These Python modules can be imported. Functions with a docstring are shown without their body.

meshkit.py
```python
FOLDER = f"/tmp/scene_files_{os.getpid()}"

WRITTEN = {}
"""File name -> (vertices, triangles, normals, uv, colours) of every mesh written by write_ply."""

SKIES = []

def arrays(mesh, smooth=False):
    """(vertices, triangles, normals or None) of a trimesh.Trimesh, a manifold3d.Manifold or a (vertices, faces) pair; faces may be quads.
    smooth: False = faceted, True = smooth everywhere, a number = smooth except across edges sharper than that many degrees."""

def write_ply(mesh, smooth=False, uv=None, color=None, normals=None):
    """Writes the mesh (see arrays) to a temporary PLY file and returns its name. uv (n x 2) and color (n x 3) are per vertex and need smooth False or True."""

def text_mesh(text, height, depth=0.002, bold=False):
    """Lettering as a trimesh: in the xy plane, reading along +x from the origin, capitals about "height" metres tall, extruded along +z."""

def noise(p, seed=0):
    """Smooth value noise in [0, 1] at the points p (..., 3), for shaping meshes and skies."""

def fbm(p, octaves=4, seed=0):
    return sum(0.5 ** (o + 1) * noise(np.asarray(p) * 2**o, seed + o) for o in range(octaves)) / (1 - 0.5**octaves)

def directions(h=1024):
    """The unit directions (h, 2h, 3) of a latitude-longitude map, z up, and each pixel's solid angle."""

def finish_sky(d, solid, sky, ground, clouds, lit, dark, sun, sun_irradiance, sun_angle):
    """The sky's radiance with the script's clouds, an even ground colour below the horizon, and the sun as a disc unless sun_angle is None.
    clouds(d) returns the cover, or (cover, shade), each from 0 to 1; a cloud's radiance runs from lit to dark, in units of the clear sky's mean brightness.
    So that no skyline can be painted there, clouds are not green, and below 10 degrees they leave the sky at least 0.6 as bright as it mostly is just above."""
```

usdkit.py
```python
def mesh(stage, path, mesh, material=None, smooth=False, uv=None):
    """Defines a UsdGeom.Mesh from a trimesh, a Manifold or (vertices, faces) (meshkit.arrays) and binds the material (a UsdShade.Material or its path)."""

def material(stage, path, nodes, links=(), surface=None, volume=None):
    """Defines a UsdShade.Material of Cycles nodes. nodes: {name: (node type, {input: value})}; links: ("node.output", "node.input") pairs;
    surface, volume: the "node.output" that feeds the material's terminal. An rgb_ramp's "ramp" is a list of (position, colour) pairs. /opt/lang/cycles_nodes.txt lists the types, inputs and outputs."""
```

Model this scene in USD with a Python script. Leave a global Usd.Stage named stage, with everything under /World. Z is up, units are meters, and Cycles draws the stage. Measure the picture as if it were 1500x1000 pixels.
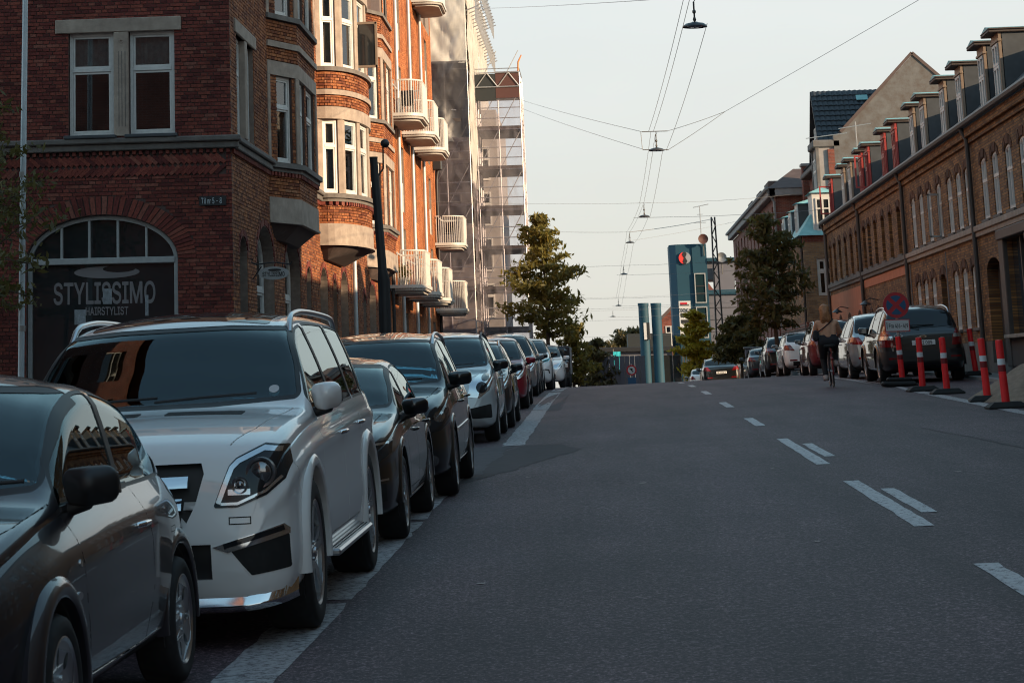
import math, random
import numpy as np, trimesh, manifold3d as m3, shapely
from shapely.geometry import Polygon, Point, LineString, box as sbox
from shapely import affinity
from shapely.ops import unary_union
from scipy.interpolate import PchipInterpolator
from scipy.spatial import cKDTree
import usdkit, meshkit
from pxr import Usd, UsdGeom, UsdShade, UsdLux, Gf, Sdf, Vt

stage = Usd.Stage.CreateInMemory()
UsdGeom.SetStageUpAxis(stage, UsdGeom.Tokens.z)
UsdGeom.SetStageMetersPerUnit(stage, 1.0)
UsdGeom.Xform.Define(stage, '/World')
UsdGeom.Scope.Define(stage, '/World/Looks')

# ---------------------------------------------------------------- camera
# A long lens (about 80 mm) pointed a little up and left, with lens shift; x right, y up the street, z up.
FOC, PPX, PPY = 3350.0, 330.0, -149.2
CAM = np.array([0, 0, 1.55])
def unit(v):
    v = np.asarray(v, float); return v / np.linalg.norm(v)
_yc = unit([885 - PPX, 550 - PPY, FOC]); _zc = unit([78 - PPX, -16000 - PPY, FOC])
_zc = unit(_zc - _yc * (_yc @ _zc)); _xc = np.cross(_yc, _zc)
if _xc[0] < 0: _xc = -_xc
RCAM = np.stack([_xc, _yc, _zc], 1)                 # camera (right, down, forward) = RCAM @ world
def ray(px, py): return unit(RCAM.T @ np.array([(px - PPX) / FOC, (py - PPY) / FOC, 1.0]))
cam = UsdGeom.Camera.Define(stage, '/World/camera')
_r, _u, _b = RCAM[0], -RCAM[1], -RCAM[2]
cam.AddTransformOp().Set(Gf.Matrix4d(*_r, 0, *_u, 0, *_b, 0, *CAM, 1))
cam.CreateHorizontalApertureAttr(36.0); cam.CreateVerticalApertureAttr(36.0 * 682 / 1024)
cam.CreateFocalLengthAttr(FOC / 1500 * 36)
cam.CreateHorizontalApertureOffsetAttr((750 - PPX) / 1500 * 36)
cam.CreateVerticalApertureOffsetAttr(-(500 - PPY) / 1500 * 36)
cam.CreateClippingRangeAttr(Gf.Vec2f(0.1, 3000))
cam.CreateFStopAttr(11.0); cam.CreateFocusDistanceAttr(26.0)
cam.CreateExposureAttr(1.27)

# ---------------------------------------------------------------- sky and sun
SUN_TO = unit([0.90, -0.436, 0.27])
SUN_EL = math.asin(SUN_TO[2]); SUN_ROT = math.atan2(SUN_TO[0], SUN_TO[1])
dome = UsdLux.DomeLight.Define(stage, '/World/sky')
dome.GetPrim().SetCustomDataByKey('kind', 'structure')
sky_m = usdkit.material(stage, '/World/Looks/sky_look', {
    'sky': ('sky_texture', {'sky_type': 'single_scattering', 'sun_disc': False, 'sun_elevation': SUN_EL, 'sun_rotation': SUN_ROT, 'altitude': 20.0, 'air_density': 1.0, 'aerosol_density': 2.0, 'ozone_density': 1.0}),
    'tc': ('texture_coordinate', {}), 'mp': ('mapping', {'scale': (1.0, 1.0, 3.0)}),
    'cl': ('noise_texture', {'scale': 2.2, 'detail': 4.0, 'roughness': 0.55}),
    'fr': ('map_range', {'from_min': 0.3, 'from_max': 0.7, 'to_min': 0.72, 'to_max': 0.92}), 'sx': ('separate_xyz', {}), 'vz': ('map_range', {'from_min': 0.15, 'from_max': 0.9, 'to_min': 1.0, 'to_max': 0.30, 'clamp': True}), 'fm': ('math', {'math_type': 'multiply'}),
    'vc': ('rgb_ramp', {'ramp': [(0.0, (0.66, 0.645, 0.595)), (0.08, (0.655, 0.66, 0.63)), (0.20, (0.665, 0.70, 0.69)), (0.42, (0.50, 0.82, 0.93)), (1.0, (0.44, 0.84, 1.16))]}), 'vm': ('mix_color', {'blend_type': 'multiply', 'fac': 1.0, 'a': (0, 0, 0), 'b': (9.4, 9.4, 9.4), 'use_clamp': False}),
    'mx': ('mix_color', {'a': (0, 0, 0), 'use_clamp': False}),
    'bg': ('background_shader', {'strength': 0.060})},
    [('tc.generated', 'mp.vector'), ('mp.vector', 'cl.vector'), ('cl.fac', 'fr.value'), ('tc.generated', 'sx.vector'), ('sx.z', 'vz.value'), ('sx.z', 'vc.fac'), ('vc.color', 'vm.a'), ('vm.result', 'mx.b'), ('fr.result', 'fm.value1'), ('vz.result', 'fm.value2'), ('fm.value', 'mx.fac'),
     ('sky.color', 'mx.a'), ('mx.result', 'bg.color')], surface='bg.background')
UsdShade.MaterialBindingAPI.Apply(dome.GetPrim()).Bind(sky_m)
sun = UsdLux.DistantLight.Define(stage, '/World/sun')
sun.CreateNormalizeAttr(True); sun.CreateIntensityAttr(0.92); sun.CreateAngleAttr(0.5); sun.CreateColorAttr(Gf.Vec3f(1.0, 0.74, 0.47))
_z = SUN_TO; _x = unit(np.cross([0, 0, 1], _z)); _y = np.cross(_z, _x)
sun.AddTransformOp().Set(Gf.Matrix4d(*_x, 0, *_y, 0, *_z, 0, 0, 0, 0, 1))

# ---------------------------------------------------------------- object helpers
_used = {}
def numbered(parent, name):
    k = (parent, name); n = _used.get(k, 0); _used[k] = n + 1
    return f'{parent}/{name}' if n == 0 else f'{parent}/{name}_{n:03d}'
def data(path, **kw):
    p = stage.GetPrimAtPath(path)
    for k, v in kw.items():
        if v: p.SetCustomDataByKey(k, v)
def thing(name, label, cat, loc=(0, 0, 0), rotz=0.0, group=None, mat4=None):
    path = numbered('/World', name)
    x = UsdGeom.Xform.Define(stage, path)
    if mat4 is not None: x.AddTransformOp().Set(Gf.Matrix4d(*np.asarray(mat4).T.ravel()))
    else:
        x.AddTranslateOp().Set(Gf.Vec3d(*map(float, loc)))
        if rotz: x.AddRotateZOp().Set(float(rotz))
    data(path, label=label, category=cat, group=group)
    return path
def copy_of(src, label, loc=(0, 0, 0), rotz=0.0, group=None, mat4=None, scale=None):
    p = stage.GetPrimAtPath(src); base = src.rsplit('/', 1)[1]
    if base[-4:-3] == '_' and base[-3:].isdigit(): base = base[:-4]
    path = numbered('/World', base)
    x = UsdGeom.Xform.Define(stage, path)
    x.GetPrim().GetReferences().AddInternalReference(src)
    x.ClearXformOpOrder()
    for a in list(x.GetPrim().GetAuthoredProperties()):
        pass
    if mat4 is not None: x.AddTransformOp(opSuffix='place').Set(Gf.Matrix4d(*np.asarray(mat4).T.ravel()))
    else:
        x.AddTranslateOp(opSuffix='place').Set(Gf.Vec3d(*map(float, loc)))
        if rotz: x.AddRotateZOp(opSuffix='place').Set(float(rotz))
        if scale: x.AddScaleOp(opSuffix='place').Set(Gf.Vec3f(*scale))
    x.GetPrim().SetInstanceable(True)
    data(path, label=label, category=p.GetCustomDataByKey('category'), group=group or p.GetCustomDataByKey('group'))
    return path
def obj(parent, name, mesh, mat, smooth=False, label=None, cat=None, kind=None, group=None):
    path = numbered(parent, name)
    if isinstance(mesh, tuple) and len(mesh) == 3:       # vertices, faces, normals
        v, f, nn = mesh
        usdkit.mesh(stage, path, (v, f), MAT[mat])
        mm = UsdGeom.Mesh.Get(stage, path)
        mm.CreateNormalsAttr(Vt.Vec3fArray.FromNumpy(np.asarray(nn, np.float32))); mm.SetNormalsInterpolation('vertex')
    else:
        usdkit.mesh(stage, path, mesh, MAT[mat], smooth=smooth)
    if mat in TONED:
        m_ = UsdGeom.Mesh.Get(stage, path); F_ = np.array(m_.GetFaceVertexIndicesAttr().Get()).reshape(-1, 3); nv = len(m_.GetPointsAttr().Get())
        if len(F_) > 400 and nv % TONED[mat] == 0 and len(F_) * TONED[mat] == nv * {8: 10, 4: 2}[TONED[mat]]: lab_ = np.arange(nv) // TONED[mat]
        else:
            from scipy.sparse import coo_matrix
            from scipy.sparse.csgraph import connected_components
            e_ = np.r_[F_[:, :2], F_[:, 1:]]; lab_ = connected_components(coo_matrix((np.ones(len(e_)), (e_[:, 0], e_[:, 1])), (nv, nv)), False)[1]
        tone = np.random.default_rng(len(F_)).uniform(0, 1, lab_.max() + 1)[lab_]
        UsdGeom.PrimvarsAPI(m_).CreatePrimvar('tone', Sdf.ValueTypeNames.FloatArray, 'vertex').Set(Vt.FloatArray.FromNumpy(tone.astype(np.float32)))
    data(path, label=label, category=cat, kind=kind, group=group)
    return path
TONED = {'red_bricks': 8, 'sunlit_bricks': 8, 'orange_bricks': 8, 'leaf_olive': 4, 'leaf_yellow': 4, 'leaf_dark': 4, 'leaf_far': 4}
W = '/World'

# ---------------------------------------------------------------- mesh helpers: (v, f) pairs
_BF = np.array([[0,2,1],[0,3,2],[4,5,6],[4,6,7],[0,1,5],[0,5,4],[1,2,6],[1,6,5],[2,3,7],[2,7,6],[3,0,4],[3,4,7]])
def box(x0, x1, y0, y1, z0, z1):
    v = np.array([[x0,y0,z0],[x1,y0,z0],[x1,y1,z0],[x0,y1,z0],[x0,y0,z1],[x1,y0,z1],[x1,y1,z1],[x0,y1,z1]], float)
    return v, _BF
def cbox(x0, x1, y0, y1, z0, z1, c=0.01):
    """box with bevelled edges"""
    v = []
    for a in (0, 1):
        for b in (0, 1):
            for d in (0, 1):
                X = (x0, x1)[a]; Y = (y0, y1)[b]; Z = (z0, z1)[d]
                dx = c if a == 0 else -c; dy = c if b == 0 else -c; dz = c if d == 0 else -c
                v += [[X, Y + dy, Z + dz], [X + dx, Y, Z + dz], [X + dx, Y + dy, Z]]
    h = m3.Manifold.hull_points(np.array(v, float))
    return marr(h)
def marr(m):
    k = m.to_mesh(); return np.asarray(k.vert_properties[:, :3], float), np.asarray(k.tri_verts, int)
def join(parts):
    vs, fs, n = [], [], 0
    for p in parts:
        if hasattr(p, 'vertices'): p = (np.asarray(p.vertices), np.asarray(p.faces))
        v, f = p[0], p[1]
        vs.append(v); fs.append(np.asarray(f) + n); n += len(v)
    return np.concatenate(vs), np.concatenate(fs)
def mv(m, t=(0, 0, 0), R=None, s=None):
    if hasattr(m, 'vertices'): m = (np.asarray(m.vertices, float), np.asarray(m.faces))
    v = np.asarray(m[0], float)
    if s is not None: v = v * np.asarray(s, float)
    if R is not None: v = v @ np.asarray(R).T
    return v + np.asarray(t, float), m[1]
def rz(a): c, s = math.cos(a), math.sin(a); return np.array([[c, -s, 0], [s, c, 0], [0, 0, 1]])
def rx(a): c, s = math.cos(a), math.sin(a); return np.array([[1, 0, 0], [0, c, -s], [0, s, c]])
def ry(a): c, s = math.cos(a), math.sin(a); return np.array([[c, 0, s], [0, 1, 0], [-s, 0, c]])
def flip(m): return m[0], np.asarray(m[1])[:, ::-1]
def mirror_x(m): return m[0] * [-1, 1, 1], np.asarray(m[1])[:, ::-1]
def tube(pts, r, n=8, caps=True, up=None):
    pts = np.asarray(pts, float); k = len(pts); r = np.broadcast_to(np.asarray(r, float), (k,))
    t = np.gradient(pts, axis=0); t /= np.maximum(np.linalg.norm(t, axis=1, keepdims=True), 1e-9)
    a = np.array([0, 0, 1.0]) if abs(t[0][2]) < 0.9 else np.array([1.0, 0, 0])
    V = []
    for i in range(k):
        u = np.cross(t[i], a); u /= max(np.linalg.norm(u), 1e-9); w = np.cross(t[i], u); a = np.cross(u, t[i])
        th = np.arange(n) / n * 2 * np.pi
        V.append(pts[i] + r[i] * (np.cos(th)[:, None] * u + np.sin(th)[:, None] * w))
    V = np.concatenate(V); F = []
    for i in range(k - 1):
        for j in range(n):
            p, q = i * n + j, i * n + (j + 1) % n
            F += [[p, q, q + n], [p, q + n, p + n]]
    if caps:
        F += [[0, j + 1, j] for j in range(1, n - 1)]; b = (k - 1) * n
        F += [[b, b + j, b + j + 1] for j in range(1, n - 1)]
    return V, np.array(F)[:, ::-1]
def lathe(prof, n=24, axis='z', close=False):
    prof = np.asarray(prof, float); k = len(prof); th = np.arange(n) / n * 2 * np.pi
    V = np.stack([prof[:, 0:1] * np.cos(th), prof[:, 0:1] * np.sin(th), np.repeat(prof[:, 1:2], n, 1)], -1).reshape(-1, 3)
    F = []
    for i in range(k if close else k - 1):
        a, b = i * n, ((i + 1) % k) * n
        for j in range(n):
            q = (j + 1) % n; F += [[a + j, a + q, b + q], [a + j, b + q, b + j]]
    if axis == 'x': V = V[:, [2, 0, 1]]
    if axis == 'y': V = V[:, [1, 2, 0]]
    return V, np.array(F)
def extr(poly, h, z0=0.0):
    ms = [trimesh.creation.extrude_polygon(g, h, engine='earcut') for g in (poly.geoms if hasattr(poly, 'geoms') else [poly]) if g.area > 1e-7]
    v, f = join(ms); return v + [0, 0, z0], f
def ax_xz(m, y):      # extruded poly (a, b) -> x, z; thickness towards +y from y
    v = m[0]; return np.stack([v[:, 0], y + v[:, 2], v[:, 1]], 1), np.asarray(m[1])[:, ::-1]
def ax_yz(m, x):      # poly (a, b) -> y, z; thickness towards +x
    v = m[0]; return np.stack([x + v[:, 2], v[:, 0], v[:, 1]], 1), m[1]
def ell(c, r, sub=2):
    s = trimesh.creation.icosphere(subdivisions=sub); return np.asarray(s.vertices) * r + np.asarray(c, float), np.asarray(s.faces)
def text(s, h, depth=0.003, bold=True, squeeze=1.0, cx=True):
    t = meshkit.text_mesh(s, h, depth, bold); v = np.asarray(t.vertices) * [squeeze, 1, 1]
    if cx: v = v - [(v[:, 0].min() + v[:, 0].max()) / 2, 0, 0]
    return v, np.asarray(t.faces)
def arch_poly(u0, u1, z0, zs, rise, n=14):
    """rectangle with a rounded (elliptical) head"""
    c, a = (u0 + u1) / 2, (u1 - u0) / 2
    th = np.linspace(0, np.pi, n)
    return Polygon([(u0, z0), (u1, z0)] + [(c + a * math.cos(t), zs + rise * math.sin(t)) for t in th])

# ---------------------------------------------------------------- materials
MAT = {}
def mat(name, nodes, links=(), surface='p.BSDF'):
    MAT[name] = usdkit.material(stage, '/World/Looks/' + name, nodes, links, surface=surface)
def plain(name, col, rough=0.6, metal=0.0, var=0.0, vscale=3.0, bump=0.0, bscale=40.0, spec=0.5, coat=0.0, dirt=None):
    """a plain surface with grain: object noise varies colour, roughness and relief"""
    nd = {'p': ('principled_bsdf', {'base_color': col, 'roughness': rough, 'metallic': metal, 'specular_ior_level': spec, 'coat_weight': coat})}
    lk = []
    if var > 0 or bump > 0: nd['g'] = ('geometry', {})
    if var > 0:
        nd['n'] = ('noise_texture', {'scale': vscale, 'detail': 5.0, 'roughness': 0.65})
        lo = tuple(c * (1 - var) for c in col); hi = tuple(min(1, c * (1 + var)) for c in col)
        if dirt: lo = dirt
        nd['r'] = ('rgb_ramp', {'ramp': [(0.28, lo), (0.55, col), (0.75, hi)]})
        lk += [('g.position', 'n.vector'), ('n.fac', 'r.fac'), ('r.color', 'p.base_color')]
    if bump > 0:
        nd['bn'] = ('noise_texture', {'scale': bscale, 'detail': 3.0}); nd['b'] = ('bump', {'strength': bump, 'distance': 0.01})
        lk += [('g.position', 'bn.vector'), ('bn.fac', 'b.height'), ('b.normal', 'p.normal')]
    mat(name, nd, lk)

# asphalt: dark, faintly violet, with aggregate speckle, long wheel tracks and patches
mat('asphalt', {
    'g': ('geometry', {}), 'n1': ('noise_texture', {'scale': 62.0, 'detail': 2.0, 'roughness': 0.8}), 'v': ('voronoi_texture', {'scale': 75.0}) if False else ('noise_texture', {'scale': 30.0, 'detail': 3.0, 'roughness': 0.8}),
    'mp': ('mapping', {'scale': (0.9, 0.10, 0.3)}), 'n2': ('noise_texture', {'scale': 1.4, 'detail': 4.0, 'roughness': 0.6}), 'n3': ('noise_texture', {'scale': 0.45, 'detail': 3.0}),
    'r1': ('rgb_ramp', {'ramp': [(0.39, (0.0095, 0.0052, 0.0072)), (0.48, (0.047, 0.0298, 0.0355)), (0.55, (0.094, 0.060, 0.070)), (0.62, (0.32, 0.225, 0.25))]}),
    'r2': ('rgb_ramp', {'ramp': [(0.30, (0.58, 0.57, 0.59)), (0.52, (1.0, 1.0, 1.0)), (0.75, (1.35, 1.30, 1.32))]}),
    'r3': ('rgb_ramp', {'ramp': [(0.35, (0.82, 0.82, 0.84)), (0.65, (1.12, 1.1, 1.08))]}),
    'sp': ('mix_float', {'fac': 0.5}), 'm1': ('mix_color', {'blend_type': 'multiply', 'fac': 1.0, 'use_clamp': False}), 'm2': ('mix_color', {'blend_type': 'multiply', 'fac': 1.0, 'use_clamp': False}),
    'b': ('bump', {'strength': 0.55, 'distance': 0.006}), 'p': ('principled_bsdf', {'roughness': 0.72, 'specular_ior_level': 0.35})},
    [('g.position', 'n1.vector'), ('g.position', 'v.vector'), ('n1.fac', 'sp.a'), ('v.fac', 'sp.b'), ('sp.result', 'r1.fac'), ('g.position', 'mp.vector'), ('mp.vector', 'n2.vector'), ('g.position', 'n3.vector'),
     ('n2.fac', 'r2.fac'), ('n3.fac', 'r3.fac'), ('r1.color', 'm1.a'), ('r2.color', 'm1.b'), ('m1.result', 'm2.a'), ('r3.color', 'm2.b'), ('m2.result', 'p.base_color'),
     ('sp.result', 'b.height'), ('b.normal', 'p.normal')])
plain('asphalt_patch', (0.035, 0.0245, 0.028), 0.8, var=0.3, vscale=6, bump=0.5, bscale=90)
plain('asphalt_light', (0.070, 0.060, 0.066), 0.85, var=0.35, vscale=8, bump=0.5, bscale=90)
def road_paint(name, col, under, lo, hi):
    mat(name, {'g': ('geometry', {}), 'n': ('noise_texture', {'scale': 22.0, 'detail': 6.0, 'roughness': 0.75}), 'r': ('rgb_ramp', {'ramp': [(lo, under), (hi, col), (0.75, tuple(c * 1.12 for c in col))]}), 'b': ('bump', {'strength': 0.4, 'distance': 0.005}), 'p': ('principled_bsdf', {'roughness': 0.75})},
        [('g.position', 'n.vector'), ('n.fac', 'r.fac'), ('r.color', 'p.base_color'), ('n.fac', 'b.height'), ('b.normal', 'p.normal')])
road_paint('paint_line', (0.48, 0.475, 0.48), (0.07, 0.055, 0.063), 0.40, 0.46)
road_paint('worn_line', (0.36, 0.345, 0.35), (0.07, 0.055, 0.063), 0.40, 0.52)
plain('paving', (0.17, 0.16, 0.155), 0.85, var=0.3, vscale=5, bump=0.4, bscale=40)
plain('kerb_stone', (0.26, 0.25, 0.245), 0.8, var=0.25, vscale=6, bump=0.4, bscale=50)
plain('earth', (0.07, 0.065, 0.05), 0.95, var=0.3, vscale=1)
plain('sand', (0.20, 0.14, 0.10), 0.95, var=0.3, vscale=9, bump=0.9, bscale=55)
# bricks: colour differs from brick to brick
def brick(name, stops, rnd='geo', bump=0.5):
    nd = {'g': ('geometry', {}), 'o': ('object_info', {}), 'at': ('attribute', {'attribute': 'tone'}), 'n': ('noise_texture', {'scale': 28.0, 'detail': 4.0}), 'big': ('noise_texture', {'scale': 0.7, 'detail': 3.0}),
          'r': ('rgb_ramp', {'ramp': stops}), 'm': ('mix_color', {'blend_type': 'multiply', 'fac': 1.0, 'use_clamp': False}), 'rn': ('rgb_ramp', {'ramp': [(0.3, (0.62, 0.6, 0.6)), (0.6, (1.0, 1.0, 1.0)), (0.8, (1.3, 1.25, 1.2))]}),
          'm2': ('mix_color', {'blend_type': 'multiply', 'fac': 1.0, 'use_clamp': False}), 'rb': ('rgb_ramp', {'ramp': [(0.35, (0.72, 0.68, 0.66)), (0.6, (1.0, 1.0, 1.0))]}),
          'b': ('bump', {'strength': bump, 'distance': 0.006}), 'p': ('principled_bsdf', {'roughness': 0.82, 'specular_ior_level': 0.3})}
    mat(name, nd, [(('at.fac' if rnd == 'geo' else 'o.random'), 'r.fac'), ('g.position', 'n.vector'), ('g.position', 'big.vector'), ('n.fac', 'rn.fac'), ('big.fac', 'rb.fac'),
                   ('r.color', 'm.a'), ('rn.color', 'm.b'), ('m.result', 'm2.a'), ('rb.color', 'm2.b'), ('m2.result', 'p.base_color'), ('n.fac', 'b.height'), ('b.normal', 'p.normal')])
RED = [(0.0, (0.09, 0.022, 0.016)), (0.2, (0.18, 0.044, 0.024)), (0.55, (0.27, 0.074, 0.035)), (0.85, (0.34, 0.10, 0.045)), (1.0, (0.32, 0.13, 0.075))]
brick('dull_red_brick', [(0, (.07, .03, .018)), (1, (.15, .06, .03))], 'obj'); SHADED_RED = [(0.0, (0.095, 0.022, 0.020)), (0.2, (0.145, 0.032, 0.027)), (0.55, (0.195, 0.045, 0.034)), (0.85, (0.24, 0.062, 0.042)), (1.0, (0.24, 0.090, 0.066))]
brick('red_bricks', SHADED_RED); brick('red_brick', SHADED_RED, 'obj'); brick('sunlit_bricks', [(0.0, (0.13, 0.036, 0.018)), (0.2, (0.20, 0.062, 0.026)), (0.55, (0.30, 0.102, 0.038)), (0.85, (0.37, 0.135, 0.050)), (1.0, (0.34, 0.155, 0.08))])  # shade and sun put into the colour: deeper red front, more orange street side
ORG = [(0.0, (0.33, 0.10, 0.032)), (0.4, (0.45, 0.15, 0.05)), (1.0, (0.54, 0.21, 0.075))]
brick('orange_bricks', ORG)
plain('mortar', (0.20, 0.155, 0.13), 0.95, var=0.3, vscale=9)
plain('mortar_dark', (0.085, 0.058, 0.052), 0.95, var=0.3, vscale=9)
def brick_tex(name, c1, c2, mortar, axis='x', roww=0.235, rowh=0.067, grime=(0.5, 0.46, 0.44), bscale=0.9):
    """brick courses for far walls; the wall's own u, z metres"""
    nd = {'g': ('geometry', {}), 's': ('separate_xyz', {}), 'c': ('combine_xyz', {'z': 0.0}),
          'bt': ('brick_texture', {'color1': c1, 'color2': c2, 'mortar': mortar, 'scale': 1.0, 'mortar_size': 0.009, 'mortar_smooth': 0.3, 'bias': 0.0, 'brick_width': roww, 'row_height': rowh}),
          'n': ('noise_texture', {'scale': bscale, 'detail': 6.0, 'roughness': 0.7}), 'rn': ('rgb_ramp', {'ramp': [(0.3, grime), (0.52, (1.0, 1.0, 1.0)), (0.78, (1.35, 1.3, 1.25))]}),
          'm': ('mix_color', {'blend_type': 'multiply', 'fac': 1.0, 'use_clamp': False}), 'iv': ('invert', {'fac': 1.0}), 'b': ('bump', {'strength': 0.7, 'distance': 0.012}),
          'p': ('principled_bsdf', {'roughness': 0.8, 'specular_ior_level': 0.3})}
    lk = [('g.position', 's.vector'), (('s.y' if axis == 'x' else 's.x'), 'c.x'), ('s.z', 'c.y'), ('c.vector', 'bt.vector'), ('g.position', 'n.vector'), ('n.fac', 'rn.fac'),
          ('bt.color', 'm.a'), ('rn.color', 'm.b'), ('m.result', 'p.base_color'), ('bt.fac', 'iv.color'), ('iv.color', 'b.height'), ('b.normal', 'p.normal')]
    mat(name, nd, lk)
brick_tex('yellow_brick_wall', (0.33, 0.158, 0.054), (0.115, 0.050, 0.022), (0.08, 0.054, 0.040), 'x', grime=(0.42, 0.36, 0.33))
brick_tex('yellow_brick_end', (0.32, 0.20, 0.105), (0.20, 0.12, 0.07), (0.2, 0.17, 0.14), 'y')
brick_tex('far_red_wall', (0.22, 0.062, 0.04), (0.15, 0.042, 0.03), (0.18, 0.13, 0.11), 'x')
brick_tex('far_red_end', (0.22, 0.062, 0.04), (0.15, 0.042, 0.03), (0.18, 0.13, 0.11), 'y')
plain('sandstone', (0.31, 0.25, 0.205), 0.85, var=0.28, vscale=4, bump=0.4, bscale=35, dirt=(0.22, 0.17, 0.14))
plain('dark_stone', (0.13, 0.115, 0.105), 0.85, var=0.3, vscale=4, bump=0.4, bscale=35)
plain('render_pale', (0.125, 0.122, 0.122), 0.9, var=0.25, vscale=2, bump=0.4, bscale=14, dirt=(0.085, 0.065, 0.055))
plain('render_grey', (0.27, 0.25, 0.245), 0.9, var=0.2, vscale=2, bump=0.3, bscale=20)
plain('render_orange', (0.46, 0.155, 0.07), 0.85, var=0.15, vscale=2, bump=0.2, bscale=20)
plain('white_wood', (0.56, 0.55, 0.53), 0.5, var=0.10, vscale=12)
plain('grey_wood', (0.32, 0.33, 0.33), 0.5, var=0.12, vscale=12)
plain('cream_wood', (0.20, 0.145, 0.105), 0.5, var=0.12, vscale=8)
plain('red_wood', (0.30, 0.035, 0.03), 0.5, var=0.15, vscale=8)
plain('dark_wood', (0.060, 0.046, 0.042), 0.6, var=0.25, vscale=6)
plain('slate', (0.048, 0.053, 0.060), 0.55, var=0.25, vscale=4)
plain('black_tile', (0.022, 0.025, 0.03), 0.45, var=0.3, vscale=5)
plain('brown_roof', (0.09, 0.062, 0.058), 0.8, var=0.25, vscale=3)
plain('verdigris', (0.20, 0.42, 0.43), 0.6, var=0.2, vscale=3)
plain('zinc', (0.20, 0.205, 0.215), 0.5, metal=0.3, var=0.2, vscale=5)
plain('gutter', (0.055, 0.050, 0.050), 0.5, var=0.2, vscale=5)
plain('pale_steel', (0.44, 0.50, 0.53), 0.45, metal=0.2, var=0.15, vscale=3)
plain('dark_steel', (0.018, 0.018, 0.02), 0.5, var=0.2, vscale=6)
plain('galvanised', (0.40, 0.40, 0.41), 0.45, metal=0.6, var=0.15, vscale=9)
plain('balcony_white', (0.50, 0.475, 0.445), 0.45, var=0.06, vscale=5)
plain('concrete', (0.33, 0.31, 0.29), 0.85, var=0.2, vscale=4, bump=0.2, bscale=40)
plain('teal_panel', (0.002, 0.044, 0.075), 0.7, var=0.08, vscale=0.7)
plain('grey_panel', (0.12, 0.12, 0.145), 0.6, var=0.1, vscale=1)
plain('black_plastic', (0.014, 0.014, 0.015), 0.5)
plain('rubber', (0.013, 0.013, 0.013), 0.8, var=0.3, vscale=20)
plain('tyre_rubber', (0.016, 0.016, 0.017), 0.75, var=0.4, vscale=25)
plain('chrome', (0.75, 0.77, 0.78), 0.09, metal=1.0)
plain('satin_chrome', (0.55, 0.56, 0.57), 0.28, metal=1.0)
plain('alloy', (0.50, 0.50, 0.51), 0.32, metal=0.9)
plain('dark_alloy', (0.12, 0.12, 0.125), 0.35, metal=0.8)
plain('steel_disc', (0.16, 0.15, 0.15), 0.45, metal=0.9)
plain('lamp_red', (0.17, 0.005, 0.007), 0.12, coat=0.6)
plain('lamp_amber', (0.5, 0.16, 0.02), 0.15, coat=0.6)
plain('lens', (0.10, 0.105, 0.11), 0.08, metal=0.3, coat=1.0)
plain('lamp_silver', (0.62, 0.64, 0.66), 0.16, metal=0.9, coat=1.0)
plain('lamp_dark', (0.016, 0.018, 0.021), 0.08, spec=0.4)
plain('bulb_glass', (0.20, 0.21, 0.225), 0.05, metal=0.85, coat=1.0)
plain('car_glass', (0.008, 0.013, 0.016), 0.03, spec=0.5)
plain('car_glass_teal', (0.012, 0.028, 0.034), 0.03, spec=0.42)
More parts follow.
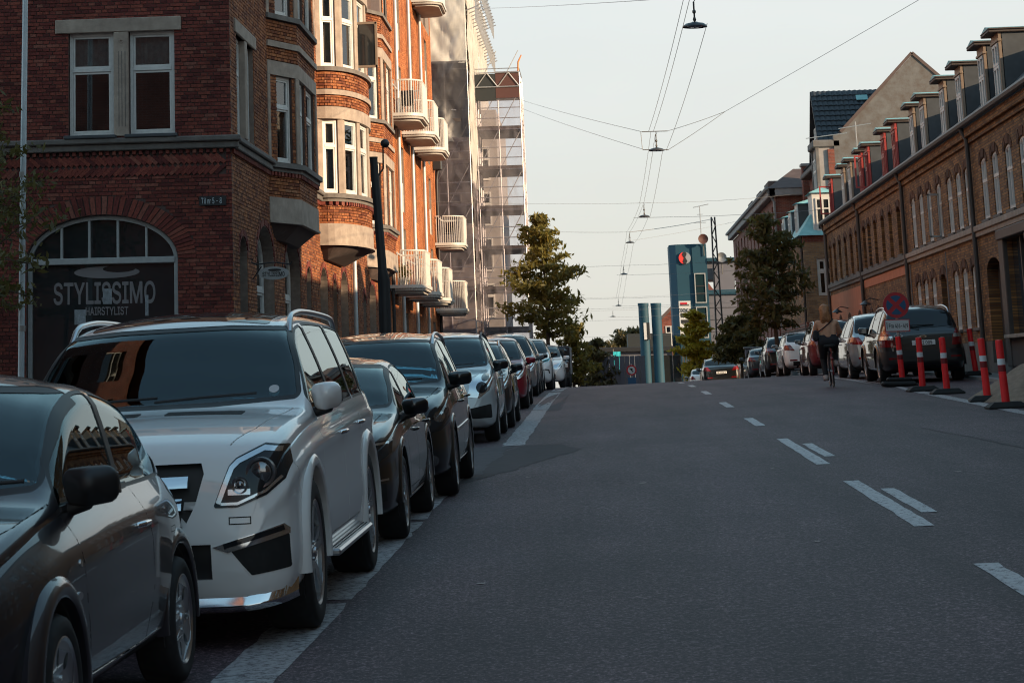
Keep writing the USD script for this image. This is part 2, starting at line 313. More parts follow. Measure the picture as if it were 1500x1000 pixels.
mat('car_pane', {'tr': ('transparent_bsdf', {'color': (0.66, 0.80, 0.82)}), 'gl': ('glossy_bsdf', {'color': (0.86, 0.98, 1.0), 'roughness': 0.008}), 'fr': ('fresnel', {'IOR': 1.5}),
                 'ad': ('math', {'math_type': 'multiply_add', 'value2': 1.0, 'value3': 0.02, 'use_clamp': True}), 'm': ('mix_closure', {})},
    [('fr.fac', 'ad.value1'), ('ad.value', 'm.fac'), ('tr.BSDF', 'm.closure1'), ('gl.BSDF', 'm.closure2')], surface='m.closure')
plain('cabin_trim', (0.035, 0.035, 0.038), 0.7); plain('seat_cloth', (0.075, 0.075, 0.08), 0.9, var=0.2, vscale=12)
plain('plate_white', (0.75, 0.75, 0.74), 0.4)
plain('ink', (0.012, 0.012, 0.014), 0.6)
plain('post_red', (0.78, 0.018, 0.022), 0.45, var=0.1, vscale=10)
plain('post_dark_red', (0.17, 0.006, 0.010), 0.45)
plain('reflector', (0.62, 0.64, 0.66), 0.35)
plain('sign_red', (0.42, 0.012, 0.025), 0.4)
plain('sign_blue', (0.006, 0.075, 0.17), 0.4)
plain('sign_white', (0.55, 0.55, 0.55), 0.4)
plain('logo_red', (0.85, 0.05, 0.04), 0.4)
plain('cyan_sheet', (0.04, 0.50, 0.58), 0.5, var=0.3, vscale=2)
plain('bark', (0.075, 0.055, 0.042), 0.9, var=0.4, vscale=10, bump=0.6, bscale=30)
plain('wire', (0.20, 0.20, 0.205), 0.6)
plain('lamp_enamel', (0.045, 0.042, 0.042), 0.35, var=0.2, vscale=8)
plain('skin', (0.42, 0.25, 0.18), 0.6)
plain('hair_auburn', (0.36, 0.15, 0.06), 0.55, var=0.35, vscale=25)
plain('jacket_tan', (0.60, 0.31, 0.19), 0.85, var=0.15, vscale=12, bump=0.3, bscale=25)
plain('cloth_black', (0.014, 0.013, 0.016), 0.85, var=0.3, vscale=12)
plain('shoe_pale', (0.45, 0.36, 0.33), 0.7)
plain('grey_vinyl', (0.16, 0.145, 0.15), 0.6)
plain('poster', (0.22, 0.24, 0.26), 0.5, var=0.5, vscale=14)
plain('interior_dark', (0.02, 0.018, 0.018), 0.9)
plain('curtain', (0.30, 0.30, 0.30), 0.9, var=0.3, vscale=9)
plain('flag_orange', (0.6, 0.2, 0.06), 0.7)
plain('banner_dark', (0.018, 0.022, 0.024), 0.7)
plain('banner_maroon', (0.075, 0.028, 0.024), 0.7)
def paint(name, col, metal=0.0, flake=0.0, rough=0.35, dust=0.08):
    nd = {'p': ('principled_bsdf', {'base_color': col, 'metallic': metal, 'roughness': rough, 'coat_weight': 1.0, 'coat_roughness': 0.02, 'specular_ior_level': 0.5}),
          'g': ('geometry', {}), 'n': ('noise_texture', {'scale': 5.0, 'detail': 4.0, 'roughness': 0.7}), 'm': ('map_range', {'from_min': 0.45, 'from_max': 0.8, 'to_min': 0.012, 'to_max': dust, 'clamp': True})}
    mat(name, nd, [('g.position', 'n.vector'), ('n.fac', 'm.value'), ('m.result', 'p.coat_roughness')])
paint('paint_white', (0.80, 0.80, 0.79)); paint('paint_silver', (0.40, 0.415, 0.42), 0.75)
paint('paint_grey', (0.016, 0.015, 0.019), 0.10); paint('paint_black', (0.004, 0.0045, 0.005), 0.0)
paint('paint_dark_green', (0.008, 0.013, 0.014), 0.2); paint('paint_red', (0.27, 0.010, 0.022), 0.2)
paint('paint_maroon', (0.16, 0.014, 0.016), 0.3); paint('paint_blue_white', (0.55, 0.60, 0.61), 0.1)
# window panes: mostly see-through, mirror at a slant
mat('pane', {'tr': ('transparent_bsdf', {'color': (0.82, 0.85, 0.85)}), 'gl': ('glossy_bsdf', {'color': (0.95, 0.97, 1.0), 'roughness': 0.015}), 'fr': ('fresnel', {'IOR': 1.55}),
             'ad': ('math', {'math_type': 'multiply_add', 'value2': 1.0, 'value3': 0.06, 'use_clamp': True}), 'm': ('mix_closure', {})},
    [('fr.fac', 'ad.value1'), ('ad.value', 'm.fac'), ('tr.BSDF', 'm.closure1'), ('gl.BSDF', 'm.closure2')], surface='m.closure')
plain('dark_pane', (0.018, 0.020, 0.022), 0.03, spec=0.9)
# foliage
def leaf(name, c1, c2, tr=(0.20, 0.17, 0.03)):
    mat(name, {'g': ('attribute', {'attribute': 'tone'}), 'r': ('rgb_ramp', {'ramp': [(0.0, c1), (1.0, c2)]}), 'p': ('principled_bsdf', {'roughness': 0.55, 'specular_ior_level': 0.4}), 't': ('translucent_bsdf', {'color': tr}), 'm': ('mix_closure', {'fac': 0.35})},
        [('g.fac', 'r.fac'), ('r.color', 'p.base_color'), ('p.BSDF', 'm.closure1'), ('t.BSDF', 'm.closure2')], surface='m.closure')
leaf('leaf_olive', (0.055, 0.055, 0.012), (0.16, 0.14, 0.032), (0.32, 0.24, 0.05)); leaf('leaf_yellow', (0.26, 0.20, 0.012), (0.52, 0.38, 0.03), (0.4, 0.3, 0.03))
leaf('leaf_dark', (0.040, 0.039, 0.013), (0.125, 0.108, 0.034), (0.16, 0.13, 0.035)); leaf('leaf_far', (0.06, 0.05, 0.022), (0.14, 0.11, 0.05), (0.2, 0.15, 0.05))
# scaffold sheeting: thin, translucent, hazy plastic
def sheet(name, alpha, col, tcol):
    mat(name, {'tr': ('transparent_bsdf', {'color': tcol}), 'd': ('diffuse_bsdf', {'color': col}), 't': ('translucent_bsdf', {'color': col}), 'gl': ('glossy_bsdf', {'color': (0.9, 0.9, 0.92), 'roughness': 0.45}),
               'g': ('geometry', {}), 'mp': ('mapping', {'scale': (1.2, 1.2, 0.5)}), 'n': ('noise_texture', {'scale': 1.3, 'detail': 5.0, 'distortion': 1.2}), 'r': ('map_range', {'from_min': 0.3, 'from_max': 0.7, 'to_min': alpha - 0.22, 'to_max': alpha + 0.22, 'clamp': True}),
               'm1': ('mix_closure', {'fac': 0.5}), 'm2': ('mix_closure', {'fac': 0.04}), 'm3': ('mix_closure', {})},
        [('d.BSDF', 'm1.closure1'), ('t.BSDF', 'm1.closure2'), ('m1.closure', 'm2.closure1'), ('gl.BSDF', 'm2.closure2'), ('g.position', 'mp.vector'), ('mp.vector', 'n.vector'), ('n.fac', 'r.value'), ('r.result', 'm3.fac'), ('tr.BSDF', 'm3.closure1'), ('m2.closure', 'm3.closure2')], surface='m3.closure')
sheet('sheet_clear', 0.24, (0.40, 0.365, 0.385), (0.86, 0.83, 0.86)); sheet('sheet_dusty', 0.52, (0.20, 0.172, 0.185), (0.80, 0.76, 0.80)); sheet('sheet_white', 0.86, (0.84, 0.80, 0.74), (0.9, 0.88, 0.85)); sheet('sheet_dark', 0.7, (0.12, 0.115, 0.125), (0.5, 0.48, 0.5))

# ---------------------------------------------------------------- ground: climbs 2 percent, tilts across 3.6 percent, crests at 80 m
SX, SY = 0.0357, 0.01945
def zg(x, y):
    x = np.asarray(x, float); y = np.asarray(y, float)
    t = np.clip(y - 50, 0, 78); k = 0.000367
    base = SX * np.clip(x, -14, 14) + SY * np.clip(y, -60, None) - k * t * t
    return base - np.clip(y - 128, 0, 292) * (SY + 0.035) - np.maximum(y - 420, 0) * SY
def at_ground(px, py, dz=0.0):
    r = ray(px, py); lo, hi = 1.0, 400.0; prev = None
    for t in np.linspace(4, 160, 3000):
        p = CAM + r * t
        if p[2] < float(zg(p[0], p[1])) + dz: return p
    return CAM + r * 80
def at_depth(px, py, y):
    r = ray(px, py); return CAM + r * (y / r[1])
def strip(x0, x1, ys, dz, thick=0.0, xf=None):
    """sheet along the street following the ground; x0, x1 may be functions of y"""
    ys = np.asarray(ys, float); f0 = x0 if callable(x0) else (lambda y: x0); f1 = x1 if callable(x1) else (lambda y: x1)
    n = len(ys); a = np.array([[f0(y), y] for y in ys], float); b = np.array([[f1(y), y] for y in ys], float)
    A = np.c_[a, zg(a[:, 0], a[:, 1]) + dz]; B = np.c_[b, zg(b[:, 0], b[:, 1]) + dz]
    if thick <= 0:
        v = np.r_[A, B]; i = np.arange(n - 1)
        f = np.r_[np.c_[i, i + n, i + n + 1], np.c_[i, i + n + 1, i + 1]]
        return v, f
    A2, B2 = A - [0, 0, thick], B - [0, 0, thick]; v = np.r_[A, B, A2, B2]; f = []
    for i in range(n - 1):
        j = i + 1
        for (p, q) in ((0, n), (n, 3 * n), (3 * n, 2 * n), (2 * n, 0)):
            f += [[p + i, q + i, q + j], [p + i, q + j, p + j]]
    e = n - 1
    f += [[0, 2 * n, 3 * n], [0, 3 * n, n], [e, n + e, 3 * n + e], [e, 3 * n + e, 2 * n + e]]
    return v, np.array(f)
# ---------------------------------------------------------------- cars: one lofted shell each, its glass, lamps and seams cut from that shell
def man(v, f): return m3.Manifold(m3.Mesh(vert_properties=np.asarray(v, np.float32), tri_verts=np.asarray(f, np.uint32)))
def csec(poly):
    ps = []
    for g in (poly.geoms if hasattr(poly, 'geoms') else [poly]):
        if g.is_empty or g.geom_type != 'Polygon': continue
        g = shapely.geometry.polygon.orient(g); ps.append(np.asarray(g.exterior.coords)[:-1]); ps += [np.asarray(i.coords)[:-1] for i in g.interiors]
    return m3.CrossSection(ps, m3.FillRule.EvenOdd)
def prism_side(poly, x0, x1):
    return csec(poly).extrude(x1 - x0).transform(np.array([[0, 0, 1, x0], [1, 0, 0, 0], [0, 1, 0, 0]], float))
def prism_front(poly, y0, y1):
    return csec(poly).extrude(y1 - y0).transform(np.array([[1, 0, 0, 0], [0, 0, -1, y1], [0, 1, 0, 0]], float))
def prism_top(poly, z0, z1): return csec(poly).extrude(z1 - z0).translate([0, 0, z0])
def cyl_x(y, z, r, x0, x1, n=56):
    return m3.Manifold.cylinder(x1 - x0, r, r, n).transform(np.array([[0, 0, 1, x0], [1, 0, 0, y], [0, 1, 0, z]], float))
def blob(pts, r):
    """rounded body: hull of small spheres"""
    s = m3.Manifold.sphere(1.0, 16)
    return m3.Manifold.batch_hull([s.scale([q] * 3).translate(list(map(float, p))) for p, q in zip(pts, np.broadcast_to(r, len(pts)))])
P = PchipInterpolator
class Shell:
    def __init__(s, S):
        s.S = S; L, w = S['L'], S['W'] / 2
        n = S.get('n', 110)
        t = np.linspace(0, 1, n); ys = L * (t - 0.75 * np.sin(2 * np.pi * t) / (2 * np.pi))
        tp = np.array(S['top']); s.ztop = P(tp[:, 0], tp[:, 1])
        b = np.array(S['belt']); s.belt = P(b[:, 0], b[:, 1])
        zb = np.array(S.get('zb', [(0, .44), (.05, .33), (.18, .24), (.5, .21), (L - .6, .22), (L - .15, .30), (L - .03, .38), (L, .46)])); s.zb = P(zb[:, 0], zb[:, 1])
        pw = np.array(S.get('plan', [(0, .66), (.04, .77), (.12, .86), (.3, .945), (.65, .988), (L * .45, 1), (L - .8, .988), (L - .35, .955), (L - .12, .89), (L - .03, .81), (L, .73)])); s.pw = P(pw[:, 0], pw[:, 1] * w)
        sd = np.array(S.get('side', [(0, .945), (.15, .975), (.42, 1.0), (.66, .992), (.80, .988), (.86, .990), (.92, .972), (1, .950)])); s.sd = P(sd[:, 0], sd[:, 1])
        s.tum = S.get('tum', .30); s.rm = S.get('r', .10)
        s.ys = ys; s.half = np.array([s.section(y) for y in ys])
        m = s.half.shape[1]; full = np.concatenate([s.half, s.half[:, -2:0:-1] * [-1, 1]], 1); k = full.shape[1]
        V = np.concatenate([np.concatenate([full[:, :, :1], np.repeat(ys[:, None, None], k, 1), full[:, :, 1:]], 2).reshape(-1, 3)]); F = []
        i = np.arange(n - 1)[:, None] * k; j = np.arange(k)[None]; q = (j + 1) % k
        a, bb, c, d = (i + j), (i + q), (i + k + q), (i + k + j)
        F = [np.stack([a, c, bb], -1).reshape(-1, 3), np.stack([a, d, c], -1).reshape(-1, 3)]
        for e, fl in ((0, False), ((n - 1) * k, True)):
            cap = []
            for z in range(m - 1):
                A, B = z, z + 1; a2 = (k - z) % k; b2 = (k - z - 1) % k
                if A != a2: cap.append([A, B, a2])
                if B != b2: cap.append([B, b2, a2])
            cap = np.array(cap) + e; F.append(cap[:, ::-1] if fl else cap)
        F = np.concatenate(F)
        tm = trimesh.Trimesh(V, F, process=False)
        if tm.volume < 0: F = F[:, ::-1]; tm = trimesh.Trimesh(V, F, process=False)
        s.m0 = man(V, F)
        if s.m0.status() != m3.Error.NoError: print('shell', S.get('name'), s.m0.status())
        nn = np.zeros_like(V); fn = np.cross(V[F[:, 1]] - V[F[:, 0]], V[F[:, 2]] - V[F[:, 0]])
        keep = np.ones(len(F), bool)
        for c in range(3): np.add.at(nn, F[:, c], fn)
        s.N = nn / np.maximum(np.linalg.norm(nn, axis=1, keepdims=True), 1e-12); s.V = V; s.tree = cKDTree(V)
    def section(s, y):
        zt, w, zb = float(s.ztop(y)), float(s.pw(y)), float(s.zb(y)); B = min(float(s.belt(y)), zt - .035)
        B = max(B, zb + .6 * (zt - zb)) if zt - zb < .3 else B
        pts = [(0, zb), (.45 * w, zb), (.84 * w, zb)]
        h = B - zb
        for u in (0.06, .13, .22, .32, .42, .52, .61, .69, .75, .80, .84, .875, .91, .945, 1.0):
            k = float(s.sd(u)); k = k - (.05 * (1 - u / .13) if u < .13 else 0); pts.append((w * k, zb + u * h))
        dz = zt - B; c = min(s.S.get('crown', .045), .30 * dz); r = min(s.rm, .62 * (dz - c)); zc = zt - c - r
        x0 = w * float(s.sd(1.0))
        xe = lambda z: x0 - .012 * min(1, dz / .2) - s.tum * (z - B) - .22 * (z - B) ** 2
        for u in np.linspace(.12, 1, 8): z = B + u * (zc - B); pts.append((xe(z), z))
        xc = xe(zc); rk = r * 1.25
        for a in np.linspace(0, np.pi / 2, 8)[1:]: pts.append((xc - rk * (1 - math.cos(a)) - s.tum * r * math.sin(a), zc + r * math.sin(a)))
        x1, z1 = pts[-1]
        for u in np.linspace(0, 1, 9)[1:]: pts.append((x1 * (1 - u), z1 + c * (1 - (1 - u) ** 2)))
        return np.array(pts)
    def xs(s, y, z):
        sec = s.section(float(np.clip(y, .001, s.S['L'] - .001))); a = sec[2:26]
        return float(np.interp(z, a[:, 1], a[:, 0]))
    def front(s, x, z):
        """how far back from the nose the skin lies at (x, z)"""
        for y in np.linspace(.002, 1.4, 350):
            if float(s.zb(y)) < z < float(s.ztop(y)):
                a = s.section(y)[2:]
                if np.interp(z, a[:, 1], a[:, 0]) >= abs(x): return y
        return 1.4
    def shade(s, mf, shift=(0, 0, 0), extra=()):
        """arrays with smooth normals carried over from the uncut shell"""
        v, f = marr(mf) if hasattr(mf, 'to_mesh') else mf
        if len(f) == 0: return None
        T = v[f].reshape(-1, 3); fn = np.cross(T[1::3] - T[0::3], T[2::3] - T[0::3]); fn /= np.maximum(np.linalg.norm(fn, axis=1, keepdims=True), 1e-12)
        d, i = s.tree.query(T - np.asarray(shift), k=4); wgt = 1 / (d + 1e-4) ** 2
        nn = (s.N[i] * wgt[..., None]).sum(1); nn /= np.maximum(np.linalg.norm(nn, axis=1, keepdims=True), 1e-12)
        fr = np.repeat(fn, 3, 0); ok = (nn * fr).sum(1) > .82
        nn = np.where(ok[:, None], nn, fr)
        o = [(T, np.arange(len(T)).reshape(-1, 3), nn)]
        for e in extra:
            ev, ef, en = meshkit.arrays(e, 35); o.append((ev, ef, en))
        V = np.concatenate([a[0] for a in o]); N = np.concatenate([a[2] for a in o]); k = 0; Fs = []
        for a in o: Fs.append(a[1] + k); k += len(a[0])
        return V, np.concatenate(Fs), N

def wheel_meshes(r, wd, style, rr=None):
    rr = rr or r * .70
    ty = lathe([(rr - .015, -wd / 2 + .015), (r - .035, -wd / 2), (r - .012, -wd / 2 + .012), (r, -wd / 2 + .04), (r, wd / 2 - .04), (r - .012, wd / 2 - .012), (r - .035, wd / 2), (rr + .03, wd / 2 + .003), (rr + .006, wd / 2 - .004), (rr - .015, wd / 2 - .015)], 40, 'x', close=True)
    th = lambda a: np.array([math.cos(a), math.sin(a)])
    disc = Point(0, 0).buffer(rr, 32); ring = disc.difference(Point(0, 0).buffer(rr - .03, 32)); hub = Point(0, 0).buffer(rr * .22, 16)
    sp = []
    if style == 'cover':
        sp = [disc.buffer(-.005)]
        holes = [affinity.rotate(affinity.translate(affinity.scale(Point(0, 0).buffer(1), rr * .17, rr * .10), rr * .66, 0), k * 360 / 7, origin=(0, 0)) for k in range(7)]
        shape = unary_union([disc]).difference(unary_union(holes))
    else:
        k, offs, w0, w1 = {'five_twin': (5, (-.16, .16), .045, .030), 'five': (5, (0,), .085, .06), 'seven': (7, (0,), .05, .045), 'ten': (10, (0,), .035, .03), 'multi': (5, (-.13, .13), .05, .04)}[style]
        for i in range(k):
            for o in offs:
                a0 = 2 * math.pi * i / k + .3; a1 = a0 + o; p, q = th(a0 + o * .5) * rr * .16, th(a1) * (rr - .012); d = unit(q - p); nrm = np.array([-d[1], d[0]])
                sp.append(Polygon([p + nrm * w0 / 2, q + nrm * w1 / 2, q - nrm * w1 / 2, p - nrm * w0 / 2]))
        shape = unary_union([ring, hub] + sp)
    m = extr(shape, .022); v = m[0]
    dish = -.018 * (1 - np.clip(np.hypot(v[:, 0], v[:, 1]) / rr, 0, 1) ** 2)
    rim = (np.stack([wd / 2 - .034 + v[:, 2] + dish, v[:, 0], v[:, 1]], 1), m[1])
    lip = lathe([(rr - .02, wd / 2 - .05), (rr - .014, wd / 2 - .012), (rr - .002, wd / 2 - .004), (rr + .008, wd / 2 - .008), (rr + .008, wd / 2 - .05)], 40, 'x')
    nut = [mv(lathe([(0, .014), (.009, .012), (.010, 0)], 8, 'x'), (wd / 2 - .03, .055 * math.cos(a), .055 * math.sin(a))) for a in np.arange(5) * 2 * math.pi / 5]
    cap = mv(lathe([(0, .02), (.025, .018), (.032, .0)], 16, 'x'), (wd / 2 - .03, 0, 0))
    back = join([lathe([(0, wd / 2 - .11), (rr - .01, wd / 2 - .11)], 28, 'x'), lathe([(rr - .012, -wd / 2 + .02), (rr - .012, wd / 2 - .02)], 28, 'x')])
    brake = lathe([(.05, wd / 2 - .082), (rr * .74, wd / 2 - .082), (rr * .74, wd / 2 - .10)], 28, 'x')
    return ty, join([rim, lip, cap] + nut), back, brake

def sym(poly): return unary_union([poly, affinity.scale(poly, -1, 1, origin=(0, 0))])
def build_car(S, label, mat4, group=None, cat='car'):
    L, w = S['L'], S['W'] / 2; sh = Shell(S); m0 = body = sh.m0; hero = S.get('hero', False)
    root = thing(S['name'], label, cat, mat4=mat4, group=group); pm = S['paint']
    R = S['tr'] + S.get('gap', .055); zax = S['tr']
    # wheel arches
    for y in S['axles']:
        for a, b in ((w - .34, w + .2), (-w - .2, -w + .34)): body = body - cyl_x(y, zax + .012, R, a, b)
    # seams
    skin = m0.trim_by_plane([1, 0, 0], 0.05) - m0.translate([-.013, 0, 0])
    sw = S.get('seam', .009)
    lines = [LineString(l).buffer(sw / 2, cap_style=2) for l in S.get('seams', [])]
    if lines:
        g = prism_side(unary_union(lines), .1, 1.4) ^ skin; body = body - g - g.mirror([1, 0, 0])
    tl = [LineString(l).buffer(sw / 2, cap_style=2) for l in S.get('hood_seams', [])]
    if tl:
        tskin = m0 - m0.translate([0, .004, -.013]); g = prism_top(sym(unary_union(tl)), .5, 1.6) ^ tskin; body = body - g
    # side glass
    cabin = S.get('cabin', False); wcut = []
    dlo = auto_dlo(sh, S); gl = 'car_pane' if cabin else S.get('glass', 'car_glass'); parts = []
    thin = lambda c, t: (c - m0.translate(list(t))) if cabin else c
    wn = dlo if isinstance(dlo, list) else list(dlo.geoms)
    outl = unary_union(wn); seal = outl.buffer(.05, join_style=1).buffer(-.05 + .016, join_style=1)
    sp = prism_side(seal, .15 if not cabin else .35, 1.4); body = body - sp - sp.mirror([1, 0, 0]); wcut += [sp, sp.mirror([1, 0, 0])]
    sealp = seal.difference(unary_union([p.buffer(.001) for p in wn]))
    for sx in (1, -1):
        mir = (lambda m: m) if sx > 0 else (lambda m: m.mirror([1, 0, 0]))
        c = thin(m0.translate([-.002, 0, 0]) ^ prism_side(sealp, .3, 1.4), (-.03, 0, 0)); parts.append(('window_seal', mir(c), 'black_plastic', (0, 0, 0), None))
        for p in wn: c = thin(m0.translate([-.007, 0, 0]) ^ prism_side(p, .3, 1.4), (-.013, 0, 0)); parts.append(('side_window', mir(c), gl, (-.007 * sx, 0, 0), None))
    # windscreen and rear glass, seen end-on
    cy, cz = S['cowl']; ty_, tz_ = S['wtop']
    def trap(zlo, zhi, y_lo, y_hi, inset):
        a = sh.xs(y_lo, zlo) - inset; b = sh.xs(y_hi, zhi - .03) - inset; zm = (zlo + zhi) / 2; c = (a + b) / 2 + .018
        return Polygon([(-a, zlo), (-.4 * a, zlo - .022), (.4 * a, zlo - .022), (a, zlo), (c, zm), (b, zhi), (.5 * b, zhi + .022), (-.5 * b, zhi + .022), (-b, zhi), (-c, zm)]).buffer(-.03, join_style=1).buffer(.03, join_style=1)
    ws = trap(cz + .035, tz_ - .035, cy + .06, ty_ - .05, S.get('pillar', .075))
    cut = prism_front(ws.buffer(.014, join_style=1), cy - .12, ty_ + .25); body = body - cut; wcut.append(cut)
    parts.append(('windscreen', thin(m0.translate([0, .007, -.004]) ^ prism_front(ws, cy - .12, ty_ + .25), (0, .012, -.008)), gl, (0, .007, -.004), None))
    parts.append(('windscreen_seal', thin(m0.translate([0, .003, -.002]) ^ prism_front(ws.buffer(.014, join_style=1).difference(ws.buffer(-.012)), cy - .12, ty_ + .25), (0, .03, -.02)), 'black_plastic', (0, 0, 0), None))
    if 'rglass' in S:
        z0, z1, y0, y1, ins = S['rglass']; rg = trap(z0, z1, y0, y1, ins)
        rcut = prism_front(rg.buffer(.01), min(y0, y1) - .3, L + .1); body = body - rcut; wcut.append(rcut)
        parts.append(('rear_window', thin(m0.translate([0, -.006, -.003]) ^ prism_front(rg, min(y0, y1) - .3, L + .1), (0, -.012, -.008)), gl, (0, -.006, -.003), None))
    # fittings on the nose and tail: (name, polygon x z, material, depth: + proud, - recessed, end)
    for (nm, poly, mt, dep, end) in S.get('fit', []):
        q = poly if abs(poly.centroid.x) < .02 else None
        for pg in ([poly] if q is not None else [poly, affinity.scale(poly, -1, 1, origin=(0, 0))]):
            lim = (-.3, S.get('fit_depth', .62)) if end == 'f' else (L - S.get('fit_depth_r', .55), L + .3); sg = -1 if end == 'f' else 1
            pr = prism_front(pg, *lim)
            if dep < 0:
                body = body - ((m0 ^ pr) - m0.translate([0, sg * dep, 0])); sft = (0, sg * (dep + .006), 0)
            else: sft = (0, sg * dep, 0)
            parts.append((nm, (m0.translate(sft) ^ pr) - (m0.translate([0, -sg * .06 + sft[1], 0])), mt, sft, None))
    for (nm, poly, mt) in S.get('screen_fit', []): parts.append((nm, (m0.translate([0, .005, -.003]) ^ prism_front(poly, cy - .12, ty_ + .25)) - m0.translate([0, .0095, -.006]), mt, (0, .005, -.003), None))
    for (nm, poly, mt, dep) in S.get('side_fit', []):
        for sx in (1, -1):
            c = (m0.translate([dep, 0, 0]) ^ prism_side(poly, .3, 1.4)); parts.append((nm, c if sx > 0 else c.mirror([1, 0, 0]), mt, (dep * sx, 0, 0), None))
    for (nm, poly, mt, dep) in S.get('top_fit', []):
        pr = prism_top(poly, .4, 2.2)
        if dep < 0: body = body - ((m0 ^ pr) - m0.translate([0, 0, dep])); sft = (0, 0, dep + .006)
        else: sft = (0, 0, dep)
        parts.append((nm, (m0.translate(sft) ^ pr) - m0.translate([0, 0, sft[2] - .05]), mt, sft, None))
    if cabin:
        cav = m0.translate([.055, 0, 0]) ^ m0.translate([-.055, 0, 0]) ^ m0.translate([0, 0, -.05]) ^ m0.translate([0, .07, 0]) ^ m0.translate([0, -.07, 0])
        bz = float(sh.belt(cy + 1.0)); cav = cav ^ m3.Manifold.cube([2.4, L - cy - .45, 2.0]).translate([-1.2, cy + .10, bz - .55])
        body = body - cav; ins = cav.translate([.012, 0, 0]) ^ cav.translate([-.012, 0, 0]) ^ cav.translate([0, .012, 0]) ^ cav.translate([0, -.012, 0]) ^ cav.translate([0, 0, -.012]) ^ cav.translate([0, 0, .012])
        obj(root, 'cabin_lining', marr(cav - ins - m3.Manifold.batch_boolean(wcut, m3.OpType.Add)), 'cabin_trim')
        xd = sh.xs(cy + .3, bz - .1) - .10; obj(root, 'dashboard', marr(blob([(-xd, cy + .16, bz - .14), (xd, cy + .16, bz - .14), (-xd, cy + .62, bz - .12), (xd, cy + .62, bz - .12), (-xd, cy + .60, bz - .36), (xd, cy + .60, bz - .36)], .06)), 'cabin_trim', smooth=50)
        for sx in (1, -1):
            x = sx * .37; yb = cy + 1.40; st = obj(root, 'seat', marr(blob([(x - .17, yb - .48, bz - .46), (x + .17, yb - .48, bz - .46), (x - .17, yb, bz - .48), (x + .17, yb, bz - .48)], .07) + blob([(x - .17, yb + .02, bz - .42), (x + .17, yb + .02, bz - .42), (x - .15, yb + .17, bz + .10), (x + .15, yb + .17, bz + .10)], .06)), 'seat_cloth', smooth=50)
            obj(st, 'headrest', marr(blob([(x - .08, yb + .19, bz + .22), (x + .08, yb + .19, bz + .22), (x - .07, yb + .20, bz + .32), (x + .07, yb + .20, bz + .32)], .045)), 'seat_cloth', smooth=50)
        yb = min(cy + 2.35, L - .9); obj(root, 'rear_bench', marr(blob([(-.55, yb, bz - .42), (.55, yb, bz - .42), (-.52, yb + .16, bz + .06), (.52, yb + .16, bz + .06)], .07)), 'seat_cloth', smooth=50)
        sw_ = mv(mv(lathe([(.185 + .014 * math.cos(a), .014 * math.sin(a)) for a in np.linspace(0, 2 * np.pi, 9)[:-1]], 32, 'y', close=True), R=rx(-.45)), (.37, cy + .82, bz + .02)); obj(root, 'steering_wheel', join([sw_, mv(mv(cbox(-.17, .17, -.01, .02, -.03, .03, .008), R=rx(-.45)), (.37, cy + .82, bz + .02)), mv(lathe([(.001, -.02), (.06, -.015), (.06, .03), (.001, .03)], 16, 'y'), (.37, cy + .82, bz + .02))]), 'black_plastic', smooth=50)
        obj(root, 'rear_view_mirror', marr(blob([(-.11, ty_ + .02, tz_ - .16), (.11, ty_ + .02, tz_ - .16), (-.10, ty_ + .02, tz_ - .12), (.10, ty_ + .02, tz_ - .12), (0, ty_ + .0, tz_ - .07)], [.018, .018, .018, .018, .02])), 'black_plastic', smooth=50)
    extra = []
    if S.get('flare'):
        fl = S['flare']; prof = m3.CrossSection([np.array([(R - .004, -.10), (R + .03, -.10), (R + .085, -.030), (R + .070, fl * .35 - .008), (R + .048, fl * .8), (R + .028, fl), (R + .006, fl * .9), (R - .004, fl * .5)])])
        ringm = prof.revolve(72).transform(np.array([[0, 0, 1, 0], [1, 0, 0, 0], [0, 1, 0, 0]], float))
        for y in S['axles']:
            xw = sh.xs(y, zax + R * .6); rg = ringm.translate([xw, y, zax + .012]).trim_by_plane([0, 0, 1], S.get('sill', .30))
            extra += [marr(rg), marr(rg.mirror([1, 0, 0]))]
    bp = obj(root, 'body', sh.shade(body, extra=extra), pm)
    for y in S['axles']:
        for sx in (1, -1):
            wl = (cyl_x(y, zax + .012, R - .003, w - .345, w - .05) - cyl_x(y, zax + .012, R - .02, w - .325, w)).trim_by_plane([0, 0, 1], .20)
            obj(root, 'wheel_well', marr(wl if sx > 0 else wl.mirror([1, 0, 0])), 'rubber')
    for nm, mf, mt, sft, lab in parts:
        a = sh.shade(mf, sft)
        if a is not None: obj(root, nm, a, mt)
    # wheels
    tyr, rim, back, brake = wheel_meshes(S['tr'], S.get('tw', .22), S['wheel'], S.get('rr'))
    for y in S['axles']:
        for sx in (1, -1):
            t = (sx * (w - S.get('tw', .22) / 2 - S.get('tuck', .012)), y, zax); f = (lambda m: mv(m, t)) if sx > 0 else (lambda m: mv(mirror_x(m), t))
            wp = obj(root, 'wheel', f(tyr), 'tyre_rubber', smooth=40); obj(wp, 'rim', f(rim), S.get('rimmat', 'alloy'), smooth=35)
            obj(wp, 'wheel_back', f(back), 'rubber', smooth=True); obj(wp, 'brake_disc', f(brake), 'steel_disc', smooth=35)
    # door mirrors
    my, mz, mw, mh = S.get('mirror', (cy + .42, float(sh.belt(cy + .4)) + .06, .22, .15)); mm = S.get('mirrormat', pm)
    x0 = sh.xs(my, mz - .06) - .01
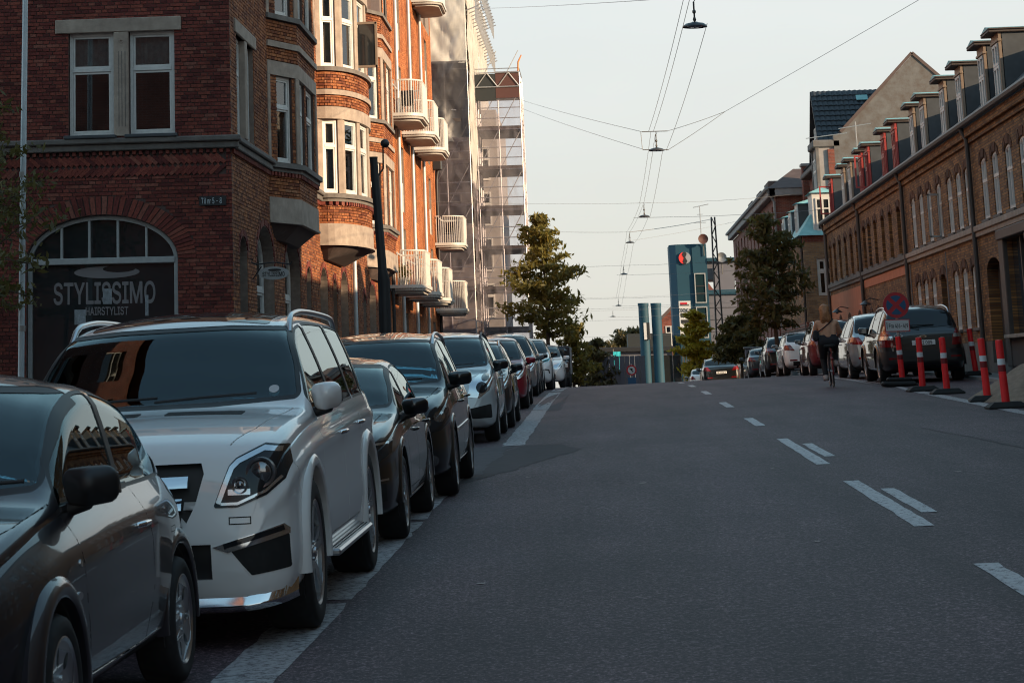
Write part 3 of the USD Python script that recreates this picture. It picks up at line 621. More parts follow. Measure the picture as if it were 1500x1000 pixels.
    for sx in (1, -1):
        q = mh * .5
        hs = blob([(x0 + .06, my - .01, mz - q * .40), (x0 + .05, my - .01, mz + q * .25), (x0 + mw * .50, my - .035, mz + q * .10), (x0 + mw - q * .62, my + .0, mz + q * .22), (x0 + mw - q * .58, my + .01, mz - q * .25), (x0 + mw * .45, my - .02, mz - q * .30)], [q * .50, q * .52, q * .74, q * .62, q * .56, q * .62])
        hs = hs.trim_by_plane([0, -1, 0], -(my + .040))
        arm = blob([(x0 - .01, my + .01, mz - mh * .55), (x0 + .10, my, mz - mh * .38)], [.032, .03])
        gl_ = blob([(x0 + .05, my + .046, mz - mh * .27), (x0 + .05, my + .046, mz + mh * .27), (x0 + mw * .93, my + .046, mz + mh * .22), (x0 + mw * .97, my + .046, mz - mh * .18)], .006)
        g = (lambda m: marr(m)) if sx > 0 else (lambda m: marr(m.mirror([1, 0, 0])))
        mp_ = obj(root, 'door_mirror', g(hs), mm, smooth=50); obj(mp_, 'mirror_glass', g(gl_), 'lens', smooth=40); obj(mp_, 'mirror_arm', g(arm), 'black_plastic', smooth=50)
    for (y, z) in S.get('handles', []):
        x = sh.xs(y, z)
        for sx in (1, -1):
            h = blob([(x + .005, y - .085, z), (x + .028, y - .05, z + .004), (x + .028, y + .05, z + .004), (x + .005, y + .085, z)], .013)
            obj(root, 'door_handle', marr(h if sx > 0 else h.mirror([1, 0, 0])), S.get('handlemat', pm), smooth=50)
    if S.get('rails'):
        y0, y1, hgt = S['rails'][:3]; rm = S.get('railmat', 'satin_chrome')
        for sx in (1, -1):
            pts = []
            for y in np.linspace(y0, y1, 25):
                e = min((y - y0) / .22, (y1 - y) / .22, 1); e = max(e, 0); e = 1 - (1 - e) ** 2.2
                zr = float(sh.ztop(y)); sec = sh.section(y); i = 28; pts.append((sx * (sec[i, 0] - .01), y, sec[i, 1] - .012 + hgt * e))
            obj(root, 'roof_rail', tube(pts, .019, 10), rm, smooth=50)
    if S.get('wipers', True):
        for x in (-.35, .25):
            z = cz + .03; ym = cy + .03; p = [(x - .28, ym, z), (x, ym + .02, z + .015), (x + .33, ym + .05, z + .025)]
            obj(root, 'wiper', tube([(a, b - .01, c + .012) for a, b, c in p], .009, 6), 'black_plastic', smooth=50)
    if S.get('aerial'):
        y = S['aerial']; z = float(sh.ztop(y)); obj(root, 'roof_aerial', marr(blob([(0, y - .06, z - .01), (0, y + .04, z + .05), (0, y + .06, z - .01)], .016)), S.get('aerialmat', pm), smooth=50)
    return root, sh
def auto_dlo(sh, S):
    y0, y1 = S['dlo']; ys = np.linspace(y0, y1, 60); td = S.get('dlo_top', .105); lo = S.get('dlo_low', .035)
    up = np.array([float(sh.ztop(y)) - td for y in ys]); bl = np.array([float(sh.belt(y)) + lo for y in ys]); k = up > bl + .01
    pg = Polygon(list(zip(ys[k], bl[k])) + list(zip(ys[k], up[k]))[::-1]).buffer(0)
    if S.get('dlo_cut') is not None: pg = pg.intersection(S['dlo_cut'])
    pg = pg.buffer(-.035, join_style=1).buffer(.035, join_style=1)
    for (ya, yb, wd) in S['pillars']:
        pg = pg.difference(LineString([(ya, .3), (yb, 2.2)]).buffer(wd / 2))
    gs = list(pg.geoms) if hasattr(pg, 'geoms') else [pg]
    return [g.buffer(-.012).buffer(.012) for g in gs if g.area > .008]
def std(L, H, hood, cowl, wtop, peak, rroof, rglass, tail, nose=.50, hood_mid=None):
    """the centre-line of a car from nose to tail"""
    cy, cz = cowl; hm = hood_mid or ((cy + .22) / 2, hood + (cz - hood) * .66)
    return [(0, nose), (.03, nose + .13), (.085, hood - .09), (.17, hood), hm, (cy, cz), ((cy * .52 + wtop[0] * .48), cz + (wtop[1] - cz) * .55), wtop, (peak, H), rroof, rglass, (L - .06, tail), (L - .015, tail - .15), (L, .58)]
def car_place(x, y, back=False, yaw=0.0, sink=0.0):
    """on the tilted, climbing road"""
    sx = SX; sy = (float(zg(x, y + 1)) - float(zg(x, y - 1))) / 2
    X = unit([1, 0, sx]); Y = unit([0, 1, sy]); Z = np.cross(X, Y)
    a = math.radians(yaw) + (math.pi if back else 0); X2, Y2 = X * math.cos(a) + Y * math.sin(a), -X * math.sin(a) + Y * math.cos(a)
    M = np.eye(4); M[:3, 0], M[:3, 1], M[:3, 2] = X2, Y2, Z; M[:3, 3] = (x, y, float(zg(x, y)) + .004 - sink); return M
def number_plate(parent, y, z, txt, back=False, tilt=0.0, wd=.50):
    p = cbox(-wd / 2, wd / 2, -.008, .008, -.055, .055, .004); f = (lambda m: mv(mv(m, R=rz(math.pi) if back else np.eye(3)), (0, y, z)))
    a = obj(parent, 'number_plate', f(p), 'plate_white')
    t = text(txt, .070, .003, True, .82); t = (np.stack([t[0][:, 0], -.008 - t[0][:, 2], t[0][:, 1] - .035], 1), t[1])
    obj(a, 'lettering', f(t), 'ink')
# ---------------------------------------------------------------- ground, road, pavements
YS = np.concatenate([np.arange(-20, 20, 2.0), np.arange(20, 140, 1.5), np.arange(140, 460, 10.0)])
def kx(y): return -3.75
gx = np.concatenate([np.linspace(-600, -20, 8), np.linspace(-14, 14, 15), np.linspace(20, 600, 8)]); gy = np.concatenate([np.linspace(-300, -30, 6), np.arange(-20, 140, 4.0), np.linspace(145, 1500, 40)])
GX, GY = np.meshgrid(gx, gy); V = np.stack([GX, GY, zg(GX, GY) - .06], -1).reshape(-1, 3); nx_ = len(gx)
i, j = np.meshgrid(np.arange(len(gy) - 1), np.arange(nx_ - 1), indexing='ij'); a = (i * nx_ + j).ravel()
obj(W, 'ground', (V, np.r_[np.c_[a, a + 1, a + nx_ + 1], np.c_[a, a + nx_ + 1, a + nx_]]), 'earth', smooth=True, kind='structure')
road = obj(W, 'road', strip(-3.75, 8.15, YS, 0.0), 'asphalt', smooth=True, kind='structure')
obj(W, 'side_street', strip(-60, -3.75, np.arange(20.5, 37.6, .5), -.004), 'asphalt', smooth=True, kind='structure')
def quad(pts, dz):
    p = np.array(pts, float); return Polygon(p)
def patch(name, poly, mat_, dz, step=.6):
    """an irregular sheet on the road, cut from a grid so that it follows the ground"""
    m = trimesh.creation.triangulate_polygon(poly.segmentize(step), engine='earcut'); v = np.asarray(m[0], float)
    return obj(road, name, (np.c_[v, zg(v[:, 0], v[:, 1]) + dz], np.asarray(m[1])), mat_)
rng = np.random.default_rng(5)
def ragged(poly, amp, seed):
    p = np.array(poly.segmentize(.35).exterior.coords)[:-1]; r = np.random.default_rng(seed); return Polygon(p + r.normal(0, amp, p.shape)).buffer(0)
def worn(x0, x1, y0, y1, seed, amp=.009): return ragged(sbox(x0, y0, x1, y1), amp, seed)
for y0, y1, s in ((4.5, 14.4, 1), (14.6, 20.4, 2), (20.7, 26.6, 3)): patch('parking_line', worn(-1.92, -1.60, y0, y1, s), 'worn_line', .004)
for y0, y1, s in ((33.4, 48.0, 4), (48.2, 63.8, 5), (66, 80, 6)): patch('parking_line', worn(-1.47 - (.02 * (y0 - 33) / 30), -1.16, y0, y1, s), 'worn_line', .004)
for y0, y1, s in ((14, 30, 7), (30.3, 46, 8), (46.3, 62, 9), (62.3, 80, 10)): patch('parking_line', worn(5.98, 6.20, y0, y1, s), 'worn_line', .004)
for y0, y1 in ((8.5, 15.25), (18.0, 23.15), (25.9, 31.75), (35.9, 38.9), (44.2, 47.1), (52.9, 55.8), (61.5, 64.4), (70, 73)): patch('lane_dash', ragged(sbox(2.20, y0, 2.345, y1), .004, int(y0)), 'paint_line', .004)
for y0, y1 in ((19.2, 21.95), (27.3, 30.25)): patch('lane_dash', ragged(sbox(2.41, y0, 2.53, y1), .004, int(y0)), 'paint_line', .004)
patch('asphalt_patch', ragged(Pg([(-1.62, 25.0), (-1.15, 27.2), (-.35, 31.5), (-.62, 33.1), (-1.15, 33.3), (-1.62, 30.0)]) if 'Pg' in globals() else Polygon([(-1.62, 25.0), (-1.15, 27.2), (-.35, 31.5), (-.62, 33.1), (-1.15, 33.3), (-1.62, 30.0)]), .03, 21), 'asphalt_patch', .003)
patch('asphalt_patch', ragged(Polygon([(2.75, 14.0), (6.0, 12.6), (6.0, 15.4), (3.0, 16.9)]), .05, 22), 'asphalt_patch', .003)
patch('asphalt_patch', ragged(Polygon([(-1.25, 47.0), (-.9, 47.2), (-.9, 60), (-1.2, 60)]), .02, 24), 'asphalt_light', .003)
patch('asphalt_seam', ragged(Polygon([(-3.6, 26.7), (-1.45, 26.7), (-1.35, 33.2), (-3.6, 33.2)]), .03, 25), 'asphalt_light', .005)
def crack(pts, wd, seed):
    p = np.array(LineString(pts).segmentize(.25).coords); r = np.random.default_rng(seed); p[:, 0] += np.cumsum(r.normal(0, .012, len(p))); patch('tar_seam', LineString(p).buffer(wd / 2, cap_style=2), 'asphalt_patch', .003)
crack([(4.4, 15), (4.5, 27), (4.2, 33)], .016, 32); crack([(-1.5, 33.3), (-.3, 33.4)], .03, 34)
for k, (x, y) in enumerate([(rng.uniform(-1.2, 5.5), rng.uniform(8.5, 26)) for _ in range(14)]):
    s = rng.uniform(.015, .035); patch('litter_scrap', ragged(Point(x, y).buffer(s, 3), s * .3, k), 'shoe_pale', .006)
def pavement(name, x0, x1, xk, segs, up=.125):
    for a, b in segs:
        ys = np.arange(a, b + .01, 1.0); p = obj(W, name, strip(x0, x1, ys, up, .3), 'paving', kind='structure')
        k = 0
        for y in np.arange(a, min(b, 95) - .05, 1.2): obj(p, 'kerb_stone', strip(xk[0], xk[1], [y + .006, min(y + 1.194, b)], up + .005, .3), 'kerb_stone')
        if b > 95: obj(W, name, strip(xk[0], xk[1], np.arange(95, b + .1, 1.0), up + .005, .3), 'kerb_stone', kind='structure')
pavement('left_pavement', -9, -3.93, (-3.93, -3.75), ((37.6, 130),))
pavement('left_near_pavement', -14, -3.93, (-3.93, -3.75), ((-20, 20.4),))
pavement('right_pavement', 8.33, 16, (8.15, 8.33), ((-20, 130),), .06)
obj(W, 'side_street_pavement', strip(-40, -9.0, np.arange(37.6, 41.2, .9), .125, .3), 'paving', kind='structure')
obj(W, 'side_street_pavement', strip(-40, -14.0, np.arange(16, 20.5, 1.1), .125, .3), 'paving', kind='structure')
# ---------------------------------------------------------------- the cars
LEFT = 'cars parked nose towards us along the left kerb'
RIGHT = 'cars parked tail towards us along the right kerb'
Pg = Polygon
def stroke(pts, wd): return LineString(pts).buffer(wd / 2, cap_style=2, join_style=1)
def family(name, L, Wd, H, paint_, hood, cowl, wtop, rroof, rglass, tail, axles, tr, wheel, belt, head, **kw):
    """a middle-distance car: the shared fittings of its kind, its own shape"""
    cy, cz = cowl
    a0, a1 = axles; w = Wd / 2
    S = dict(name=name, L=L, W=Wd, H=H, paint=paint_, top=std(L, H, hood, cowl, wtop, (wtop[0] + rroof[0]) / 2, rroof, rglass, tail), belt=belt, axles=axles, tr=tr, wheel=wheel, cowl=cowl, wtop=wtop,
             dlo=(cy + .25, rglass[0] - .05), pillars=[((a0 + a1) / 2 - .05, (a0 + a1) / 2 + .18, .085), (a1 - .05, a1 - .12, .08)], n=76, seam=.012,
             seams=[[(cy + .22, .36), (cy + .16, belt[2][1])], [((a0 + a1) / 2 + .02, .36), ((a0 + a1) / 2 + .06, belt[3][1])], [(a1 - tr - .06, .36), (a1 - .25, .75), (a1 + .05, belt[3][1])], [(cy + .22, .36), (a1 - tr - .06, .36)]],
             rglass=(rglass[1] + .05, rroof[1] - .03, rglass[0], rroof[0], .09), handles=[((a0 + a1) / 2 - .12, belt[3][1] - .14), (a1 - .12, belt[3][1] - .12)])
    fit = []
    if head: fit.append(('headlight', head, kw.pop('headmat', 'lamp_dark'), .004, 'f'))
    S['fit'] = fit + kw.pop('fit', [])
    S.update(kw); return S
# --- small dark grey hatchback, nearest
S = dict(name='parked_car', L=3.56, W=1.64, H=1.50, paint='paint_grey', hero=True, cabin=True, n=150, flare=.018, sill=.26, gap=.05,
         top=[(0, .50), (.03, .62), (.09, .74), (.20, .82), (.55, .93), (.93, 1.0), (1.28, 1.26), (1.66, 1.44), (2.05, 1.50), (2.72, 1.42), (3.12, 1.18), (3.36, .94), (3.48, .82), (3.54, .70), (3.56, .56)],
         belt=[(0, .62), (.25, .76), (.95, .91), (2.2, .955), (3.0, .955), (3.56, .86)], side=[(0, .945), (.15, .975), (.42, 1.0), (.66, .996), (.78, .985), (.86, .962), (.93, .925), (1, .882)], axles=(.68, 2.98), tr=.292, tw=.20, wheel='cover', rr=.205, rimmat='satin_chrome',
         cowl=(.93, 1.0), wtop=(1.66, 1.44), tum=.22, r=.14, crown=.06, pillar=.085,
         plan=[(0, .60), (.04, .72), (.12, .82), (.3, .91), (.65, .975), (1.6, 1), (2.7, .985), (3.15, .94), (3.4, .86), (3.52, .76), (3.56, .68)],
         dlo=(1.0, 3.12), dlo_top=.115, dlo_low=.02, pillars=[(2.02, 2.34, .075)],
         seams=[[(1.12, .30), (1.06, .55), (1.05, .92)], [(2.26, .955), (2.34, .72), (2.30, .50), (2.16, .30)], [(1.12, .30), (2.16, .30)]],
         hood_seams=[[(.52, .25), (.64, .6), (.68, .98)]], rglass=(1.0, 1.34, 3.34, 2.9, .10),
         fit=[('headlight', Point(.56, .66).buffer(.10), 'lens', .004, 'f'), ('grille', sbox(-.30, .34, .30, .44), 'black_plastic', -.03, 'f'), ('badge', Point(0, .68).buffer(.045), 'chrome', .006, 'f'), ('taillight', sbox(.60, .72, .70, .92), 'lamp_red', .004, 'r')],
         side_fit=[('sill_strip', stroke([(1.10, .275), (2.50, .30)], .022), 'chrome', .006), ('side_marker', affinity.scale(Point(.93, .62).buffer(1), .035, .016), 'satin_chrome', .008), ('door_lock', Point(1.0, .74).buffer(.014), 'satin_chrome', .005), ('window_ledge', stroke([(1.10, .945), (2.24, .972)], .022), 'black_plastic', .006)],
         handles=[(2.13, .80)], handlemat='chrome', mirror=(1.20, 1.03, .24, .185), mirrormat='black_plastic', aerial=1.8)
build_car(S, 'small dark grey hatchback with chrome door handle, nearest car at the left kerb', car_place(-2.90, 8.32, yaw=-1.2), LEFT)
# --- white off-roader
def bar(x0, x1, y, z, h, d, bow=.02, n=12):
    xs = np.linspace(x0, x1, n); up = [(x, y - bow * (1 - (2 * (x - x0) / (x1 - x0) - 1) ** 2), z) for x in xs]
    V = []
    for x, yy, zz in up: V += [[x, yy, zz - h / 2], [x, yy - d, zz - h * .42], [x, yy - d * .62, zz + h * .05], [x, yy + .012, zz + h / 2]]
    F = []
    for i in range(n - 1):
        for j in range(4):
            a, b = i * 4 + j, i * 4 + (j + 1) % 4; F += [[a, b, b + 4], [a, b + 4, a + 4]]
    F += [[0, 2, 1], [0, 3, 2], [4 * n - 4, 4 * n - 3, 4 * n - 2], [4 * n - 4, 4 * n - 2, 4 * n - 1]]
    return np.array(V), np.array(F)[:, ::-1]
S = dict(name='parked_car', L=5.12, W=1.94, H=1.79, paint='paint_white', hero=True, cabin=True, n=170, flare=.020, sill=.34, glass='car_glass_teal', screen_fit=[('parking_disc', affinity.scale(Point(.665, 1.30).buffer(1), .030, .022), 'sign_white')],
         top=[(0, .56), (.03, .72), (.07, .90), (.13, 1.01), (.24, 1.075), (.75, 1.165), (1.34, 1.215), (1.66, 1.44), (2.02, 1.69), (2.35, 1.765), (2.9, 1.79), (4.0, 1.765), (4.62, 1.70), (4.86, 1.48), (4.99, 1.22), (5.06, 1.10), (5.10, .85), (5.12, .62)],
         zb=[(0, .40), (.04, .27), (.14, .20), (.5, .22), (.6, .26), (4.4, .26), (4.9, .32), (5.09, .42), (5.12, .5)],
         belt=[(0, .68), (.12, .86), (.3, .98), (1.3, 1.10), (2.2, 1.13), (4.5, 1.17), (5.12, 1.0)], axles=(.90, 3.975), tr=.405, tw=.28, rr=.285, wheel='five_twin',
         plan=[(0, .70), (.03, .80), (.09, .88), (.2, .945), (.5, .985), (1.0, 1), (4.2, 1), (4.75, .965), (5.0, .90), (5.09, .83), (5.12, .78)],
         side=[(0, .945), (.15, .978), (.35, 1.0), (.55, .990), (.74, .985), (.82, .996), (.86, .998), (.91, .976), (1, .95)],
         cowl=(1.34, 1.215), wtop=(2.02, 1.69), tum=.25, r=.11, crown=.05, pillar=.085, dlo=(1.55, 4.86), dlo_top=.115, dlo_low=.03, pillars=[(2.42, 2.66, .075), (3.50, 3.66, .075), (4.15, 4.45, .06)],
         seams=[[(1.46, .45), (1.44, .8), (1.42, 1.1)], [(2.52, .45), (2.55, 1.14)], [(3.28, .45), (3.36, .66), (3.55, .86), (3.58, 1.15)], [(1.46, .45), (3.28, .45)], [(.33, .99), (.46, .70), (.50, .42)], [(4.25, .92), (4.45, .92), (4.45, .72)]],
         hood_seams=[[(.60, .20), (.70, .5), (.76, 1.0), (.80, 1.36)]], fit_depth=.70,
         fit=[('grille', Pg([(-.455, .955), (.455, .955), (.47, .90), (.42, .74), (.36, .63), (-.36, .63), (-.42, .74), (-.47, .90)]), 'black_plastic', -.055, 'f'),
              ('headlight', Pg([(.535, .735), (.615, .93), (.65, .965), (.79, 1.03), (.885, 1.015), (.905, .93), (.885, .86), (.80, .79), (.65, .735)]).buffer(.012), 'lamp_dark', .004, 'f'),
              ('headlight_strip', unary_union([stroke([(.545, .745), (.62, .925), (.655, .958), (.79, 1.018), (.875, 1.005)], .026), stroke([(.56, .742), (.65, .742), (.80, .80), (.88, .868)], .014), stroke([(.60, .80), (.72, .80)], .03), stroke([(.62, .84), (.70, .84)], .02)]), 'lamp_silver', .008, 'f'),
              ('air_intake', Pg([(.60, .51), (.900, .575), (.905, .40), (.71, .375)]).buffer(-.012).buffer(.012), 'rubber', .003, 'f'),
              ('daytime_lamp', Pg([(.51, .525), (.88, .625), (.905, .60), (.905, .572), (.59, .495)]), 'lamp_silver', .008, 'f'), ('lamp_lens', stroke([(.57, .528), (.88, .604)], .026), 'lamp_dark', .012, 'f'),
              ('centre_intake', sbox(-.50, .36, .50, .54), 'black_plastic', -.05, 'f'),
              ('tow_cover', sbox(.60, .635, .72, .675).difference(sbox(.606, .641, .714, .669)), 'rubber', .001, 'f'),
              ('taillight', Pg([(.58, .95), (.92, .95), (.90, 1.15), (.62, 1.12)]), 'lamp_red', .004, 'r')],
         top_fit=[('hood_vent', sbox(.10, 1.06, .52, 1.19).buffer(.02), 'rubber', .003), ('hood_vent', sbox(-.52, 1.06, -.10, 1.19).buffer(.02), 'rubber', .003), ('roof_panel', sbox(-.52, 2.2, .52, 4.3).buffer(.05), 'car_glass', .003)],
         rglass=(1.24, 1.66, 4.97, 4.66, .12), handles=[(2.36, 1.0), (3.40, 1.02)], handlemat='chrome', mirror=(1.60, 1.245, .185, .19), rails=(2.15, 4.5, .075), aerial=4.35)
r, sh = build_car(S, 'white off-road car with chrome grille bars and roof rails, second car at the left kerb', car_place(-2.575, 12.36), LEFT)
for z in (.86, .745):
    obj(r, 'grille_bar', bar(-.385 + (.86 - z) * .35, .385 - (.86 - z) * .35, .055, z, .062, .035, .03), 'chrome', smooth=30)
xs_k = np.linspace(-.92, .92, 41); V = []
for x in xs_k:
    y = sh.front(x * .985, .30) - .012; lift = .05 * max(0, (abs(x) - .55) / .37) ** 2
    V += [[x, y + .04, .185 + lift], [x, y + .004, .205 + lift], [x, y + .006, .222 + lift], [x, y + .040, .285 + lift], [x, y + .065, .290 + lift]]
F = []
for i in range(40):
    for j in range(4): q = i * 5 + j; F += [[q, q + 5, q + 6], [q, q + 6, q + 1]]
obj(r, 'skid_plate', (np.array(V), np.array(F)), 'chrome', smooth=40)
em = join([lathe([(.088, -.012), (.100, -.012), (.100, .008), (.088, .008)], 32, 'y', close=True)] + [mv(cbox(-.010, .010, -.008, .006, 0, .090, .003), R=ry(a)) for a in (0, 2.094, 4.189)])
obj(r, 'emblem', mv(em, (0, -.002, .80)), 'chrome', smooth=35)
for sx in (1, -1):
    for (x, z, q) in ((.775, .895, .064), (.665, .835, .030)):
        y = sh.front(x, z) - .012; ring = mv(lathe([(q, 0), (q + .014, -.012), (q + .014, .06), (q, .06)], 28, 'y', close=True), (sx * x, y, z))
        obj(r, 'lamp_ring', ring, 'satin_chrome', smooth=35); obj(r, 'projector_lamp', ell((sx * x, y + .022, z), (q, .035, q), 3), 'bulb_glass', smooth=True)
    sb = cbox(w_ - .05, w_ + .075, 1.50, 3.42, .325, .365, .012) if (w_ := .94) else None
    st = obj(r, 'running_board', mv(sb if sx > 0 else mirror_x(sb)), 'alloy')
    studs = join([box(w_ - .01 + .022 * i, w_ - .004 + .022 * i, y, y + .03, .365, .369) for i in range(3) for y in np.arange(1.56, 3.38, .075)])
    obj(st, 'grip', studs if sx > 0 else mirror_x(studs), 'rubber', kind='stuff')
# --- black compact
S = family('parked_car', 4.32, 1.79, 1.43, 'paint_black', .84, (1.25, .985), (2.10, 1.365), (3.55, 1.33), (4.08, 1.02), .93, (.93, 3.64), .325, 'ten', [(0, .62), (.25, .74), (1.2, .90), (2.3, .935), (4.32, .92)],
           Pg([(.42, .645), (.52, .70), (.74, .775), (.83, .78), (.835, .70), (.74, .63), (.56, .585)]).buffer(.01), headmat='lamp_dark', n=120, cabin=True, seam=.009, tum=.34, tw=.23, rr=.235, glass='car_glass_teal', pillar=.08,
           fit=[('headlight_reflector', unary_union([Pg([(.50, .625), (.60, .70), (.72, .745), (.72, .66), (.60, .612)]), stroke([(.44, .66), (.74, .765), (.82, .77)], .016)]), 'lamp_silver', .007, 'f'),
                ('grille', Pg([(-.40, .72), (.40, .72), (.33, .52), (-.33, .52)]), 'rubber', -.04, 'f'), ('grille_bar', stroke([(-.36, .63), (.36, .63)], .035), 'satin_chrome', .0, 'f'), ('badge', Point(0, .63).buffer(.08), 'chrome', .012, 'f'),
                ('air_intake', Pg([(.46, .44), (.80, .47), (.80, .34), (.50, .32)]), 'rubber', .003, 'f'), ('lower_trim', stroke([(-.70, .27), (.70, .27)], .018), 'satin_chrome', .006, 'f'), ('bumper_line', stroke([(.45, .475), (.82, .50)], .014), 'satin_chrome', .006, 'f')],
           side_fit=[('sill_strip', stroke([(1.35, .27), (3.2, .27)], .03), 'satin_chrome', .006)], hood_seams=[[(.60, .25), (.68, .7), (.70, 1.2)]], mirror=(1.66, 1.0, .23, .16), mirrormat='paint_black', flare=.006, sill=.3)
r, sh = build_car(S, 'glossy black compact car, low, between the white off-roader and a taller dark van-like car', car_place(-2.475, 17.93), LEFT)
number_plate(r, -.012, .40, 'BD 47 120')
# --- dark people carrier with silver roof rails
S = family('parked_car', 4.42, 1.80, 1.63, 'paint_dark_green', .93, (1.05, 1.08), (1.78, 1.55), (3.95, 1.53), (4.28, 1.10), 1.0, (.92, 3.60), .33, 'multi', [(0, .68), (.25, .80), (1.0, .97), (2.3, 1.02), (4.42, .98)],
           Pg([(.50, .66), (.56, .80), (.78, .88), (.86, .86), (.865, .74), (.80, .67), (.62, .63)]).buffer(.01), n=110, cabin=True, seam=.009, tum=.25, glass='car_glass_teal', rails=(1.9, 3.95, .06), dlo_low=.02,
           fit=[('headlight_reflector', unary_union([Point(.66, .74).buffer(.055), Point(.79, .79).buffer(.05)]), 'bulb_glass', .008, 'f'), ('grille', sbox(-.46, .66, .46, .78), 'rubber', -.03, 'f'), ('grille_bar', unary_union([stroke([(-.46, .70), (.46, .70)], .012), stroke([(-.46, .74), (.46, .74)], .012)]), 'satin_chrome', .002, 'f'),
                ('badge', Point(0, .72).buffer(.06), 'chrome', .01, 'f'), ('air_intake', sbox(-.60, .30, .60, .42), 'rubber', -.04, 'f'), ('fog_lamp', Point(.72, .38).buffer(.05), 'lens', .005, 'f')],
           side_fit=[('door_strip', stroke([(1.30, .62), (3.2, .64)], .035), 'satin_chrome', .012), ('sill_strip', stroke([(1.3, .30), (3.2, .30)], .02), 'satin_chrome', .005)], hood_seams=[[(.60, .25), (.70, .6), (.74, 1.05)]], mirror=(1.50, 1.13, .25, .17), mirrormat='paint_black', flare=.006, sill=.3,
           pillars=[(1.45, 1.62, .05), (2.42, 2.50, .085), (3.42, 3.40, .075)])
r, sh = build_car(S, 'tall dark people carrier with silver roof rail, just behind the black compact car', car_place(-2.375, 22.78), LEFT)
number_plate(r, -.012, .53, 'AT 92 318')
# --- pale silver minivan, swept headlights
S = family('parked_car', 4.38, 1.83, 1.62, 'paint_blue_white', .92, (.98, 1.07), (1.80, 1.54), (3.75, 1.50), (4.25, 1.10), 1.0, (.92, 3.55), .325, 'five', [(0, .66), (.25, .82), (1.0, .97), (2.3, 1.03), (4.38, 1.04)],
           Pg([(.52, .68), (.56, .86), (.72, 1.02), (.84, 1.05), (.87, .92), (.82, .76), (.68, .66)]).buffer(.01), headmat='lamp_silver', n=100, cabin=True, tum=.27, glass='car_glass_teal', rails=(2.0, 3.7, .05), railmat='black_plastic', mirror=(1.48, 1.10, .24, .17), mirrormat='paint_black',
           fit=[('headlight_lens', unary_union([Point(.72, .80).buffer(.08), Point(.77, .94).buffer(.055)]), 'lamp_dark', .008, 'f'), ('indicator', Point(.80, .985).buffer(.03), 'lamp_amber', .01, 'f'), ('fog_grille', Pg([(.50, .50), (.84, .56), (.84, .36), (.56, .36)]).buffer(-.02).buffer(.02), 'rubber', .003, 'f'),
                ('grille', Pg([(-.44, .66), (.44, .66), (.40, .60), (-.40, .60)]), 'rubber', -.03, 'f'), ('air_intake', Pg([(-.46, .52), (.40, .52), (.36, .30), (-.42, .30)]), 'rubber', -.03, 'f'), ('badge', affinity.scale(Point(0, .80).buffer(1), .08, .035), 'sign_blue', .01, 'f')], hood_seams=[[(.56, .25), (.70, .6), (.76, 1.0)]])
r, sh = build_car(S, 'pale silver minivan with swept-back headlights and black door mirrors', car_place(-2.47, 34.3), LEFT)
number_plate(r, -.012, .56, 'AX 55 204')
HB = [(0, .62), (.25, .74), (1.0, .90), (2.3, .94), (4.0, .95)]
HEAD = Pg([(.46, .64), (.54, .74), (.74, .80), (.80, .77), (.76, .66), (.60, .60)]).buffer(.01)
def hatch(label, x, y, paint_, back=False, group=LEFT, sc=1.0, L=4.02, Wd=1.73, H=1.48, **kw):
    f = kw.pop('fit', [])
    S = family('parked_car', L, Wd, H, paint_, .82, (1.0, .98), (1.82, H - .07), (3.25, H - .10), (3.78, 1.03), .96, (.85, 3.35), .31, kw.pop('wheel', 'five'), HB, HEAD, **{**dict(n=64, glass='car_glass_teal', headmat='lamp_silver',
               fit=[('grille', sbox(-.42, .60, .42, .68), 'rubber', -.03, 'f'), ('air_intake', sbox(-.55, .30, .55, .46), 'rubber', -.03, 'f'), ('taillight', Pg([(.56, .80), (.84, .82), (.84, 1.00), (.66, 1.02)]), 'lamp_red', .006, 'r'), ('rear_bumper_trim', sbox(-.5, .34, .5, .44), 'black_plastic', .004, 'r')] + f), **kw})
    r, sh = build_car(S, label, car_place(x, y, back), group); return r
r = hatch('black hatchback with black mirror, between the pale minivan and the dark red car', -2.37, 39.1, 'paint_black', mirrormat='paint_black', rails=(1.9, 3.3, .04))
number_plate(r, -.012, .50, 'BH 30 771')
r = hatch('dark red hatchback with a red door mirror at the left kerb', -2.42, 48.6, 'paint_red', H=1.50)
number_plate(r, -.012, .50, 'AF 61 943')
r = hatch('silver family car with silver mirror, beyond the dark red hatchback', -2.50, 58.9, 'paint_silver', H=1.60, L=4.3)
r = hatch('dark grey car with a black mirror, between the silver car and the white electric car', -2.52, 64.2, 'paint_black', mirrormat='paint_black', H=1.5)
S = family('parked_car', 4.08, 1.76, 1.56, 'paint_white', .90, (1.0, 1.05), (1.85, 1.48), (3.3, 1.46), (3.85, 1.08), 1.0, (.84, 3.43), .325, 'five', [(0, .66), (.25, .80), (1.0, .95), (2.3, 1.0), (4.08, 1.05)],
           Pg([(.36, .80), (.60, .86), (.84, .93), (.80, .84), (.56, .78)]), n=80, glass='car_glass_teal', mirrormat='paint_black', headmat='cyan_sheet',
           fit=[('headlight_lens', Pg([(.42, .805), (.60, .845), (.80, .90), (.78, .85), (.56, .79)]), 'lamp_dark', .007, 'f'), ('air_intake', Pg([(-.44, .44), (.40, .44), (.34, .30), (-.38, .30)]), 'rubber', -.03, 'f'), ('fog_slot', stroke([(.66, .60), (.78, .58), (.80, .48)], .035), 'black_plastic', .004, 'f'), ('badge', Pg([(0, .70), (.06, .80), (0, .90), (-.06, .80)]), 'cyan_sheet', .008, 'f')])
build_car(S, 'white electric car with thin slanted headlights and black mirrors near the crest', car_place(-2.36, 69.2), LEFT)
r = hatch('white car just behind the white electric car, mostly hidden, at the crest', -2.12, 78.0, 'paint_white', H=1.46)
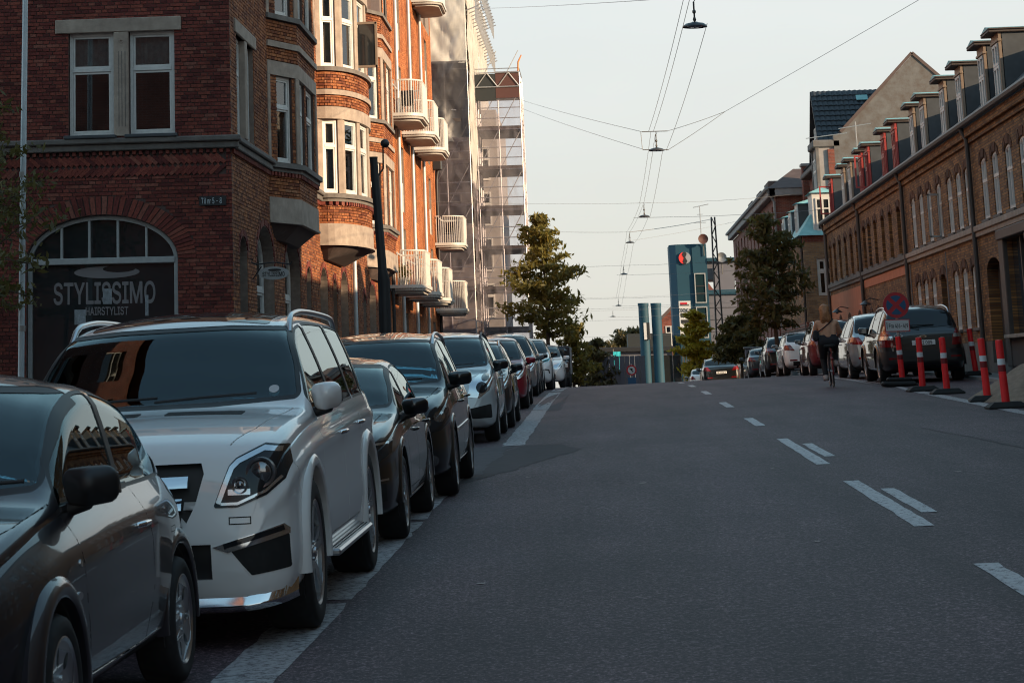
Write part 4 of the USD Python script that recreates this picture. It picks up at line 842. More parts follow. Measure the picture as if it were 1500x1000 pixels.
# far dark van with a barred side
v = thing('delivery_van', 'dark box van with barred rear frame, last vehicle at the left kerb before the trees', 'van', (-2.0, 84.5, float(zg(-2.0, 84.5))))
obj(v, 'cargo_box', cbox(-.80, .80, 1.4, 4.6, .42, 1.50, .06), 'dark_steel'); obj(v, 'cab', join([cbox(-.78, .78, 0, 1.5, .40, 1.02, .10), cbox(-.72, .72, .45, 1.45, 1.0, 1.42, .10)]), 'paint_black')
obj(v, 'windscreen', mv(cbox(-.62, .62, -.01, .01, 0, .34, .005), (0, .44, 1.04)), 'car_glass'); obj(v, 'bumper', cbox(-.78, .78, -.06, .05, .35, .55, .02), 'black_plastic')
for x in (-.6, .6): obj(v, 'headlight', cbox(x - .13, x + .13, -.02, .02, .72, .86, .01), 'lamp_silver')
for i in range(7): obj(v, 'side_bar', cbox(.80, .83, 1.5 + i * .48, 1.54 + i * .48, .5, 1.45, .006), 'galvanised')
ty, rm_, bk, br = wheel_meshes(.32, .2, 'five')
for y in (.75, 3.7):
    for sx in (1, -1):
        f = (lambda m: mv(m, (.70, y, .32))) if sx > 0 else (lambda m: mv(mirror_x(m), (-.70, y, .32)))
        w_p = obj(v, 'wheel', f(ty), 'tyre_rubber', smooth=40); obj(w_p, 'rim', f(join([rm_, bk])), 'dark_alloy')
# --- right-hand side, seen from behind
S = family('parked_car', 4.55, 1.86, 1.70, 'paint_black', 1.0, (1.35, 1.13), (2.02, 1.62), (4.05, 1.60), (4.42, 1.16), 1.08, (.88, 3.55), .365, 'five', [(0, .72), (.25, .86), (1.2, 1.03), (2.5, 1.07), (4.55, 1.05)], HEAD, n=120, tum=.24, gap=.06, flare=.03, sill=.34, rails=(2.1, 4.1, .06), mirror=(1.70, 1.17, .24, .2),
           fit=[('taillight', Pg([(.60, .78), (.92, .80), (.92, 1.13), (.74, 1.14), (.64, 1.0)]), 'lamp_red', .008, 'r'), ('taillight_lens', Pg([(.64, .95), (.90, .95), (.90, 1.03), (.66, 1.03)]), 'lamp_silver', .012, 'r'), ('rear_bumper', sbox(-.9, .42, .9, .70), 'black_plastic', .02, 'r'), ('reflector_strip', sbox(.55, .52, .78, .56), 'lamp_red', .026, 'r'), ('tailgate_handle', affinity.scale(Point(0.02, .99).buffer(1), .06, .03), 'chrome', .015, 'r')],
           side_fit=[('door_moulding', stroke([(1.3, .62), (3.15, .62)], .07), 'dark_steel', .012)], tw=.24, rr=.235, glass='car_glass')
M = car_place(7.06, 54.5 + 3.55, True); r, sh = build_car(S, 'black off-road car with roof rails and oval country sticker, parked behind the red posts', M, RIGHT)
number_plate(r, 4.56, .86, 'ZW 2 005', True)
tt = text('DK', .075, .003, True, 1.0); a = obj(r, 'country_sticker', mv(ell((0, 0, 0), (.105, .006, .068), 2), (-(-.52), 4.515, 1.01)), 'sign_white', smooth=True)
obj(a, 'lettering', (np.stack([.52 - tt[0][:, 0], 4.522 + tt[0][:, 2], 1.01 - .037 + tt[0][:, 1]], 1), tt[1]), 'ink')
bt = text('WAGON', .04, .003, True, 1.6); obj(r, 'badge_lettering', (np.stack([.52 - bt[0][:, 0], 4.505 + bt[0][:, 2], 1.105 + bt[0][:, 1]], 1), bt[1]), 'chrome')
obj(r, 'rear_wiper', tube([(.05, 4.44, 1.17), (.30, 4.40, 1.25), (-.28, 4.36, 1.24)], .012, 6), 'black_plastic')
def rear(label, left_x, y_rear, paint_, L, Wd, H, **kw):
    S = family('parked_car', L, Wd, H, paint_, kw.pop('hood', .88), (1.1, 1.03), (1.9, H - .08), (L - .72, H - .09), (L - .22, 1.08), 1.0, (.88, L - .72), kw.pop('tr', .32), 'five', [(0, .66), (.25, .80), (1.1, .95), (2.4, .99), (L, 1.0)], HEAD, n=64,
               **{**dict(fit=[('taillight', kw.pop('tl', Pg([(.50, .82), (.84, .86), (.86, 1.02), (.64, 1.03)])), 'lamp_red', .008, 'r'), ('rear_bumper_trim', sbox(-.6, .32, .6, .46), 'black_plastic', .004, 'r'), ('bumper_reflector', sbox(.45, .48, .7, .53), 'lamp_red', .01, 'r'), ('exhaust', Point(.45, .30).buffer(.04), 'chrome', .03, 'r')]), **kw})
    r, sh = build_car(S, label, car_place(left_x + Wd / 2, y_rear + L, True), RIGHT)
    number_plate(r, L + .012, .74, 'CE 4' + str(10 + int(y_rear)) + ' 2', True); return r
rear('silver van-like car almost hidden between the woman cycling and the black off-road car', 6.13, 60.2, 'paint_silver', 4.4, 1.8, 1.62)
rear('dark red crossover parked beside the woman cycling', 6.10, 71.5, 'paint_maroon', 4.4, 1.82, 1.64, mirrormat='paint_black', rails=(2.0, 3.6, .05))
rear('white hatchback with red wrap-round tail lamps in the right-hand row', 6.12, 82.0, 'paint_white', 4.3, 1.82, 1.50)
rear('dark brown estate car beyond the white hatchback in the right-hand row', 6.18, 92.5, 'paint_black', 4.4, 1.82, 1.60, tl=Pg([(.50, .95), (.86, .97), (.86, 1.12), (.64, 1.13)]), rails=(2.0, 3.6, .05))
rear('dark bronze saloon farthest up the right-hand row beside the tree', 6.16, 103.0, 'paint_grey', 4.4, 1.76, 1.46)
S_ = rear('black estate car coming over the crest, only its roof and rear window showing', 4.75, 116, 'paint_black', 4.5, 1.84, 1.50, rails=(2.0, 3.7, .04))
data(S_, group='cars beyond the crest'); stage.GetPrimAtPath(S_).SetCustomDataByKey('group', 'cars beyond the crest')
S_ = rear('small white car beyond the crest, left of the black estate', 4.55, 128, 'paint_white', 4.0, 1.7, 1.46); stage.GetPrimAtPath(S_).SetCustomDataByKey('group', 'cars beyond the crest')
# ---------------------------------------------------------------- building kit
class Face:
    """a wall plane: origin, direction u along it (horizontal), outward normal; z is the world's"""
    def __init__(s, o, u, n): s.o = np.array([o[0], o[1], 0.0]); s.u = unit([u[0], u[1], 0]); s.n = unit([n[0], n[1], 0])
    def p(s, a, z, d=0.0): return s.o + s.u * a + s.n * d + np.array([0, 0, z])
    def map(s, m):          # local (u, z, d) -> world, keeping faces outward
        v = np.asarray(m[0], float); V = s.o + v[:, :1] * s.u + v[:, 2:3] * s.n + v[:, 1:2] * np.array([0, 0, 1.0])
        f = np.asarray(m[1]); return V, (f if np.dot(np.cross(s.u, [0, 0, 1]), s.n) > 0 else f[:, ::-1])
    def ext(s, poly, d0, d1): return s.map(extr(poly, d1 - d0, d0))
    def bx(s, u0, u1, z0, z1, d0, d1): return s.map(box(u0, u1, z0, z1, d0, d1))
    def cb(s, u0, u1, z0, z1, d0, d1, c=.008): return s.map(cbox(u0, u1, z0, z1, d0, d1, c))
_B5 = np.array([[4,5,6],[4,6,7],[0,1,5],[0,5,4],[1,2,6],[1,6,5],[2,3,7],[2,7,6],[3,0,4],[3,4,7]])
def brick_rects(u0, u1, z0, z1, holes=(), seed=0, h=.0667, j=.009):
    out = []; r = np.random.default_rng(seed); hol = unary_union(list(holes)) if holes else None
    if hol is not None: shapely.prepare(hol)
    k0 = int(math.floor(z0 / h)); k1 = int(math.ceil(z1 / h))
    for k in range(k0, k1):
        za, zb = max(k * h, z0), min((k + 1) * h - j, z1)
        if zb - za < .02: continue
        L = .238 if k % 2 == 0 else .119; off = (0, .0595, .119, .0595)[k % 4]
        n0 = int(math.floor((u0 - off) / L)); n1 = int(math.ceil((u1 - off) / L))
        for n in range(n0, n1):
            a, b = max(off + n * L, u0), min(off + (n + 1) * L - j, u1)
            if b - a > .03: out.append((a, b, za, zb))
    R = np.array(out)
    if hol is not None and len(R):
        bx_ = shapely.box(R[:, 0], R[:, 2], R[:, 1], R[:, 3]); hit = shapely.intersects(hol, bx_)
        ok = ~hit; part = np.where(hit)[0]; extra = []
        for q in part:
            d = bx_[q].difference(hol)
            if d.area < .0012: continue
            a, c, b, e = d.bounds
            if d.area > .75 * (b - a) * (e - c): extra.append((a, b, c, e))
        R = np.r_[R[ok], np.array(extra).reshape(-1, 4)]
    return R
def brick_mesh(R, d0=-.02, d1=0.0, seed=0, jit=.0035):
    r = np.random.default_rng(seed); n = len(R); d = d1 + r.uniform(-jit, jit, n); tl = r.uniform(-.0012, .0012, (n, 4)); c = .0028
    u0, u1, z0, z1 = (R[:, i] for i in range(4))
    V = np.zeros((n, 8, 3)); u = np.stack([u0, u1, u1, u0], 1); z = np.stack([z0, z0, z1, z1], 1) + tl
    V[:, :4, 0] = u; V[:, :4, 1] = z; V[:, :4, 2] = d0
    cu = np.array([c, -c, -c, c]); cz = np.array([c, c, -c, -c]); V[:, 4:, 0] = u + cu; V[:, 4:, 1] = z + cz; V[:, 4:, 2] = d[:, None]
    F = (_B5[None] + (np.arange(n) * 8)[:, None, None]).reshape(-1, 3)
    return V.reshape(-1, 3), F
def window(root, F, u0, u1, z0, z1, mat_='white_wood', fw=.055, rec=.10, transom=.64, mull=False, pane='pane', name='window', curtain=False, depth=.06, cross2=False, head=None, blind=None):
    """frame, transom and mullion as one part; the pane a sub-part. head: rise of an arched head"""
    d1 = -rec; d0 = -rec - depth; zt = z0 + (z1 - z0) * transom if transom else None
    outer = sbox(u0, z0, u1, z1) if not head else arch_poly(u0, u1, z0, z1 - head, head)
    inner = outer.buffer(-fw, join_style=2)
    ms = [F.ext(outer.difference(inner), d0, d1)]
    if zt: ms.append(F.cb(u0 + fw, u1 - fw, zt - fw * .6, zt + fw * .6, d0, d1 + .008, .004))
    um = (u0 + u1) / 2
    if mull: ms.append(F.bx(um - fw * .55, um + fw * .55, z0 + fw, (z1 - fw if not head else z1 - .01), d0, d1 + .004))
    cells = [(z0 + fw, (zt - fw * .6) if zt else z1 - fw)] + ([(zt + fw * .6, z1 - fw)] if zt else [])
    cu = [(u0 + fw, um - fw * .55), (um + fw * .55, u1 - fw)] if mull else [(u0 + fw, u1 - fw)]
    sw = fw * .62
    for (a, b) in cells:
        for (c, e) in cu:
            s_ = sbox(c + .004, a + .004, e - .004, b - .004)
            if head: s_ = s_.intersection(outer.buffer(-fw * .9))
            if s_.area > .01: ms.append(F.ext(s_.difference(s_.buffer(-sw, join_style=2)), d0 + .006, d1 - .012))
    w_ = obj(root, name, join(ms), mat_)
    obj(w_, 'pane', F.ext(outer.buffer(-fw * .7), d0 + .018, d0 + .024), pane)
    if blind: obj(w_, 'blind', F.bx(u0 + fw, u1 - fw, z1 - (z1 - z0) * blind, z1 - fw * .8, d0 - .06, d0 - .05), 'curtain')
    if curtain and zt:
        n = 24; us = np.linspace(u0 + fw, u1 - fw, n); zz = [zt + .02, z1 - fw]; dd = d0 - .10 + .02 * np.sin(us * 55)
        V = np.array([[u, z, d] for z in zz for u, d in zip(us, dd)]); f = [[i, i + 1, i + n + 1] for i in range(n - 1)] + [[i, i + n + 1, i + n] for i in range(n - 1)]
        obj(w_, 'curtain', F.map((V, np.array(f))), 'curtain', smooth=True)
    return w_
def arch_bricks(F, c, a, zs, rise, th, n, d0=-.02, d1=.004, lo=0, hi=np.pi):
    """one ring of bricks standing round an arch"""
    out = []
    t = np.linspace(lo, hi, n + 1)
    for i in range(n):
        g = .10 * (t[1] - t[0]); t0, t1 = t[i] + g, t[i + 1] - g
        q = [(c + (a + r_) * math.cos(k), zs + (rise + r_) * math.sin(k)) for k, r_ in ((t0, .012), (t1, .012), (t1, th), (t0, th))]
        out.append(F.ext(Polygon(q), d0, d1 + .004 * (i % 3)))
    return out
CORNER = (-6.3, 39.893)
FA = Face(CORNER, (-.99951, -.03123), (.03123, -.99951)); FB = Face((-6.3, 0), (0, 1), (1, 0))
# ================================================================= corner brick house with the hairdresser
H = thing('corner_house', 'dark red brick corner house with hairdresser window, stone-mullioned windows and bays', 'building')
big = arch_poly(.98, 3.68, .55, 3.68, .78, 28)
upA = [sbox(u0, z, u1, z + 1.86) for z in (5.86, 8.95, 12.0) for (u0, u1) in ((1.00, 1.82), (2.10, 2.92))]
upA += [sbox(u0 + 4.1, b.bounds[1], u0 + 4.92, b.bounds[3]) for b in upA[:0] for u0 in ()]
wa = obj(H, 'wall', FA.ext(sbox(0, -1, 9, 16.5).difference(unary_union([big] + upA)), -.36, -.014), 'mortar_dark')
AR = [(40.66, 41.64, 3.88, 4.1, 0), (42.73, 45.13, 3.80, 4.46, 1), (46.61, 49.12, 3.80, 4.42, 1), (50.12, 51.0, 3.75, 3.99, 0), (52.59, 54.21, 3.70, 4.1, 1), (55.18, 56.06, 3.72, 3.94, 0), (56.81, 58.6, 3.75, 4.2, 1), (60.14, 61.0, 3.70, 3.88, 0), (62.22, 63.1, 3.66, 3.84, 0), (63.95, 65.93, 3.75, 4.15, 1), (67.2, 69.0, 3.75, 4.15, 1)]
holesB = [arch_poly(a, b, .7, s - .1, t - s + .1) for a, b, s, t, k in AR]
holesB += [sbox(40.66, z, 42.76, z + 1.83) for z in (5.9, 8.95, 12.0)] + [sbox(60.3, z, 62.2, z + 1.83) for z in (5.9, 8.95, 12.0)]
BAYS = [('poly', 44.6, 49.6, .47), ('round', 52.8, 57.6, .95), ('poly', 63.6, 68.6, .47)]
holesB += [sbox(a + .25, z, b - .25, z + 1.8) for _, a, b, _ in BAYS for z in (5.8, 8.7, 11.8)]
wb = obj(H, 'wall', FB.ext(sbox(40.26, -1, 70.4, 16.5).difference(unary_union(holesB)), -.36, -.014), 'mortar')
obj(H, 'wall', join([box(-9.0, -6.7, 70.1, 70.4, 0, 16.4), FA.bx(8.7, 9, -1, 16.4, -9, -.4), box(-14.5, -6.68, 40.3, 70, 16.2, 16.4)]), 'mortar')
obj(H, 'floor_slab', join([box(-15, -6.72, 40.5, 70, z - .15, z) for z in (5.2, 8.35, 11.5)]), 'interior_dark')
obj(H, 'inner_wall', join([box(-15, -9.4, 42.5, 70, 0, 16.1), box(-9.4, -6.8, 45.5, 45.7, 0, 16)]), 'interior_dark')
# front to the side street
ledge = [sbox(0, 5.58, 9, 5.80)] + upA + [q_ for z_ in (5.86, 8.95) for q_ in (sbox(.86, z_ + 1.85, 3.17, z_ + 2.10), sbox(1.82, z_, 2.10, z_ + 1.86))]
herr = sbox(.10, 5.12, 8.9, 5.50); dent = sbox(0, 5.50, 9, 5.58)
archring = Polygon([(2.33 + (1.35 + .33) * math.cos(t), 3.68 + (.78 + .33) * math.sin(t)) for t in np.linspace(0, np.pi, 40)])
RA = brick_rects(0.0, 4.6, .2, 9.6, [big, herr, dent, archring, sbox(4.6, 0, 5, 1)] + ledge, 1)
lit = (RA[:, 1] - RA[:, 0] > .15) & (RA[:, 2] > 3.2) & (RA[:, 3] < 8.4) & (RA[:, 0] < 1.02)
sel = np.where(lit)[0][:240]; rest = np.setdiff1d(np.arange(len(RA)), sel)
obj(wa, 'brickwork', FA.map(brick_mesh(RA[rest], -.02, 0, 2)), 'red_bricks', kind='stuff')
jr = np.random.default_rng(3)
for q in sel: obj(wa, 'brick', FA.map(brick_mesh(RA[q:q + 1], -.02, jr.uniform(-.003, .004), 4, 0)), 'red_brick')
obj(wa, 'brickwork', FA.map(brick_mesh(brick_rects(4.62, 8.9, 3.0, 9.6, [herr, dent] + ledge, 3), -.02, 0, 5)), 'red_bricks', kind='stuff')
for row, (z, sg) in enumerate(((5.405, 1), (5.215, -1))):
    for k in range(44):
        u = .20 + k * .101; b = mv(cbox(-.115, .115, -.034, .034, -.02, .018, .004), (0, 0, 0), rz(sg * math.radians(42))); obj(wa, 'herringbone_brick', FA.map(mv(b, (u, z, 0))), 'red_brick')
for k in range(38): obj(wa, 'dentil', FA.cb(.02 + k * .12, .085 + k * .12, 5.505, 5.575, -.02, .045, .005), 'red_brick')
obj(wa, 'cornice', join([FA.cb(-.14, 9, 5.58, 5.70, -.02, .09, .015), FA.cb(-.18, 9, 5.70, 5.80, -.02, .15, .02)]), 'dark_stone')
for m in arch_bricks(FA, 2.33, 1.35, 3.68, .78, .33, 46): obj(wa, 'arch_brick', m, 'red_brick')
for z in (5.86, 8.95):
    obj(H, 'lintel', FA.cb(.87, 3.16, z + 1.85, z + 2.10, -.10, .035, .012), 'sandstone')
    ml = obj(H, 'stone_mullion', FA.cb(1.825, 2.095, z - .02, z + 1.85, -.18, .03, .012), 'sandstone')
    for u in (1.885, 1.945, 2.0): obj(ml, 'flute', FA.bx(u - .006, u + .006, z + .15, z + 1.5, .028, .0325), 'dark_stone')
    obj(ml, 'ring', FA.map(mv(lathe([(.035, .028), (.035, .042), (.022, .042), (.022, .028)], 20), (1.955, z + 1.68, 0))), 'sandstone', smooth=30)
    for u0, u1 in ((1.00, 1.82), (2.10, 2.92)):
        window(H, FA, u0 + .01, u1 - .01, z + .01, z + 1.85, rec=.09, curtain=True); obj(H, 'window_sill', FA.map(mv(cbox(u0 - .06, u1 + .06, -.06, 0, -.06, .17, .01), (0, z + .0, 0))), 'slate')
# the hairdresser's window
shop = obj(H, 'shop_window', join([FA.ext(arch_poly(.99, 3.67, .6, 3.68, .775, 28).difference(arch_poly(1.06, 3.60, .66, 3.68, .705, 28)), -.20, -.10), FA.cb(1.04, 3.62, 3.61, 3.72, -.20, -.085, .01)] + [FA.cb(u - .02, u + .02, 3.7, 3.68 + .72 * math.sqrt(max(0, 1 - ((u - 2.33) / 1.32) ** 2)), -.19, -.10, .004) for u in (1.55, 2.06, 2.57, 3.07)]), 'grey_wood')
obj(shop, 'pane', FA.ext(arch_poly(1.05, 3.61, .65, 3.68, .70, 28), -.175, -.168), 'dark_pane')
def on_face(F, t, uc, z, d, sx=-1):
    v = t[0]; return F.map((np.stack([uc + sx * v[:, 0], z + v[:, 1], d + v[:, 2]], 1), t[1]))
def fit_text(s, wd, h, bold=False):
    t = text(s, h, .003, bold); w0 = t[0][:, 0].max() - t[0][:, 0].min(); return t[0] * [wd / w0, 1, 1], t[1]
obj(shop, 'shop_lettering', on_face(FA, fit_text('STYLISSIMO', 1.82, .36, True), 2.315, 2.93, -.166), 'grey_vinyl')
obj(shop, 'shop_lettering', on_face(FA, fit_text('HAIRSTYLIST', .76, .135, True), 2.27, 2.73, -.166), 'grey_vinyl')
lg = affinity.scale(Point(2.27, 3.47).buffer(1, 32), .585, .105).difference(affinity.scale(Point(2.05, 3.525).buffer(1, 32), .29, .062))
obj(shop, 'shop_emblem', FA.ext(lg, -.166, -.163), 'grey_vinyl')
for (u, z, w_, h_) in ((2.26, 3.05, .16, .27), (2.75, 2.70, .20, .26), (1.56, 2.88, .06, .36)): obj(H, 'poster', FA.bx(u - w_ / 2, u + w_ / 2, z - h_ / 2, z + h_ / 2, -.164, -.160), 'poster')
t = thing('address_sign', 'small black address plate with pale lettering on the brick corner', 'sign'); obj(t, 'plate', FA.cb(.10, .58, 4.575, 4.745, .006, .03, .004), 'ink'); obj(t, 'lettering', on_face(FA, fit_text('Til nr 5 - 8', .36, .10), .36, 4.61, .030), 'pale_steel')
# street front: brickwork, arches, bays
ledB = [sbox(39.8, 5.5, 71, 5.82)] + [sbox(a, 7.72, b, 8.0) for a, b in ((40.4, 43.0), (60.0, 62.5))] + [sbox(a + .02, 4.6, b - .02, 17) for _, a, b, _ in BAYS]
rings = [Polygon([((a + b) / 2 + ((b - a) / 2 + .14) * math.cos(q), s - .1 + (t - s + .1 + .14) * math.sin(q)) for q in np.linspace(0, np.pi, 20)]) for a, b, s, t, k in AR]
RB = brick_rects(39.893, 70.35, 1.0, 12.5, holesB + ledB + rings, 6)
RB = RB[RB[:, 2] < 8.9 + (RB[:, 0] - 39) * .15]
obj(wb, 'brickwork', FB.map(brick_mesh(RB, -.02, 0, 7)), 'sunlit_bricks', kind='stuff')
ab = []
for a, b, s, t, k in AR: ab += arch_bricks(FB, (a + b) / 2, (b - a) / 2, s - .1, t - s + .1, .13, 22 if k else 12)
obj(wb, 'arch_brickwork', join(ab), 'red_bricks', kind='stuff')
for a, b in ((39.893, 44.6), (49.6, 52.8), (57.6, 63.6), (68.6, 70.35)):
    obj(wb, 'cornice', join([FB.cb(a - (.09 if a < 40 else 0), b, 5.58, 5.70, -.02, .09, .015), FB.cb(a - (.13 if a < 40 else 0), b, 5.70, 5.80, -.02, .15, .02)]), 'dark_stone')
    obj(wb, 'dentils', join([FB.bx(u, u + .07, 5.49, 5.575, -.02, .05) for u in np.arange(a + .03, b - .05, .13)]), 'red_bricks', kind='stuff')
for a, b, s, t, k in AR:
    if k: window(H, FB, a + .03, b - .03, 1.2, t - .03, fw=.07, rec=.22, transom=.64, mull=True, head=t - s + .08)
    else: obj(H, 'blind_niche', FB.ext(arch_poly(a, b, .7, s - .1, t - s + .1), -.34, -.22), 'mortar_dark')
for y0, y1 in ((40.66, 42.76), (60.3, 62.2)):
    for z in (5.9, 8.95):
        ym = (y0 + y1) / 2; obj(H, 'lintel', FB.cb(y0 - .22, y1 + .22, z + 1.83, z + 2.08, -.1, .03, .012), 'sandstone'); obj(H, 'stone_mullion', FB.cb(ym - .14, ym + .14, z, z + 1.83, -.18, .02, .012), 'sandstone')
        window(H, FB, y0 + .01, ym - .15, z + .01, z + 1.82, rec=.10); window(H, FB, ym + .15, y1 - .01, z + .01, z + 1.82, rec=.10)
def bay(label_kind, y0, y1, proj):
    """one oriel: its facets carry bands of stone, brick, a dentil cornice and windows between stone posts"""
    if label_kind == 'poly': pts = [(-6.3, y0), (-6.3 + proj, y0 + 1.05), (-6.3 + proj, y1 - 1.05), (-6.3, y1)]
    else:
        yc, a = (y0 + y1) / 2, (y1 - y0) / 2; th = np.linspace(0, np.pi, 25); pts = [(-6.3 + proj * math.sin(q) ** .8, yc - a * math.cos(q)) for q in th]
    P2 = Polygon(pts + [(-6.5, y1), (-6.5, y0)])
    b = obj(H, 'oriel_bay', join([extr(P2.buffer(-.03, join_style=2), 1.0, 4.7)] + [extr(P2.buffer(-.27, join_style=2), 12, 4.9)] + [extr(P2.buffer(-.03, join_style=2), z1 - z0, z0) for z0, z1 in ((7.55, 8.72), (10.55, 11.8))]), 'mortar_dark')
    band = lambda z0, z1, off: extr(P2.buffer(off, join_style=2 if label_kind == 'poly' else 1), z1 - z0, z0)
    obj(b, 'bay_base', join([band(4.62, 5.08, .02), band(4.58, 4.62, .05)]), 'sandstone', smooth=30)
    q0 = np.array(P2.buffer(-.04).exterior.coords)[:, :2]; q1 = np.array(P2.buffer(-.10).exterior.coords)[:, :2]; q1 = np.c_[np.minimum(q1[:, 0], -6.3 + .10), (q1[:, 1] - (y0 + y1) / 2) * .80 + (y0 + y1) / 2]
    obj(b, 'bay_corbel', marr(m3.Manifold.hull_points(np.r_[np.c_[q0, np.full(len(q0), 4.58)], np.c_[q1, np.full(len(q1), 4.28)]])), 'mortar_dark')
    for z0_, z1_, o_ in ((5.58, 5.66, .06), (5.66, 5.76, .12), (8.62, 8.72, .07), (11.7, 11.8, .07)): obj(b, 'bay_cornice', band(z0_, z1_, o_), 'dark_stone', smooth=30)
    for z0_, z1_, o_ in ((7.50, 7.78, .025), (8.06, 8.18, .05), (10.5, 10.78, .025), (11.05, 11.17, .05)): obj(b, 'stone_band', band(z0_, z1_, o_), 'sandstone', smooth=30)
    segs = []
    for i in range(len(pts) - 1):
        p, q = np.array(pts[i]), np.array(pts[i + 1]); L = np.linalg.norm(q - p); t_ = (q - p) / L; segs.append((Face(p, t_, (t_[1], -t_[0])), L))
    bm, dm = [], []
    for i, (F, L) in enumerate(segs):
        bands = [(5.08, 5.50), (7.78, 8.06), (8.18, 8.62), (10.78, 11.05), (11.17, 11.7)]
        zz = []
        for z0, z1 in bands:
            zz.append(brick_rects(0, L, z0, z1, (), 8, h=.0667)); 
        bm.append(F.map(brick_mesh(np.concatenate(zz), -.03, 0, 9 + i)))
        n = max(1, int(round(L / .13)))
        dm += [F.bx((k + .2) * L / n, (k + .75) * L / n, 5.50, 5.58, -.03, .05) for k in range(n)]
    obj(b, 'bay_brickwork', join(bm), 'sunlit_bricks', kind='stuff'); obj(b, 'dentils', join(dm), 'red_bricks', kind='stuff')
    if label_kind == 'poly':
        fac = [(segs[0][0], segs[0][1], [(.34, .92)]), (segs[1][0], segs[1][1], [(.25, 1.05), (1.30, segs[1][1] - .3)] if segs[1][1] > 2 else [(.2, segs[1][1] - .2)]), (segs[2][0], segs[2][1], [(.2, .8)])]
    else:
        fac = []
        for i0 in range(0, 24, 4):
            p, q = np.array(pts[i0]), np.array(pts[i0 + 4]); L = np.linalg.norm(q - p); t_ = (q - p) / L; fac.append((Face(p, t_, (t_[1], -t_[0])), L, [(.12, L - .12)] if 4 <= i0 <= 16 or i0 == 0 else []))
    for zb, zt in ((5.78, 7.50), (8.72, 10.50)):
        for F, L, ws in fac:
            cuts = unary_union([sbox(a, zb - .1, c, zt + .1) for a, c in ws]) if ws else Polygon(); pier = sbox(.0, zb, L, zt).difference(cuts)
            if label_kind == 'poly':
                br = brick_rects(0, L, zb, zt, [cuts] if ws else [], 11); sp = [(a, c) for a, c in ws]
                [obj(b, 'bay_pier', F.ext(g_, -.25, -.012), 'mortar_dark') for g_ in getattr(pier, 'geoms', [pier])]; obj(b, 'pier_brickwork', F.map(brick_mesh(br, -.02, 0, 12)), 'sunlit_bricks', kind='stuff')
                obj(b, 'stone_post', F.cb(L - .12, L + .02, zb, zt, -.15, .03, .01), 'sandstone'); obj(b, 'stone_post', F.cb(-.02, .08, zb, zt, -.15, .025, .01), 'sandstone')
            else: [obj(b, 'stone_post', F.ext(g_, -.2, 0.0), 'sandstone') for g_ in getattr(pier, 'geoms', [pier])]
            for a, c in ws: window(b, F, a + .01, c - .01, zb + .01, zt - .01, rec=.06 if label_kind == 'poly' else .04, name='bay_window')
    return b
for k in BAYS: bay(*k)
# opened casement on the round bay
obj(H, 'open_casement', join([mv(cbox(-.30, .30, -.02, .02, 0, .06, .004), (-5.30, 54.35, 8.85 + z)) for z in (0, 1.05)] + [mv(cbox(-.03, .03, -.02, .02, 0, 1.1, .004), (-5.30 + x, 54.35, 8.85)) for x in (-.28, .28)]), 'cream_wood')
obj(H, 'open_casement_pane', box(-5.56, -5.04, 54.345, 54.355, 8.9, 9.9), 'dark_pane')
obj(H, 'downpipe', tube([(-6.2, 59.3, .5), (-6.2, 59.3, 16)], .055, 10), 'pale_steel', smooth=40)
obj(H, 'downpipe', tube([(-6.2, 70.45, .8), (-6.2, 70.45, 16)], .05, 10), 'dark_steel', smooth=40)
# ================================================================= modern orange brick block with balconies
MB_ = thing('balcony_block', 'modern orange brick apartment block with rounded white balconies and tall windows', 'building')
cols = [71.5, 76.3, 81.4, 86.2, 88.9]; hs = []
for c in cols:
    for z in (1.5, 4.25, 6.95, 9.65, 12.35, 15.05): hs.append((c - .55, z, c + .75, z + 2.15))
wallm = sbox(70.46, 0, 92.0, 18.5).difference(unary_union([sbox(*h) for h in hs]))
wm = obj(MB_, 'wall', FB.ext(wallm, -.40, -.012), 'mortar')
RM = brick_rects(70.46, 92.0, 1.2, 15, [sbox(*h) for h in hs], 14, h=.075)
obj(wm, 'brickwork', FB.map(brick_mesh(RM, -.02, 0, 15, .002)), 'orange_bricks', kind='stuff')
obj(MB_, 'wall', join([box(-12, -6.3, 91.6, 92.0, 0, 18.5), box(-12, -6.75, 70.5, 91.5, 18.2, 18.5)]), 'orange_bricks')
obj(MB_, 'inner_wall', box(-12, -8.2, 71, 91.5, 0, 18), 'interior_dark')
for (a, z0, b, z1) in hs:
    if z0 > 13: continue
    window(MB_, FB, a + .02, b - .02, z0 + .02, z1 - .02, 'white_wood' if z0 > 2 else 'grey_wood', .06, .24, .5 if False else .78, mull=False)
    if 5 < z0 < 9 or z0 > 12: obj(MB_, 'glass_rail', FB.cb(a, b, z0 - .05, z0 + 1.0, -.10, -.05, .008), 'balcony_white')
for y in (74.1, 79.6, 84.8): obj(MB_, 'downpipe', tube([(-6.2, y, .6), (-6.2, y, 18)], .06, 10), 'pale_steel', smooth=40)
dp = obj(MB_, 'downpipe', tube([(-6.18, 91.0, .6), (-6.18, 91.0, 9.2), (-6.1, 91.0, 9.7)], .06, 10), 'dark_steel', smooth=40); obj(dp, 'hopper', cbox(-6.3, -5.95, 90.8, 91.25, 9.6, 10.2, .03), 'dark_steel')
